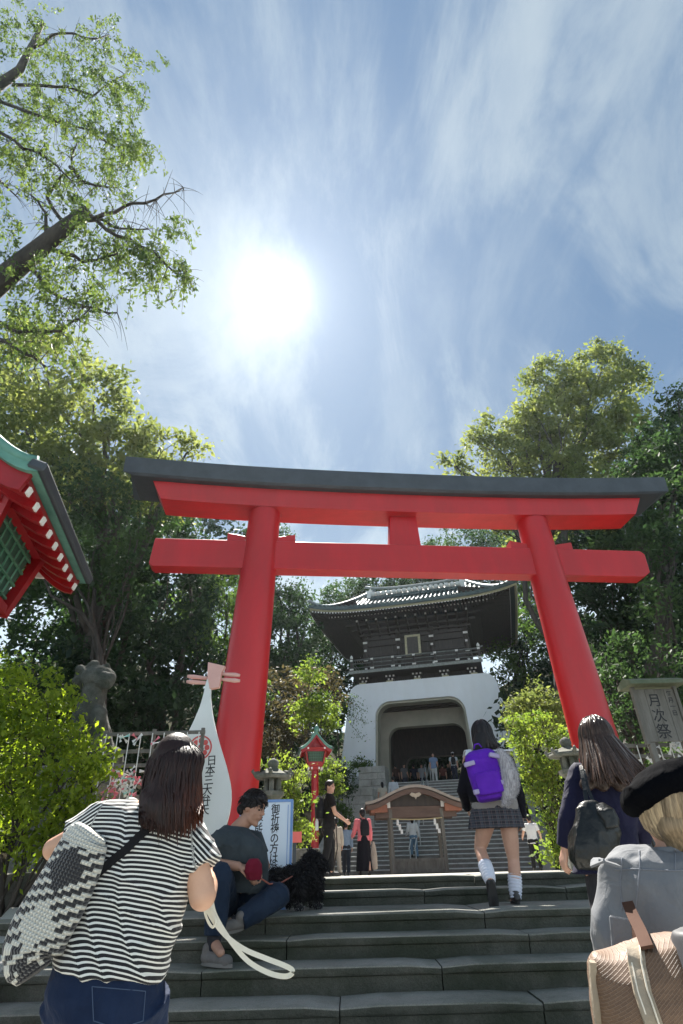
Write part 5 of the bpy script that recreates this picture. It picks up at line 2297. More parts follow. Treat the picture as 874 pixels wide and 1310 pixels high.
def hand_shape(mb, wrist, d, palm, s=1.0, curl=.5, left=False):
    """palm, four fingers of different length and a thumb leaving the side; palm = direction the palm faces"""
    d = Vector(d).normalized()
    n = Vector(palm)
    n = (n - d * n.dot(d)).normalized()
    lat = d.cross(n) * (-1 if left else 1)        # thumb side
    w = Vector(wrist)
    for k in (-1.5, -.5, .5, 1.5):
        mb.cone(w + d * .012 * s + lat * k * .010 * s, .0150 * s, w + d * .080 * s + lat * k * .0175 * s, .0120 * s, 10)
    mb.ellipsoid(w + d * .035 * s + lat * .020 * s + n * .008 * s, (.020 * s, .020 * s, .020 * s), None, 10, 8)
    for i, k in enumerate((1.5, .5, -.5, -1.5)):
        L_ = (.072, .080, .074, .058)[i] * s
        p = w + d * (.084 - .004 * abs(i - 1)) * s + lat * k * .0185 * s
        a = 0.0
        dd = (d + lat * k * .05).normalized()
        for j, fr in enumerate((.45, .31, .24)):
            a += curl * (.75, .95, .6)[j] + .04 * i
            v = dd * math.cos(a) + n * math.sin(a)
            p2 = p + v * L_ * fr
            mb.cone(p, (.0095, .0088, .0080)[j] * s, p2, (.0088, .0080, .0070)[j] * s, 8)
            p = p2
    p = w + d * .028 * s + lat * .026 * s + n * .004 * s
    for j, L_ in enumerate((.034, .030, .024)):
        v = (d * (.62 + .12 * j) + lat * (.62 - .25 * j * (1 + curl)) + n * (.28 + .35 * curl * j)).normalized()
        p2 = p + v * L_ * s
        mb.cone(p, (.0125, .0105, .0092)[j] * s, p2, (.0105, .0092, .0075)[j] * s, 8)
        p = p2


def hair_locks(par, org, c, up, fwd, s, mat, n, length, phi=2.2, fall=(0, 0, -1), spread=1.0, width=.013, back=0.0, puff=1.0, seed=1, cut=None, ab=(.082, .102, .108), wave=.01, name='hair_lock', tipfrac=1.0, z_lo=None):
    """tapered locks that run from the parting over the skull and then hang; one joined part"""
    rs = random.Random(seed)
    M = frame_of(up, fwd)
    fall = Vector(fall).normalized()
    c = Vector(c)
    mb = MB(org)
    tones = []
    for i in range(n):
        ph = (rs.random() * 2 - 1) * phi
        L_ = length(ph) * (.80 + .28 * rs.random()) * s
        pts, ra = [], []
        k0 = (1.02 + .12 * rs.random() ** 2) * puff
        th0 = .10 + rs.random() * .9
        lat = math.sin(ph)
        ph_w = rs.random() * 6
        m1 = 7
        for j in range(m1):
            th = th0 + (math.pi * .52 - th0) * j / (m1 - 1)
            v = Vector((lat * ab[0] * math.sin(th), -math.cos(ph) * ab[1] * math.sin(th), ab[2] * math.cos(th) + .012)) * k0 * s
            pts.append(c + M @ v)
        e = pts[-1]
        side = (M @ Vector((lat, -math.cos(ph), 0)))
        m2 = 8 if L_ > .05 else 2
        for j in range(1, m2 + 1):
            u = j / m2
            w = Vector((math.sin(ph_w + u * 5), math.cos(ph_w * 1.7 + u * 4), 0)) * wave * u
            pts.append(e + fall * L_ * u + side * ((spread - 1) * L_ * u * .35) + M @ Vector((0, -back * u, 0)) + w)
        m = len(pts)
        r0 = width * (.7 + .6 * rs.random()) * s
        for j in range(m):
            t = j / (m - 1)
            ra.append(r0 * (.55 + .45 * math.sin(min(1, t * 3) * math.pi / 2)) * (1 - .82 * max(0, (t - .72) / .28) ** 1.3 * tipfrac))
        nb = len(mb.v)
        mb.tube(pts, ra, 6, flat=.5, ref=side)
        tn = rs.random()
        for j in range(m):
            tones += [min(1, .25 * tn + .75 * (j / (m - 1)) ** 2.2 * (.5 + tn * .6))] * 6
    me = mb.mesh(name, True, fix=False)
    add_attr(me, 'tone', tones[:len(me.vertices)] + [0] * max(0, len(me.vertices) - len(tones)))
    o = new_obj(name, me, par, mat)
    o['kind'] = 'stuff'
    return o


def skin_body(par, mb, mat, voxel=.008, smooth=2, name='body'):
    me = union_mesh(mb, voxel, smooth, name)
    return new_obj(name, me, par, mat)


def folds(me, amp=.006, freq=7.0, stretch=(1, 1, .45), seed=0.0, ridge=True):
    co, no = mesh_co(me), mesh_no(me)
    st = Vector(stretch)
    d = np.empty(len(co))
    for i, c in enumerate(co):
        q = Vector((c[0] * st.x * freq + seed, c[1] * st.y * freq, c[2] * st.z * freq))
        v = mnoise.noise(q)
        if ridge:
            v = (1 - abs(v) * 2.2) ** 3 * .9 - .3 if abs(v) < .45 else -.3
        d[i] = v * amp + mnoise.noise(q * 2.7) * amp * .35
    set_co(me, co + no * d[:, None])


def cloth(par, mb, mat, name, voxel=.009, smooth=3, amp=.005, freq=7.0, stretch=(1, 1, .45), seed=0.0, cuts=()):
    me = union_mesh(mb, voxel, smooth, name)
    if cuts:
        bm = bmesh.new()
        bm.from_mesh(me)
        for (co, no) in cuts:
            r = bmesh.ops.bisect_plane(bm, geom=bm.verts[:] + bm.edges[:] + bm.faces[:], plane_co=Vector(co) - mb.o, plane_no=Vector(no), clear_outer=True)
            ed = [g for g in r['geom_cut'] if isinstance(g, bmesh.types.BMEdge)]
            if ed:
                bmesh.ops.holes_fill(bm, edges=ed, sides=0)
        bm.to_mesh(me)
        bm.free()
        me.polygons.foreach_set('use_smooth', [True] * len(me.polygons))
    if amp > 0:
        folds(me, amp, freq, stretch, seed)
    return new_obj(name, me, par, mat)


def px_ring(xl, yl, xr, yr, Y, d, n=26, e=2.3, back=None):
    """closed ring through two silhouette pixels, half depth d; superellipse section"""
    a, b = at(xl, yl, Y), at(xr, yr, Y)
    c = (a + b) / 2
    u = (b - a) / 2
    out = []
    for k in range(n):
        t = 2 * math.pi * k / n
        cs, sn = math.cos(t), math.sin(t)
        x = math.copysign(abs(cs) ** (2 / e), cs)
        y = math.copysign(abs(sn) ** (2 / e), sn)
        out.append(c + u * x + Vector((0, d * y, 0)))
    return out


def shoe(par, org, heel, toe, s=1.0, mat=None, name='shoe', up=UP, sole=None):
    heel, toe = Vector(heel), Vector(toe)
    d = (toe - heel).normalized()
    u = (Vector(up) - d * Vector(up).dot(d)).normalized()
    mb = MB(org)
    mb.cone(heel + u * .038 * s + d * .03 * s, .036 * s, heel + d * .10 * s + u * .034 * s, .038 * s)
    mb.cone(heel + d * .10 * s + u * .034 * s, .038 * s, toe - d * .04 * s + u * .026 * s, .036 * s)
    mb.cone(heel + u * .06 * s + d * .035 * s, .034 * s, heel + u * .085 * s + d * .04 * s, .034 * s)
    o = cloth(par, mb, mat, name, .007, 2, 0)
    r = d.cross(u)
    mb = MB(org)
    ol = []
    L_ = (toe - heel).length
    for k in range(18):
        a = 2 * math.pi * k / 18
        ol.append((L_ * .5 + L_ * .52 * math.cos(a), (.036 + .008 * math.cos(a)) * s * math.sin(a)))
    mb.prism(ol, -.004 * s, .016 * s, lambda a_, b_, w: heel + d * a_ + r * b_ + u * w)
    mb.build('sole', sole or M_eye, o)
    return o


def strap(par, org, pts, w, th, mat, name='strap', side=None, kind=None):
    """flat band through the points"""
    mb = MB(org)
    P_ = [Vector(p) for p in pts]
    S = []
    n = len(P_)
    for i in range(n - 1):
        p0, p1, p2, p3 = P_[max(0, i - 1)], P_[i], P_[i + 1], P_[min(n - 1, i + 2)]
        for k in range(5):
            t = k / 5
            S.append(.5 * ((2 * p1) + (-p0 + p2) * t + (2 * p0 - 5 * p1 + 4 * p2 - p3) * t ** 2 + (-p0 + 3 * p1 - 3 * p2 + p3) * t ** 3))
    S.append(P_[-1])
    rings = []
    for i, q in enumerate(S):
        d = (S[min(i + 1, len(S) - 1)] - S[max(0, i - 1)]).normalized()
        sd = Vector(side) if side is not None else d.cross(Vector((0, -1, 0)))
        sd = (sd - d * sd.dot(d)).normalized()
        nn = d.cross(sd)
        rings.append([q + sd * w / 2 + nn * th / 2, q - sd * w / 2 + nn * th / 2, q - sd * w / 2 - nn * th / 2, q + sd * w / 2 - nn * th / 2])
    mb.loft(rings)
    return mb.build(name, mat, par, auto=40)


def drape(o, org, pts, off=.002, n=6):
    """lay a line of world points on the back surface of a garment"""
    from mathutils.bvhtree import BVHTree
    me = o.data
    bv = BVHTree.FromPolygons([v.co + Vector(org) for v in me.vertices], [tuple(p.vertices) for p in me.polygons])
    out = []
    P_ = [Vector(p) for p in pts]
    for i in range(len(P_) - 1):
        for k in range(n):
            q = P_[i].lerp(P_[i + 1], k / n)
            out.append(q)
    out.append(P_[-1])
    res = []
    for q in out:
        eye = Vector((0, 0, EYE))
        d = (q - eye).normalized()
        h = bv.ray_cast(eye, d)
        res.append(h[0] + h[1] * off if h[0] is not None and (h[0] - q).length < .25 else q)
    return res


# ------------------------------------------------------------------ stripes for the shirt
def stripe_mat():
    m, nt, N, L, b = nodes_of('striped_jersey')
    a = N.new('ShaderNodeAttribute')
    a.attribute_name = 'stripe'
    fr = N.new('ShaderNodeMath')
    fr.operation = 'FRACT'
    L.new(a.outputs['Fac'], fr.inputs[0])
    g = N.new('ShaderNodeMath')
    g.operation = 'LESS_THAN'
    g.inputs[1].default_value = .40
    L.new(fr.outputs[0], g.inputs[0])
    mx = N.new('ShaderNodeMixRGB')
    L.new(g.outputs[0], mx.inputs[0])
    mx.inputs[1].default_value = (.005, .005, .008, 1)
    mx.inputs[2].default_value = (.70, .70, .66, 1)
    L.new(mx.outputs[0], b.inputs['Base Color'])
    b.inputs['Roughness'].default_value = .85
    b.inputs['Sheen Weight'].default_value = .15
    tc = N.new('ShaderNodeTexCoord')
    n2 = N.new('ShaderNodeTexNoise')
    n2.inputs['Scale'].default_value = 9
    n2.inputs['Detail'].default_value = 3
    n2.inputs['Distortion'].default_value = 1.0
    L.new(tc.outputs['Object'], n2.inputs['Vector'])
    b2 = N.new('ShaderNodeBump')
    b2.inputs['Strength'].default_value = .5
    b2.inputs['Distance'].default_value = .02
    L.new(n2.outputs[0], b2.inputs['Height'])
    L.new(b2.outputs[0], b.inputs['Normal'])
    return m


# ================================================================== WOMAN IN THE STRIPED SHIRT
def striped_woman():
    Y = 2.62
    base = Vector((at(135, 1240, Y).x, Y, Z_LOW))
    t = thing('person', base, 'long haired woman in black and white striped shirt and jeans leaning forward', 'person')
    neck, head = at(211, 1024, Y), at(222, 984, Y + .03)
    shL, shR = at(140, 1052, Y), at(240, 1060, Y)
    elL, elR = at(69, 1086, Y + .02), at(259, 1146, Y - .02)
    haL, haR = at(118, 1122, Y + .26), at(268, 1118, Y + .20)
    pel = at(134, 1250, Y)
    hd_up = (at(236, 940, Y + .05) - at(214, 1010, Y + .02)).normalized()
    fw = Vector((.35, .93, -.25))
    mb = MB(base)
    head_shape(mb, head, hd_up, fw, 1.0)
    mb.cone(neck - Vector((0, 0, .02)), .062, head + Vector((0, -.01, -.03)), .052)
    wa, ch = at(160, 1160, Y), at(190, 1085, Y)
    for sx in (-1, 1):
        r = Vector((sx, 0, 0))
        mb.cone(ch + r * .08, .09, wa + r * .07, .085)
        mb.cone(wa + r * .07, .085, pel + r * .085, .10)
        mb.cone(ch + r * .07, .08, neck + r * .02, .05)
        kn = Vector((pel.x + sx * .10, Y + .03, Z_LOW + .47))
        an = Vector((pel.x + sx * .11, Y - .02, Z_LOW + .09))
        mb.cone(pel + r * .09 - Vector((0, 0, .05)), .095, kn, .055)
        mb.cone(kn, .055, an, .038)
        mb.cone(an, .036, an + Vector((0, .13, -.05)), .028)
    mb.chain([neck + Vector((0, 0, -.03)), shL, elL], [.055, .058, .042])
    wrL = elL.lerp(haL, .88)
    mb.chain([elL, elL.lerp(haL, .4), wrL], [.043, .043, .028])
    hand_shape(mb, wrL, haL - elL, (0, 0, -1), 1, .7, True)
    mb.chain([neck + Vector((0, 0, -.03)), shR, elR], [.055, .058, .050])
    wrR = elR.lerp(haR, .82)
    mb.chain([elR, elR.lerp(haR, .4), wrR], [.052, .050, .030])
    hand_shape(mb, wrR, haR - elR, (-1, 0, 0), 1, 1.15)
    skin_body(t, mb, M_skin_w, .008, 3)

    # shirt
    mb = MB(base)
    R_ = [(196, 1022, 232, 1026, .055), (176, 1028, 243, 1036, .085), (146, 1036, 253, 1048, .10), (122, 1052, 257, 1066, .118), (112, 1075, 257, 1088, .130), (106, 1100, 252, 1116, .135), (98, 1130, 242, 1148, .138), (90, 1160, 232, 1180, .142),
          (82, 1190, 222, 1210, .15), (76, 1214, 214, 1233, .158), (72, 1234, 208, 1253, .165)]
    mb.loft([px_ring(a, b, c, d, Y, e) for (a, b, c, d, e) in R_])
    mb.tube([shL + Vector((.10, 0, -.02)), shL, shL.lerp(elL, .66)], [.10, .088, .082], 20)
    mb.tube([shR + Vector((-.10, 0, -.03)), shR, shR.lerp(elR, .40) + Vector((.012, 0, 0)), shR.lerp(elR, .60) + Vector((.02, 0, 0))], [.10, .082, .080, .084], 20)
    me = union_mesh(mb, .0075, 4, 'shirt')
    co, no = mesh_co(me), mesh_no(me)
    # diagonal drag folds under the bag strap and at the right side
    d = np.empty(len(co))
    for i, c in enumerate(co):
        q = Vector(c)
        v = mnoise.noise(Vector((q.x * 9 + q.z * 5, q.y * 3, q.z * 3.2)))
        w = mnoise.noise(Vector((q.x * 3, q.y * 3, q.z * 16 + q.x * 7)) + Vector((7, 0, 0)))
        d[i] = (1 - min(1, abs(v) * 2.4)) ** 2 * .011 + (1 - min(1, abs(w) * 2.8)) ** 2 * .006 - .004
    co2 = co + no * d[:, None]
    set_co(me, co2)
    W = co2 + np.array(base)
    a_ = R(8)
    sL, eL = np.array(shL), np.array(elL)
    sR, eR = np.array(shR), np.array(elR)
    st = np.empty(len(W))
    for i, p in enumerate(W):
        q = Vector(p)
        s_ = (p[0] * math.sin(a_) + p[2] * math.cos(a_))
        s_ += .10 * (q.x - wa.x) ** 2 * 2 + .014 * mnoise.noise(Vector((q.x * 5, q.y * 4, q.z * 5))) + d[i] * .5
        # drop shoulders: beyond the seam the stripe follows the sleeve
        seamL = shL.x - .035 - .25 * (shL.z - p[2])
        seamR = shR.x + .030 + .28 * (shR.z - p[2])
        if p[0] < seamL and p[2] > elL.z - .05:
            s_ = (p[0] * -math.sin(R(36)) + p[2] * math.cos(R(36))) + .008 * mnoise.noise(q * 6)
        elif p[0] > seamR and p[2] > elR.z + .02:
            s_ = (p[0] * math.sin(R(42)) + p[2] * math.cos(R(42))) + .008 * mnoise.noise(q * 6)
        st[i] = s_ / .0150
    add_attr(me, 'stripe', st + 200)
    shirt_o = new_obj('shirt', me, t, stripe_mat())

    # jeans
    mb = MB(base)
    RJ = [(84, 1205, 208, 1222, .125), (72, 1232, 208, 1248, .145), (64, 1265, 206, 1275, .155), (63, 1300, 204, 1306, .150)]
    mb.loft([px_ring(a, b, c, d, Y, e) for (a, b, c, d, e) in RJ])
    zl = at(134, 1300, Y)
    for sx in (-1, 1):
        k0 = Vector((zl.x + sx * .105, Y, zl.z + .03))
        kn = Vector((zl.x + sx * .12, Y + .03, Z_LOW + .47))
        an = Vector((zl.x + sx * .13, Y - .02, Z_LOW + .06))
        mb.tube([k0, kn, an], [.125, .095, .085], 16)
    jeans_o = cloth(t, mb, fabric('denim', (.006, .014, .040), (.013, .026, .064), .8, 300, .4), 'jeans', .009, 3, .006, 8)
    M_thr = pbr('jeans_stitch', (.05, .08, .14), rough=.8)
    # back pockets
    for (x0, x1, y0, y1) in ((118, 186, 1262, 1306),):
        mb = MB(base)
        a = [at(x0, y0, Y - .162), at(x1, y0 + 6, Y - .150), at(x1 - 3, y1, Y - .150), at((x0 + x1) / 2, y1 + 10, Y - .160), at(x0 + 2, y1, Y - .160)]
        for i in range(5):
            mb.tube(drape(jeans_o, base, [a[i], a[(i + 1) % 5]], .001), .0016, 5)
        mb.build('pocket_stitching', M_thr, t)
    # shoes
    for sx in (-1, 1):
        an = Vector((zl.x + sx * .13, Y - .02, Z_LOW))
        shoe(t, base, an + Vector((0, -.06, .006)), an + Vector((0, .20, .006)), 1, pbr('white_sneaker', (.7, .7, .68), rough=.6), sole=M_tip)

    # hair: solid core and locks
    mb = MB(base)
    M = frame_of(hd_up, fw)
    mb.ellipsoid(head + M @ Vector((0, -.018, .022)), (.088, .108, .112), M.to_euler(), 18, 14)
    mb.ellipsoid(at(223, 975, Y - .02), (.098, .10, .12))
    mb.cone(at(217, 1000, Y - .05), .088, at(208, 1035, Y - .10), .075)
    mb.cone(at(233, 1000, Y - .03), .070, at(240, 1028, Y - .06), .050)
    mb.cone(at(202, 1030, Y - .11), .06, at(212, 1052, Y - .125), .045)
    mb.cone(at(192, 1020, Y - .09), .045, at(188, 1050, Y - .13), .03)
    me = union_mesh(mb, .008, 3, 'hair')
    add_attr(me, 'tone', np.full(len(me.vertices), .05))
    new_obj('hair', me, t, H_brown)
    mb = MB(base)
    rs = random.Random(5)
    tones = []
    for i in range(560):
        u = rs.random()
        top = at(232 + rs.gauss(0, 5), 943 + rs.random() * 6, Y + .02 - rs.random() * .04)
        # silhouette bottom: from left (176) to right (262)
        xb = 177 + 84 * u
        yb = 1046 + 20 * math.sin(u * math.pi) + rs.gauss(0, 7) - 4 * u
        side = (u - .5) * 2
        mid1 = at(230 + side * 31 + rs.gauss(0, 2) - 3, 962 + 5 * abs(side), Y - .115 * math.sqrt(max(.03, 1 - side * side)) - .01 * rs.random())
        mid2 = at(220 + side * 35 + rs.gauss(0, 2.5), 1000, Y - .135 * math.sqrt(max(.05, 1 - side * side)) - .015 * rs.random())
        mid3 = at((220 + side * 38) * .5 + xb * .5, 1030, Y - .155 * math.sqrt(max(.12, 1 - side * side)) - .02 * rs.random())
        end = at(xb, yb, Y - .15 - .02 * rs.random())
        P_ = [top, mid1, mid2, mid3, end]
        S = []
        for a in range(4):
            p0, p1, p2, p3 = P_[max(0, a - 1)], P_[a], P_[a + 1], P_[min(4, a + 2)]
            for k in range(4):
                q_ = k / 4
                S.append(.5 * ((2 * p1) + (-p0 + p2) * q_ + (2 * p0 - 5 * p1 + 4 * p2 - p3) * q_ ** 2 + (-p0 + 3 * p1 - 3 * p2 + p3) * q_ ** 3))
        S.append(end)
        m = len(S)
        r0 = .0042 + .0038 * rs.random()
        mb.tube(S, [r0 * (.5 + .5 * min(1, j / 4)) * (1 - .85 * max(0, (j / (m - 1) - .7) / .3) ** 1.2) for j in range(m)], 5, flat=.55)
        tn = rs.random()
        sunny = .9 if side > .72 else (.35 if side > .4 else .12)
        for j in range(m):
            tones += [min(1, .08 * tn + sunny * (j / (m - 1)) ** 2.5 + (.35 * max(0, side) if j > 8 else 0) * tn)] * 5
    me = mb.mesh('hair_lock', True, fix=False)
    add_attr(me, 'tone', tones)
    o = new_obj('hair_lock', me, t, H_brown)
    o['kind'] = 'stuff'

    # ---------------- shoulder bag
    tb = thing('knitted_bag', at(60, 1150, Y - .12), 'large black and white knitted bolster bag with diamond pattern on the striped woman’s left side'.replace('’', "'"), 'bag')
    org = tb.location
    # axis from the top mouth to the bottom
    ax_ = [(118, 1063, 22), (112, 1072, 29), (100, 1098, 34), (84, 1130, 37), (68, 1162, 39), (52, 1192, 40), (42, 1214, 39), (40, 1232, 33), (44, 1246, 22)]
    mb = MB(org)
    rings = []
    nseg = 44
    pts = []
    for (x, y, r) in ax_:
        p = at(x, y, Y - .155)
        pts.append((p, r / ppm(p)))
    # resample
    fine = []
    for i in range(len(pts) - 1):
        for k in range(5):
            f = k / 5
            fine.append((pts[i][0].lerp(pts[i + 1][0], f), pts[i][1] * (1 - f) + pts[i + 1][1] * f))
    fine.append(pts[-1])
    vv = []
    run = 0
    for i, (p, r) in enumerate(fine):
        d = (fine[min(i + 1, len(fine) - 1)][0] - fine[max(0, i - 1)][0]).normalized()
        if i:
            run += (p - fine[i - 1][0]).length
        sd = d.cross(Vector((0, -1, 0))).normalized()
        fr = Vector((0, -1, 0))
        fr = (fr - d * fr.dot(d)).normalized()
        ring = []
        for k in range(nseg):
            a = 2 * math.pi * k / nseg
            bulge = 1 + .03 * math.sin(3 * a + i * .3)
            ring.append(p + (sd * math.cos(a) * 1.0 + fr * math.sin(a) * .62) * r * bulge)
            vv.append((run, a, r))
        rings.append(ring)
    mb.loft(rings)
    me = mb.mesh('bag_body', True)
    nv = len(me.vertices)
    add_attr(me, 'along', [q[0] for q in vv][:nv])
    add_attr(me, 'round', [math.cos(q[1]) * q[2] for q in vv][:nv])
    m, nt, N, L, b = nodes_of('knitted_wool')

    def attr(nm):
        a = N.new('ShaderNodeAttribute')
        a.attribute_name = nm
        return a.outputs['Fac']

    def mt(op, a, b_=0.0, c_=None):
        n_ = N.new('ShaderNodeMath')
        n_.operation = op
        for i_, x in enumerate((a, b_, c_)):
            if x is None:
                continue
            if isinstance(x, (int, float)):
                n_.inputs[i_].default_value = x
            else:
                L.new(x, n_.inputs[i_])
        return n_.outputs[0]
    al, ro = attr('along'), attr('round')
    KN = 1 / .0125                                     # stitches per metre
    u = mt('MULTIPLY', al, KN)
    v = mt('MULTIPLY', ro, KN)
    uq = mt('FLOOR', u)
    vq = mt('FLOOR', v)
    # big diamonds: |u'|+|v'| in stitch counts
    P0 = 14.0
    uu = mt('ABSOLUTE', mt('SUBTRACT', mt('MULTIPLY', mt('FRACT', mt('DIVIDE', mt('ADD', uq, 25.0), P0)), P0), P0 / 2))
    dm = mt('ADD', uu, mt('MULTIPLY', mt('ABSOLUTE', mt('ADD', vq, .5)), 1.15))
    inside = mt('LESS_THAN', dm, 6.3)
    parity = mt('MODULO', mt('FLOOR', mt('DIVIDE', mt('ADD', uq, 25.0), P0)), 2.0)
    diam_white = mt('MULTIPLY', inside, parity)
    # outside: houndstooth-like diagonal bars
    diag = mt('FRACT', mt('DIVIDE', mt('ADD', mt('MULTIPLY', uq, 1.0), mt('MULTIPLY', vq, -.5)), 3.0))
    bars = mt('LESS_THAN', diag, .5)
    out_w = mt('MULTIPLY', mt('SUBTRACT', 1.0, inside), bars)
    white = mt('ADD', diam_white, out_w)
    low = mt('GREATER_THAN', al, .57)
    top = mt('LESS_THAN', al, .055)
    white = mt('MAXIMUM', white, top)
    lowbars = mt('LESS_THAN', mt('FRACT', mt('DIVIDE', mt('ADD', vq, mt('MULTIPLY', uq, .5)), 2.4)), .52)
    mixl = N.new('ShaderNodeMixRGB')
    L.new(low, mixl.inputs[0])
    L.new(white, mixl.inputs[1])
    L.new(lowbars, mixl.inputs[2])
    mx = N.new('ShaderNodeMixRGB')
    L.new(mixl.outputs[0], mx.inputs[0])
    mx.inputs[1].default_value = (.014, .014, .018, 1)
    mx.inputs[2].default_value = (.66, .65, .58, 1)
    L.new(mx.outputs[0], b.inputs['Base Color'])
    b.inputs['Roughness'].default_value = .95
    b.inputs['Sheen Weight'].default_value = .3
    fu = mt('ABSOLUTE', mt('SUBTRACT', mt('FRACT', u), .5))
    fv = mt('ABSOLUTE', mt('SUBTRACT', mt('FRACT', mt('ADD', v, mt('MULTIPLY', fu, .6))), .5))
    hgt = mt('SUBTRACT', 1.0, mt('ADD', mt('POWER', mt('MULTIPLY', fu, 2.0), 2.0), mt('POWER', mt('MULTIPLY', fv, 2.0), 2.0)))
    bp = N.new('ShaderNodeBump')
    bp.inputs['Strength'].default_value = 1.0
    bp.inputs['Distance'].default_value = .006
    L.new(hgt, bp.inputs['Height'])
    L.new(bp.outputs[0], b.inputs['Normal'])
    new_obj('bag_body', me, tb, m)
    # thin black cross-body strap with its own bag hidden in front
    ts = thing('crossbody_strap', at(160, 1090, Y - .16), 'black crossbody strap running diagonally over the back of the striped shirt', 'bag strap')
    strap(ts, ts.location, drape(shirt_o, base, [at(206, 1046, Y - .13), at(188, 1062, Y - .158), at(160, 1088, Y - .165), at(132, 1112, Y - .165), at(112, 1128, Y - .15)], .006, 2), .030, .006, fabric('black_strap', (.012, .012, .014)), 'band')

    # leash
    tl_ = thing('dog_leash', haR, 'white dog leash hanging in a long loop from the striped woman\'s right hand', 'leash')
    M_ls = fabric('leash_white', (.74, .72, .62), (.66, .64, .54))
    YL = Y + .18
    P1 = [at(266, 1125, YL), at(262, 1150, YL), at(270, 1172, YL), at(288, 1196, YL), at(312, 1214, YL), (at(340, 1226, YL)), at(366, 1236, YL), at(375, 1243, YL), at(366, 1249, YL), at(345, 1245, YL), at(318, 1230, YL), at(296, 1205, YL), at(280, 1180, YL), at(272, 1160, YL), at(268, 1125, YL)]
    strap(tl_, tl_.location, P1, .017, .004, M_ls, 'leash_loop', side=(.25, .2, 1))
    P2 = [at(264, 1150, YL - .01), at(262, 1164, YL), at(266, 1178, YL), at(272, 1186, YL), at(276, 1178, YL - .01), at(268, 1160, YL)]
    strap(tl_, tl_.location, P2, .010, .004, M_ls, 'leash_end', side=(.25, .2, 1))


striped_woman()


# ================================================================== SCHOOLGIRL WITH THE PURPLE BACKPACK
M_blazer = fabric('dark_blazer', (.005, .005, .008), (.010, .009, .014), .8)


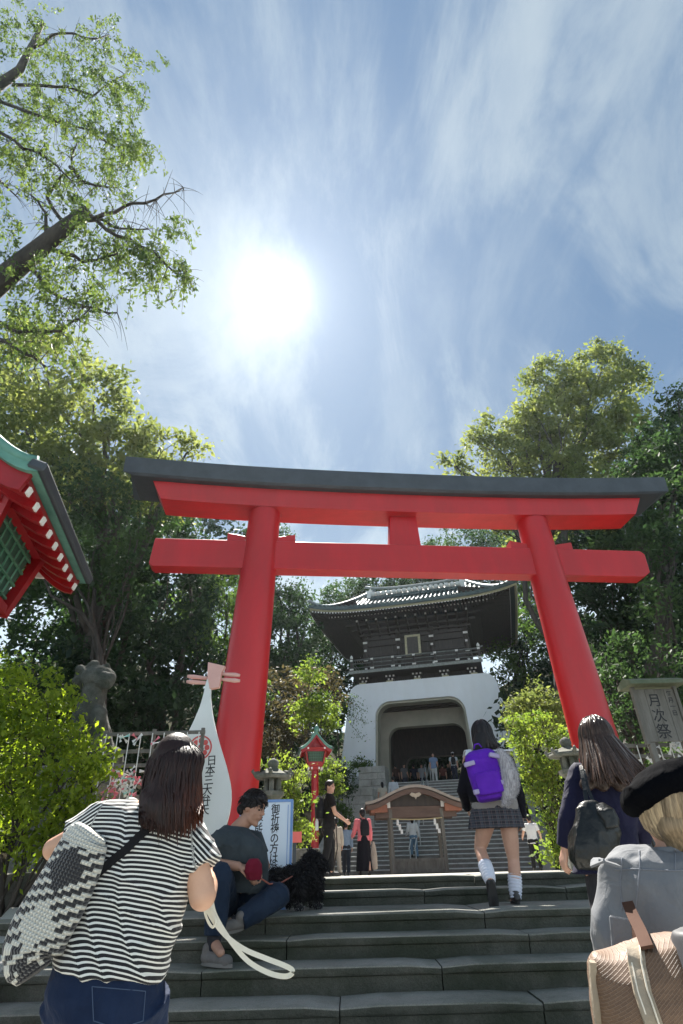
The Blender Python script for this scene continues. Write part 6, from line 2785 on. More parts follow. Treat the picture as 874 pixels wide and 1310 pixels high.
def schoolgirl():
    Y = 6.35
    base = Vector((at(638, 1160, Y).x, Y, 1.175))
    t = thing('person', base, 'schoolgirl in dark blazer and plaid skirt with white loose socks climbing the steps', 'person', 'people climbing the steps')
    head = at(617, 940, Y)
    neck = at(620, 962, Y)
    shL, shR = at(598, 972, Y), at(652, 972, Y)
    elL, elR = at(592, 1012, Y + .03), at(664, 1018, Y + .0)
    haL, haR = at(600, 1040, Y + .22), at(668, 1052, Y + .05)
    pel = at(634, 1040, Y)
    mb = MB(base)
    fw = Vector((-.05, 1, .1))
    head_shape(mb, head, UP, fw, 1.0)
    mb.cone(neck - Vector((0, 0, .05)), .06, head, .05)
    ch, wa = at(625, 985, Y), at(630, 1018, Y)
    for sx in (-1, 1):
        r = Vector((sx, 0, 0))
        mb.cone(ch + r * .075, .085, wa + r * .055, .08)
        mb.cone(wa + r * .055, .08, pel + r * .08, .095)
        mb.cone(neck + Vector((0, 0, -.05)) + r * .03, .05, ch + r * .09, .07)
    for sh, el, ha, lf in ((shL, elL, haL, True), (shR, elR, haR, False)):
        w = el.lerp(ha, .78)
        mb.chain([sh, el, w], [.048, .038, .027])
        hand_shape(mb, w, ha - el, (1 if lf else -1, 0, 0), .95, .5, lf)
    hipL, hipR = at(622, 1052, Y), at(650, 1052, Y)
    knL, anL = at(614, 1086, Y + .12), at(627, 1126, Y - .16)
    knR, anR = at(657, 1100, Y + .03), at(660, 1148, Y - .02)
    for (h, k, a) in ((hipL, knL, anL), (hipR, knR, anR)):
        mb.cone(h, .092, h.lerp(k, .6), .074)
        mb.cone(h.lerp(k, .6), .074, k, .056)
        mb.cone(k, .056, k.lerp(a, .35) + Vector((0, -.012, 0)), .058)
        mb.cone(k.lerp(a, .35) + Vector((0, -.012, 0)), .058, a, .036)
    mb.cone(anL, .036, anL + Vector((.01, .02, -.12)), .03)
    mb.cone(anR, .036, anR + Vector((0, .13, -.03)), .03)
    skin_body(t, mb, M_skin, .010, 3)
    # blazer
    mb = MB(base)
    mb.loft([px_ring(*q) for q in [(610, 960, 632, 961, Y, .06), (598, 966, 648, 968, Y, .09), (592, 978, 656, 980, Y, .115), (594, 1000, 656, 1002, Y, .12), (600, 1018, 656, 1020, Y, .115), (602, 1027, 660, 1029, Y, .125)]])
    mb.chain([shL + Vector((.02, 0, -.01)), elL], [.068, .058])
    mb.tube([elL, elL.lerp(haL, .80)], [.058, .046], 14)
    mb.chain([shR + Vector((-.02, 0, -.01)), elR], [.068, .060])
    mb.tube([elR, elR.lerp(haR, .84)], [.060, .050], 14)
    cloth(t, mb, M_blazer, 'blazer', .010, 3, .006, 9)
    # grey jumper hem
    mb = MB(base)
    mb.loft([px_ring(*q) for q in [(603, 1020, 661, 1021, Y, .122), (604, 1029, 663, 1030, Y, .135), (604, 1036, 664, 1037, Y, .14)]])
    cloth(t, mb, fabric('grey_jumper', (.30, .27, .25)), 'jumper_hem', .010, 2, .003, 12)
    # pleated plaid skirt
    mb = MB(base)
    rings = []
    for (z, xl, xr, d) in ((1030, 605, 663, .13), (1038, 603, 665, .145), (1048, 601, 668, .155), (1060, 600, 671, .165)):
        a, b = at(xl, z, Y), at(xr, z - 1, Y)
        c, w = (a + b) / 2, (b - a).length / 2
        ring = []
        n = 120
        for k in range(n):
            th = 2 * math.pi * k / n
            pl_ = 1 + (.030 * ((k % 6) / 5 - .5)) * (z - 1028) / 20
            ring.append(c + Vector((math.cos(th) * w * pl_, math.sin(th) * d * pl_, .004 * math.sin(k))))
        rings.append(ring)
    mb.loft(rings)
    m, nt, N, L, b = nodes_of('plaid_cloth')
    tc = N.new('ShaderNodeTexCoord')
    sp = N.new('ShaderNodeSeparateXYZ')
    L.new(tc.outputs['Object'], sp.inputs[0])
    col = None
    prev = None
    for (o_, sc, w, cc, ph) in ((0, 13, .30, (.05, .055, .07), .1), (0, 26, .10, (.16, .10, .11), .3), (2, 22, .30, (.05, .055, .07), .2), (2, 44, .12, (.17, .15, .14), .6)):
        f = N.new('ShaderNodeMath')
        f.operation = 'MULTIPLY_ADD'
        L.new(sp.outputs[o_], f.inputs[0])
        f.inputs[1].default_value = sc
        f.inputs[2].default_value = ph
        fr = N.new('ShaderNodeMath')
        fr.operation = 'FRACT'
        L.new(f.outputs[0], fr.inputs[0])
        lt = N.new('ShaderNodeMath')
        lt.operation = 'LESS_THAN'
        L.new(fr.outputs[0], lt.inputs[0])
        lt.inputs[1].default_value = w
        mx = N.new('ShaderNodeMixRGB')
        mf = N.new('ShaderNodeMath')
        mf.operation = 'MULTIPLY'
        L.new(lt.outputs[0], mf.inputs[0])
        mf.inputs[1].default_value = .7
        L.new(mf.outputs[0], mx.inputs[0])
        if prev is None:
            mx.inputs[1].default_value = (.016, .015, .022, 1)
        else:
            L.new(prev, mx.inputs[1])
        mx.inputs[2].default_value = (*cc, 1)
        prev = mx.outputs[0]
    L.new(prev, b.inputs['Base Color'])
    b.inputs['Roughness'].default_value = .85
    mb.build('skirt', m, t, auto=50)
    # loose socks
    M_sock = fabric('white_sock', (.72, .74, .82), (.62, .64, .74), .9)
    for (k, a) in ((knL, anL), (knR, anR)):
        d = (k - a).normalized()
        mb = MB(base)
        pts, rs_ = [], []
        for i in range(22):
            u = i / 21
            pts.append(a + d * (-.01 + .19 * u))
            rs_.append(.046 + .016 * math.sin(min(1, u * 1.6) * math.pi / 2) + .006 * math.sin(i * 2.1) + (.004 if i % 3 == 0 else 0))
        mb.tube(pts, rs_, 18)
        mb.build('loose_sock', M_sock, t, smooth=True)
    M_loafer = pbr('black_loafer', (.014, .012, .012), (.022, .02, .02), 8, .32, spec=.6)
    sole_m = pbr('shoe_sole', (.03, .03, .03), rough=.8)
    # raised left foot: heel up, toe pointing down; the sole faces back
    shoe(t, base, anL + Vector((0, -.055, .0)), anL + Vector((.015, .04, -.255)), 1.2, M_loafer, sole=sole_m, up=(0, 1, .35))
    fz = 1.175
    shoe(t, base, Vector((anR.x, anR.y - .06, fz + .008)), Vector((anR.x + .01, anR.y + .19, fz + .008)), 1, M_loafer, sole=sole_m)
    # hair
    mb = MB(base)
    mb.ellipsoid(head + Vector((0, -.02, .025)), (.098, .112, .118))
    mb.cone(head + Vector((-.005, -.05, -.04)), .10, at(617, 960, Y - .07), .095)
    me = union_mesh(mb, .011, 3, 'hair')
    add_attr(me, 'tone', np.full(len(me.vertices), .1))
    new_obj('hair', me, t, H_black)
    hair_locks(t, base, head, UP, fw, 1.08, H_black, 150, lambda p: .16, 2.3, (.12, 0, -1), 1.3, .016, .02, 1.06, 3)

    # backpack
    tb = thing('purple_backpack', at(622, 990, Y - .2), 'purple backpack with pale tabs on the schoolgirl\'s back', 'backpack')
    org = tb.location
    M_pu = fabric('purple_nylon', (.115, .018, .42), (.085, .012, .33), .55, 420, .2)
    c = at(621, 990, Y - .22)
    up_ = (at(612, 958, Y - .20) - at(630, 1022, Y - .24)).normalized()
    Mx = frame_of(up_, (0.12, 1, 0))
    mb = MB(org)

    def bp_(x, y, z):
        return c + Mx @ Vector((x, y, z))
    ringz = []
    for (z, w, d, yy) in ((-.242, .105, .05, .02), (-.23, .135, .075, .0), (-.14, .160, .095, -.01), (0, .170, .10, -.01), (.12, .168, .09, 0), (.19, .150, .07, .01), (.222, .11, .05, .02), (.232, .06, .03, .03)):
        ring = []
        for k in range(32):
            a = 2 * math.pi * k / 32
            cs, sn = math.cos(a), math.sin(a)
            ring.append(bp_(math.copysign(abs(cs) ** .55, cs) * w, math.copysign(abs(sn) ** .6, sn) * d + yy, z))
        ringz.append(ring)
    mb.loft(ringz)
    cloth(tb, mb, M_pu, 'pack_body', .009, 2, .004, 9, (1, 1, 1))
    mb = MB(org)
    mb.loft([[bp_(math.copysign(abs(math.cos(2 * math.pi * k / 24)) ** .5, math.cos(2 * math.pi * k / 24)) * w, -.095 + math.sin(2 * math.pi * k / 24) * .035, z) for k in range(24)] for (z, w) in ((-.20, .10), (-.19, .125), (-.02, .13), (.0, .10))])
    cloth(tb, mb, M_pu, 'front_pocket', .008, 2, .002, 9, (1, 1, 1))
    M_tab = fabric('pale_lilac_tab', (.42, .36, .55))
    for (x, z, a) in ((-.135, .10, 12), (.125, .13, -12), (-.115, -.155, 10), (.115, -.115, -10)):
        mb = MB(org)
        q = bp_(x, -.09, z)
        mb.box(q, (.105, .05, .042), Euler((0, R(-a), 0)))
        mb.build('side_tab', M_tab, tb, bevel=.006)
    M_ws = fabric('white_webbing', (.72, .72, .74))
    for sx in (-1, 1):
        sh = shL if sx < 0 else shR
        strap(tb, org, [bp_(sx * .12, .03, .20), sh + Vector((sx * -.01, -.085, .075)), sh + Vector((sx * -.005, .0, .085)), sh + Vector((0, .09, .04))], .055, .012, M_ws, 'shoulder_strap', side=(1, 0, .1))
    mb = MB(org)
    mb.tube([bp_(-.04, .02, .25), bp_(-.02, .02, .29), bp_(.02, .02, .29), bp_(.04, .02, .25)], .008, 8)
    mb.build('carry_loop', M_pu, tb, smooth=True)
    # fluffy grey tail charm on the pack
    tf = thing('fluffy_charm', at(648, 985, Y - .3), 'fluffy pale grey tail charm hanging from the right side of the purple backpack', 'bag charm')
    mb = MB(tf.location)
    P_ = [(641, 964, 6), (647, 976, 9), (651, 990, 11), (652, 1004, 11), (650, 1016, 9), (647, 1026, 5)]
    mb.chain([at(x, y, Y - .30) for x, y, r in P_], [r / ppm(at(x, y, Y)) for x, y, r in P_])
    me = union_mesh(mb, .01, 2, 'tail')
    add_attr(me, 'tone', np.full(len(me.vertices), .3))
    M_fur = hair_mat('grey_fur', (.30, .28, .29), (.52, .50, .52), .9)
    new_obj('tail', me, tf, M_fur)
    cen, no = mesh_co(me), mesh_no(me)
    idx = np.random.default_rng(3).integers(0, len(cen), 2600)
    fur_tufts(tf, cen[idx], no[idx], .018, M_fur, 3, 'fur')


def fur_tufts(par, cen, no, length, mat, seed=1, name='fur', droop=.3, wid=.08):
    """short pointed tufts standing off a surface, one joined part"""
    g = np.random.default_rng(seed)
    n = len(cen)
    d = no + g.normal(size=(n, 3)) * .35
    d[:, 2] -= droop
    d /= np.linalg.norm(d, axis=1)[:, None]
    s = np.cross(d, g.normal(size=(n, 3)))
    s /= np.linalg.norm(s, axis=1)[:, None]
    L_ = length * (.6 + .8 * g.random((n, 1)))
    a = cen - d * length * .15 - s * L_ * wid
    b = cen - d * length * .15 + s * L_ * wid
    m1 = cen + d * L_ * .5 + s * L_ * wid * .8
    tip = cen + d * L_ + np.array([0, 0, -1]) * L_ * droop * .5
    V = np.stack([a, b, m1, tip], axis=1).reshape(-1, 3)
    me = leaf_mesh(V, g.random(n), name, mat)
    add_attr(me, 'tone', g.random(n * 4))
    o = new_obj(name, me, par)
    o['kind'] = 'stuff'
    return o


schoolgirl()


# ================================================================== WOMAN IN THE NAVY BLAZER
def navy_woman():
    Y = 3.85
    base = Vector((at(770, 1100, Y).x, Y, Z_LOW))
    t = thing('person', base, 'woman with long straight hair and navy blazer seen from behind near the right pillar', 'person', 'people climbing the steps')
    head = at(764, 946, Y)
    neck = at(768, 975, Y)
    mb = MB(base)
    fw = Vector((.05, 1, .12))
    head_shape(mb, head, UP, fw, 1.0)
    shL, shR = at(742, 992, Y), at(812, 994, Y)
    elL = at(728, 1048, Y - .02)
    haL = at(722, 1094, Y + .02)
    elR = at(822, 1050, Y)
    haR = at(820, 1090, Y + .15)
    ch, wa, pel = at(776, 1010, Y), at(778, 1060, Y), at(778, 1110, Y)
    mb.cone(neck - Vector((0, 0, .04)), .06, head, .05)
    for sx in (-1, 1):
        r = Vector((sx, 0, 0))
        mb.cone(ch + r * .08, .085, wa + r * .05, .08)
        mb.cone(wa + r * .05, .08, pel + r * .06, .085)
        mb.cone(neck + Vector((0, 0, -.05)) + r * .03, .05, ch + r * .08, .065)
        kn = Vector((pel.x + .05 + sx * .08, Y + .04, Z_LOW + .50))
        an = Vector((pel.x + .05 + sx * .08, Y - .02, Z_LOW + .09))
        mb.chain([pel + Vector((.05, 0, 0)) + r * .06 - Vector((0, 0, .05)), kn, an], [.08, .055, .038])
        mb.cone(an, .036, an + Vector((0, .13, -.05)), .028)
    for sh, el, ha, lf in ((shL, elL, haL, True), (shR, elR, haR, False)):
        w = el.lerp(ha, .78)
        mb.chain([sh, el, w], [.050, .040, .028])
        hand_shape(mb, w, ha - el, (1 if lf else -1, .2, 0), 1.0, .55, lf)
    skin_body(t, mb, M_skin, .009, 3)
    M_navy = fabric('navy_wool', (.006, .007, .024), (.011, .011, .034), .75)
    mb = MB(base)
    mb.loft([px_ring(*q) for q in [(752, 976, 784, 977, Y, .06), (742, 983, 806, 984, Y, .10), (736, 994, 818, 996, Y, .13), (738, 1020, 818, 1022, Y, .14), (742, 1055, 812, 1056, Y, .13), (738, 1090, 816, 1090, Y, .145), (734, 1118, 822, 1118, Y, .155)]])
    mb.chain([shL + Vector((.05, 0, .0)), shL, elL], [.075, .075, .062])
    mb.tube([elL, elL.lerp(haL, .80)], [.062, .054], 16)
    mb.chain([shR + Vector((-.05, 0, .0)), shR, elR], [.075, .075, .062])
    mb.tube([elR, elR.lerp(haR, .80)], [.062, .054], 16)
    cloth(t, mb, M_navy, 'blazer', .010, 3, .008, 8)
    mb = MB(base)
    a = at(784, 1106, Y)
    rings = []
    for (z, w, d) in ((a.z, .165, .15), (a.z - .15, .170, .17), (a.z - .38, .175, .18), (a.z - .55, .18, .185)):
        rings.append([Vector((a.x + math.cos(2 * math.pi * k / 72) * w * (1 + .03 * ((k % 6) / 5 - .5)), Y + math.sin(2 * math.pi * k / 72) * d * (1 + .03 * ((k % 6) / 5 - .5)), z)) for k in range(72)])
    mb.loft(rings)
    mb.build('skirt', fabric('charcoal_cloth', (.03, .03, .035)), t, auto=50)
    for sx in (-1, 1):
        an = Vector((pel.x + .05 + sx * .08, Y - .02, Z_LOW))
        shoe(t, base, an + Vector((0, -.06, .006)), an + Vector((0, .19, .006)), 1, pbr('black_loafer', (.014, .012, .012)))
    # hair
    mb = MB(base)
    mb.ellipsoid(head + Vector((0, -.02, .025)), (.094, .108, .116))
    mb.cone(head + Vector((0, -.05, -.03)), .095, at(770, 985, Y - .09), .085)
    for dx in (-16, 0, 16):
        mb.cone(at(770 + dx * .5, 990, Y - .10), .055, at(771 + dx * 1.3, 1004, Y - .14), .04)
    me = union_mesh(mb, .010, 3, 'hair')
    add_attr(me, 'tone', np.full(len(me.vertices), .15))
    new_obj('hair', me, t, H_long)
    hair_locks(t, base, head, UP, fw, 1.06, H_long, 260, lambda p: .30 - .03 * abs(p), 2.1, (.05, -.28, -1), 2.0, .012, .03, 1.03, 11)

    # black shoulder bag
    tb = thing('black_handbag', at(757, 1070, Y - .25), 'slouchy black leather handbag hanging behind the navy blazer woman', 'handbag')
    org = tb.location
    M_le = pbr('black_leather', (.005, .0055, .005), (.010, .011, .010), 6, .34, .5, 22, spec=.4)
    YB = Y - .27
    mb = MB(org)
    R_ = [(742, 1026, 762, 1024, .03), (738, 1036, 778, 1034, .055), (735, 1050, 788, 1048, .075), (730, 1068, 792, 1064, .095), (727, 1085, 792, 1082, .105), (729, 1100, 790, 1098, .10), (738, 1110, 782, 1109, .075), (748, 1114, 772, 1114, .04)]
    mb.loft([px_ring(a_, b_, c_, d_, YB, e_) for (a_, b_, c_, d_, e_) in R_])
    cloth(tb, mb, M_le, 'bag_body', .008, 3, .010, 9, (1, 1, .5), 3.0)
    mb = MB(org)
    mb.loft([px_ring(a_, b_, c_, d_, YB - .02, e_) for (a_, b_, c_, d_, e_) in [(756, 1030, 772, 1026, .02), (758, 1040, 784, 1035, .075), (762, 1052, 790, 1048, .085), (766, 1062, 790, 1058, .09)]])
    cloth(tb, mb, M_le, 'flap', .007, 2, .004, 12)
    strap(tb, org, [at(751, 1030, YB), at(748, 1008, YB + .06), at(744, 985, YB + .15), at(744, 978, Y), at(746, 984, Y + .1)], .022, .007, M_le, 'shoulder_strap', side=(1, 0, .2))
    strap(tb, org, [at(760, 1027, YB), at(752, 1008, YB + .07), at(747, 986, YB + .15), at(748, 978, Y + .01)], .018, .006, M_le, 'shoulder_strap', side=(1, 0, .2))
    mb = MB(org)
    mb.tube([at(751, 1031, YB - .02), at(753, 1027, YB - .02), at(756, 1031, YB - .02), at(753, 1034, YB - .02), at(751, 1031, YB - .02)], .003, 6)
    mb.build('metal_ring', M_steel, tb, smooth=True)


navy_woman()


# ================================================================== PERSON IN THE BLACK BERET
def beret_person():
    Y = 1.95
    base = Vector((at(860, 1200, Y).x, Y, .45))
    t = thing('person', base, 'short haired blond person in a black beret and grey jacket in the lower right corner', 'person')
    head = at(861, 1043, Y)
    mb = MB(base)
    fw = Vector((-.10, 1, .05))
    head_shape(mb, head, UP, fw, 1.0)
    neck = at(862, 1078, Y)
    mb.cone(neck - Vector((0, 0, .05)), .060, head + Vector((0, 0, -.03)), .055)
    ch, wa, pel = at(860, 1140, Y), at(860, 1215, Y), at(862, 1290, Y)
    shL, shR = at(800, 1118, Y), at(930, 1118, Y)
    elL = at(792, 1205, Y + .02)
    haL = at(812, 1270, Y + .20)
    elR = at(945, 1210, Y)
    haR = at(930, 1270, Y + .2)
    for sx in (-1, 1):
        r = Vector((sx, 0, 0))
        mb.cone(ch + r * .08, .095, wa + r * .07, .09)
        mb.cone(wa + r * .07, .09, pel + r * .09, .105)
        mb.cone(neck + Vector((0, 0, -.05)) + r * .03, .05, ch + r * .09, .07)
        kn = Vector((pel.x + sx * .10, Y + .03, .45 + .40))
        an = Vector((pel.x + sx * .10, Y - .02, .45 + .08))
        mb.chain([pel + r * .09 - Vector((0, 0, .05)), kn, an], [.095, .058, .04])
    for sh, el, ha, lf in ((shL, elL, haL, True), (shR, elR, haR, False)):
        w = el.lerp(ha, .78)
        mb.chain([sh, el, w], [.052, .042, .028])
        hand_shape(mb, w, ha - el, (1 if lf else -1, 0, 0), 1.0, .6, lf)
    skin_body(t, mb, M_skin, .008, 3)
    # jacket
    M_jk = fabric('grey_jacket', (.19, .195, .205), (.15, .155, .165), .8, 340, .25)
    mb = MB(base)
    mb.loft([px_ring(*q) for q in [(832, 1086, 900, 1082, Y, .075), (806, 1092, 925, 1086, Y, .105), (784, 1104, 944, 1098, Y, .135), (776, 1130, 950, 1126, Y, .155), (786, 1165, 945, 1165, Y, .165), (796, 1200, 936, 1200, Y, .165), (800, 1245, 934, 1245, Y, .17), (798, 1320, 938, 1320, Y, .18)]])
    mb.chain([shL + Vector((.03, 0, -.01)), elL], [.092, .074])
    mb.tube([elL, elL.lerp(haL, .85)], [.074, .060], 18)
    mb.chain([shR + Vector((-.03, 0, -.01)), elR], [.092, .074])
    mb.tube([elR, elR.lerp(haR, .85)], [.080, .062], 18)
    jk_o = cloth(t, mb, M_jk, 'jacket', .008, 3, .016, 6.0, (1, 1, .6), 5.0)
    # yoke seams and back pleat
    M_seam = fabric('jacket_seam', (.20, .21, .235))
    for P_ in ([at(786, 1112, Y - .14), at(815, 1112, Y - .165), at(860, 1114, Y - .172), at(905, 1112, Y - .165)], [at(818, 1088, Y - .115), at(819, 1105, Y - .155), at(816, 1140, Y - .176), at(812, 1180, Y - .178)], [at(864, 1086, Y - .12), at(864, 1112, Y - .172)],
               [at(796, 1098, Y - .11), at(794, 1130, Y - .15), at(796, 1165, Y - .16)]):
        mb = MB(base)
        mb.tube(drape(jk_o, base, P_, .0005, 8), .0022, 6)
        mb.build('seam', M_seam, t, smooth=True)
    # collar
    mb = MB(base)
    cpts = []
    for k in range(15):
        a = math.pi * (1.05 + .9 * k / 14)
        cpts.append(neck + Vector((.098 * math.cos(a), .085 * math.sin(a) + .01, -.042)))
    rings = []
    for q in cpts:
        d = (q - neck).normalized()
        rings.append([q + Vector((0, 0, .032)), q + d * .012 + Vector((0, 0, .030)), q + d * .03 + Vector((0, 0, -.02)), q + d * .018 + Vector((0, 0, -.02))])
    mb.loft(rings)
    mb.build('collar', M_jk, t, auto=50)
    # upturned epaulette and cuff tab on the left shoulder
    strap(t, base, [at(792, 1108, Y - .10), at(776, 1103, Y - .10), at(766, 1100, Y - .09), at(764, 1106, Y - .11)], .04, .006, M_jk, 'shoulder_tab', side=(0, 1, .2))
    mb = MB(base)
    mb.box(at(795, 1195, Y - .085), (.055, .012, .075), Euler((0, R(10), 0)))
    mb.build('sleeve_tab', M_jk, t, bevel=.004)
    # trousers
    mb = MB(base)
    mb.loft([px_ring(*q) for q in [(806, 1280, 930, 1280, Y, .14), (802, 1330, 934, 1330, Y, .15)]])
    for sx in (-1, 1):
        mb.tube([pel + Vector((sx * .09, 0, -.05)), Vector((pel.x + sx * .11, Y + .03, .85)), Vector((pel.x + sx * .11, Y - .02, .50))], [.115, .09, .08], 16)
    cloth(t, mb, fabric('dark_trousers', (.03, .03, .035)), 'trousers', .010, 3, .006)
    for sx in (-1, 1):
        an = Vector((pel.x + sx * .11, Y - .02, .45))
        shoe(t, base, an + Vector((0, -.06, .006)), an + Vector((0, .20, .006)), 1, pbr('black_loafer', (.014, .012, .012)))
    # hair
    mb = MB(base)
    mb.ellipsoid(head + Vector((0, -.02, .012)), (.092, .108, .105))
    mb.cone(head + Vector((-.02, -.06, -.03)), .068, head + Vector((-.015, -.055, -.065)), .055)
    mb.cone(head + Vector((.03, -.06, -.03)), .068, head + Vector((.02, -.055, -.065)), .055)
    me = union_mesh(mb, .008, 3, 'hair')
    add_attr(me, 'tone', np.full(len(me.vertices), .35))
    new_obj('hair', me, t, H_blond)
    mb = MB(base)
    rs = random.Random(21)
    tones = []
    for i in range(300):
        ph = (rs.random() * 2 - 1) * 2.0
        k = 1.0 + .06 * rs.random()
        pts = []
        swp = .35 * rs.random() + .15
        zend = -.085 - .022 * rs.random() + .025 * abs(ph) ** 2 * .35
        for j in range(9):
            u = j / 8
            z = .085 + (zend - .085) * u
            rr = math.sqrt(max(.10, 1 - ((z - .012) / .118) ** 2)) * (1 if u < .75 else 1 - .35 * (u - .75) * 2)
            p_ = ph + swp * (u - .3) * (-1 if ph < .4 else 1) * .8
            pts.append(head + Vector((math.sin(p_) * .093 * rr * k, -.018 - math.cos(p_) * .108 * rr * k, z + .005)))
        r0 = .0065 + .004 * rs.random()
        mb.tube(pts, [r0 * (.6 if j == 0 else 1) * (1 - .8 * max(0, j / 8 - .75) / .25) for j in range(9)], 5, flat=.5)
        tn = rs.random()
        sun_ = .35 if ph < -.8 else 0
        for j in range(9):
            tones += [min(1, .15 + tn * .55 + sun_ - .25 * max(0, (j / 8 - .8) / .2))] * 5
    me = mb.mesh('hair_lock', True, fix=False)
    add_attr(me, 'tone', tones)
    new_obj('hair_lock', me, t, H_blond)['kind'] = 'stuff'
    # beret
    mb = MB(base)
    M_be = fabric('black_beret', (.0015, .0018, .003), (.003, .0035, .005), .9, 300, .3, 0.0)
    c = head + Vector((-.006, -.012, .062))
    rt = Euler((R(-14), R(-13), 0))
    mb.ellipsoid(c + Vector((0, 0, .006)), (.142, .148, .060), rt, 26, 14)
    mb.ellipsoid(c + Vector((.0, -.01, .025)), (.115, .12, .055), rt, 20, 12)
    mb.ellipsoid(c + Vector((.01, .0, -.022)), (.098, .115, .040), rt, 20, 12)
    be = thing('beret', c, 'black beret with soft folds on the blond person\'s head', 'hat')
    mb.o = Vector(c)
    mb2 = MB(c)
    mb2.v = [q + Vector(base) - Vector(c) for q in mb.v]
    mb2.f = mb.f
    M_be.node_tree.nodes['Principled BSDF'].inputs['Specular IOR Level'].default_value = .03
    cloth(be, mb2, M_be, 'crown', .006, 4, .007, 9, (1, .6, 1.4), 2.0)
    mb = MB(c)
    band = []
    for k in range(33):
        a = 2 * math.pi * k / 32
        q = Vector((.082 * math.cos(a), .098 * math.sin(a), -.035))
        q.rotate(rt)
        band.append(c + Vector((.008, 0, -.010)) + q)
    mb.tube(band, .009, 8)
    mb.build('band', pbr('beret_band', (.02, .02, .025), rough=.5), be, smooth=True)

    # tan woven bag on the back
    tb = thing('woven_bag', at(825, 1250, Y - .25), 'tan woven leather bag with pale strap on the blond person\'s back', 'bag')
    org = tb.location
    YB = Y - .28
    mb = MB(org)
    R_ = [(762, 1221, 905, 1180, .02), (757, 1228, 905, 1192, .06), (758, 1250, 905, 1240, .10), (762, 1285, 908, 1275, .12), (768, 1325, 908, 1315, .12), (778, 1370, 905, 1365, .10), (790, 1390, 895, 1385, .05)]
    mb.loft([px_ring(a_, b_, c_, d_, YB, e_, 30, 2.6) for (a_, b_, c_, d_, e_) in R_])
    me = union_mesh(mb, .008, 3, 'bag_body')
    folds(me, .012, 6, (1, 1, .5), 9.0)
    m, nt, N, L, b = nodes_of('woven_leather')
    tc = N.new('ShaderNodeTexCoord')
    mp = N.new('ShaderNodeMapping')
    mp.inputs['Rotation'].default_value = (0, R(32), 0)
    mp.inputs['Scale'].default_value = (1, 0, 1)
    L.new(tc.outputs['Object'], mp.inputs[0])
    mp2 = N.new('ShaderNodeMapping')
    mp2.inputs['Rotation'].default_value = (R(-90), 0, 0)
    L.new(mp.outputs[0], mp2.inputs[0])
    br = N.new('ShaderNodeTexBrick')
    br.inputs['Scale'].default_value = 62
    br.inputs['Mortar Size'].default_value = .055
    br.inputs['Mortar Smooth'].default_value = .6
    br.inputs['Brick Width'].default_value = .9
    br.inputs['Row Height'].default_value = .30
    br.inputs['Color1'].default_value = (.17, .095, .052, 1)
    br.inputs['Color2'].default_value = (.125, .068, .038, 1)
    br.inputs['Mortar'].default_value = (.20, .125, .078, 1)
    L.new(mp2.outputs[0], br.inputs['Vector'])
    L.new(br.outputs['Color'], b.inputs['Base Color'])
    b.inputs['Roughness'].default_value = .62
    bp = N.new('ShaderNodeBump')
    bp.inputs['Strength'].default_value = .6
    bp.inputs['Distance'].default_value = .0018
    bp.invert = False
    L.new(br.outputs['Fac'], bp.inputs['Height'])
    L.new(bp.outputs[0], b.inputs['Normal'])
    wb_o = new_obj('bag_body', me, tb, m)
    M_cr = pbr('cream_leather', (.32, .26, .19), (.27, .22, .16), 12, .75, .2, 60)
    strap(tb, org, drape(wb_o, org, [at(814, 1214, YB - .075), at(815, 1235, YB - .118), at(822, 1270, YB - .135), at(834, 1305, YB - .135), at(846, 1340, YB - .12)], .004, 3), .036, .008, M_cr, 'pale_strap', side=(1, 0, 0))
    for dx in (-1, 1):
        strap(tb, org, drape(wb_o, org, [at(814 + dx * 6, 1216, YB - .077), at(815 + dx * 6, 1235, YB - .122), at(822 + dx * 6, 1270, YB - .1395), at(834 + dx * 6, 1305, YB - .1395), at(846 + dx * 6, 1340, YB - .124)], .0095, 3), .003, .003, pbr('stitch_light', (.7, .62, .5)), 'stitching', side=(1, 0, 0))
    strap(tb, org, [at(758, 1230, YB - .03), at(759, 1255, YB - .02), at(763, 1290, YB - .02), at(770, 1330, YB)], .012, .014, M_cr, 'edge_trim', side=(0, 1, 0))
    strap(tb, org, [at(828, 1212, YB - .06), at(820, 1192, YB - .0), at(810, 1172, YB + .07), at(803, 1155, YB + .12)], .028, .007, pbr('brown_leather', (.09, .045, .03), (.07, .035, .024), 9, .8, spec=.08), 'shoulder_strap', side=(1, 0, .3))
    mb = MB(org)
    mb.loft([px_ring(*q) for q in [(862, 1192, 905, 1182, YB - .05, .04), (866, 1240, 908, 1236, YB - .06, .07), (872, 1310, 910, 1310, YB - .06, .075)]])
    cloth(tb, mb, pbr('dark_lining', (.05, .05, .055), rough=.6), 'dark_lining', .008, 2, .005)


beret_person()
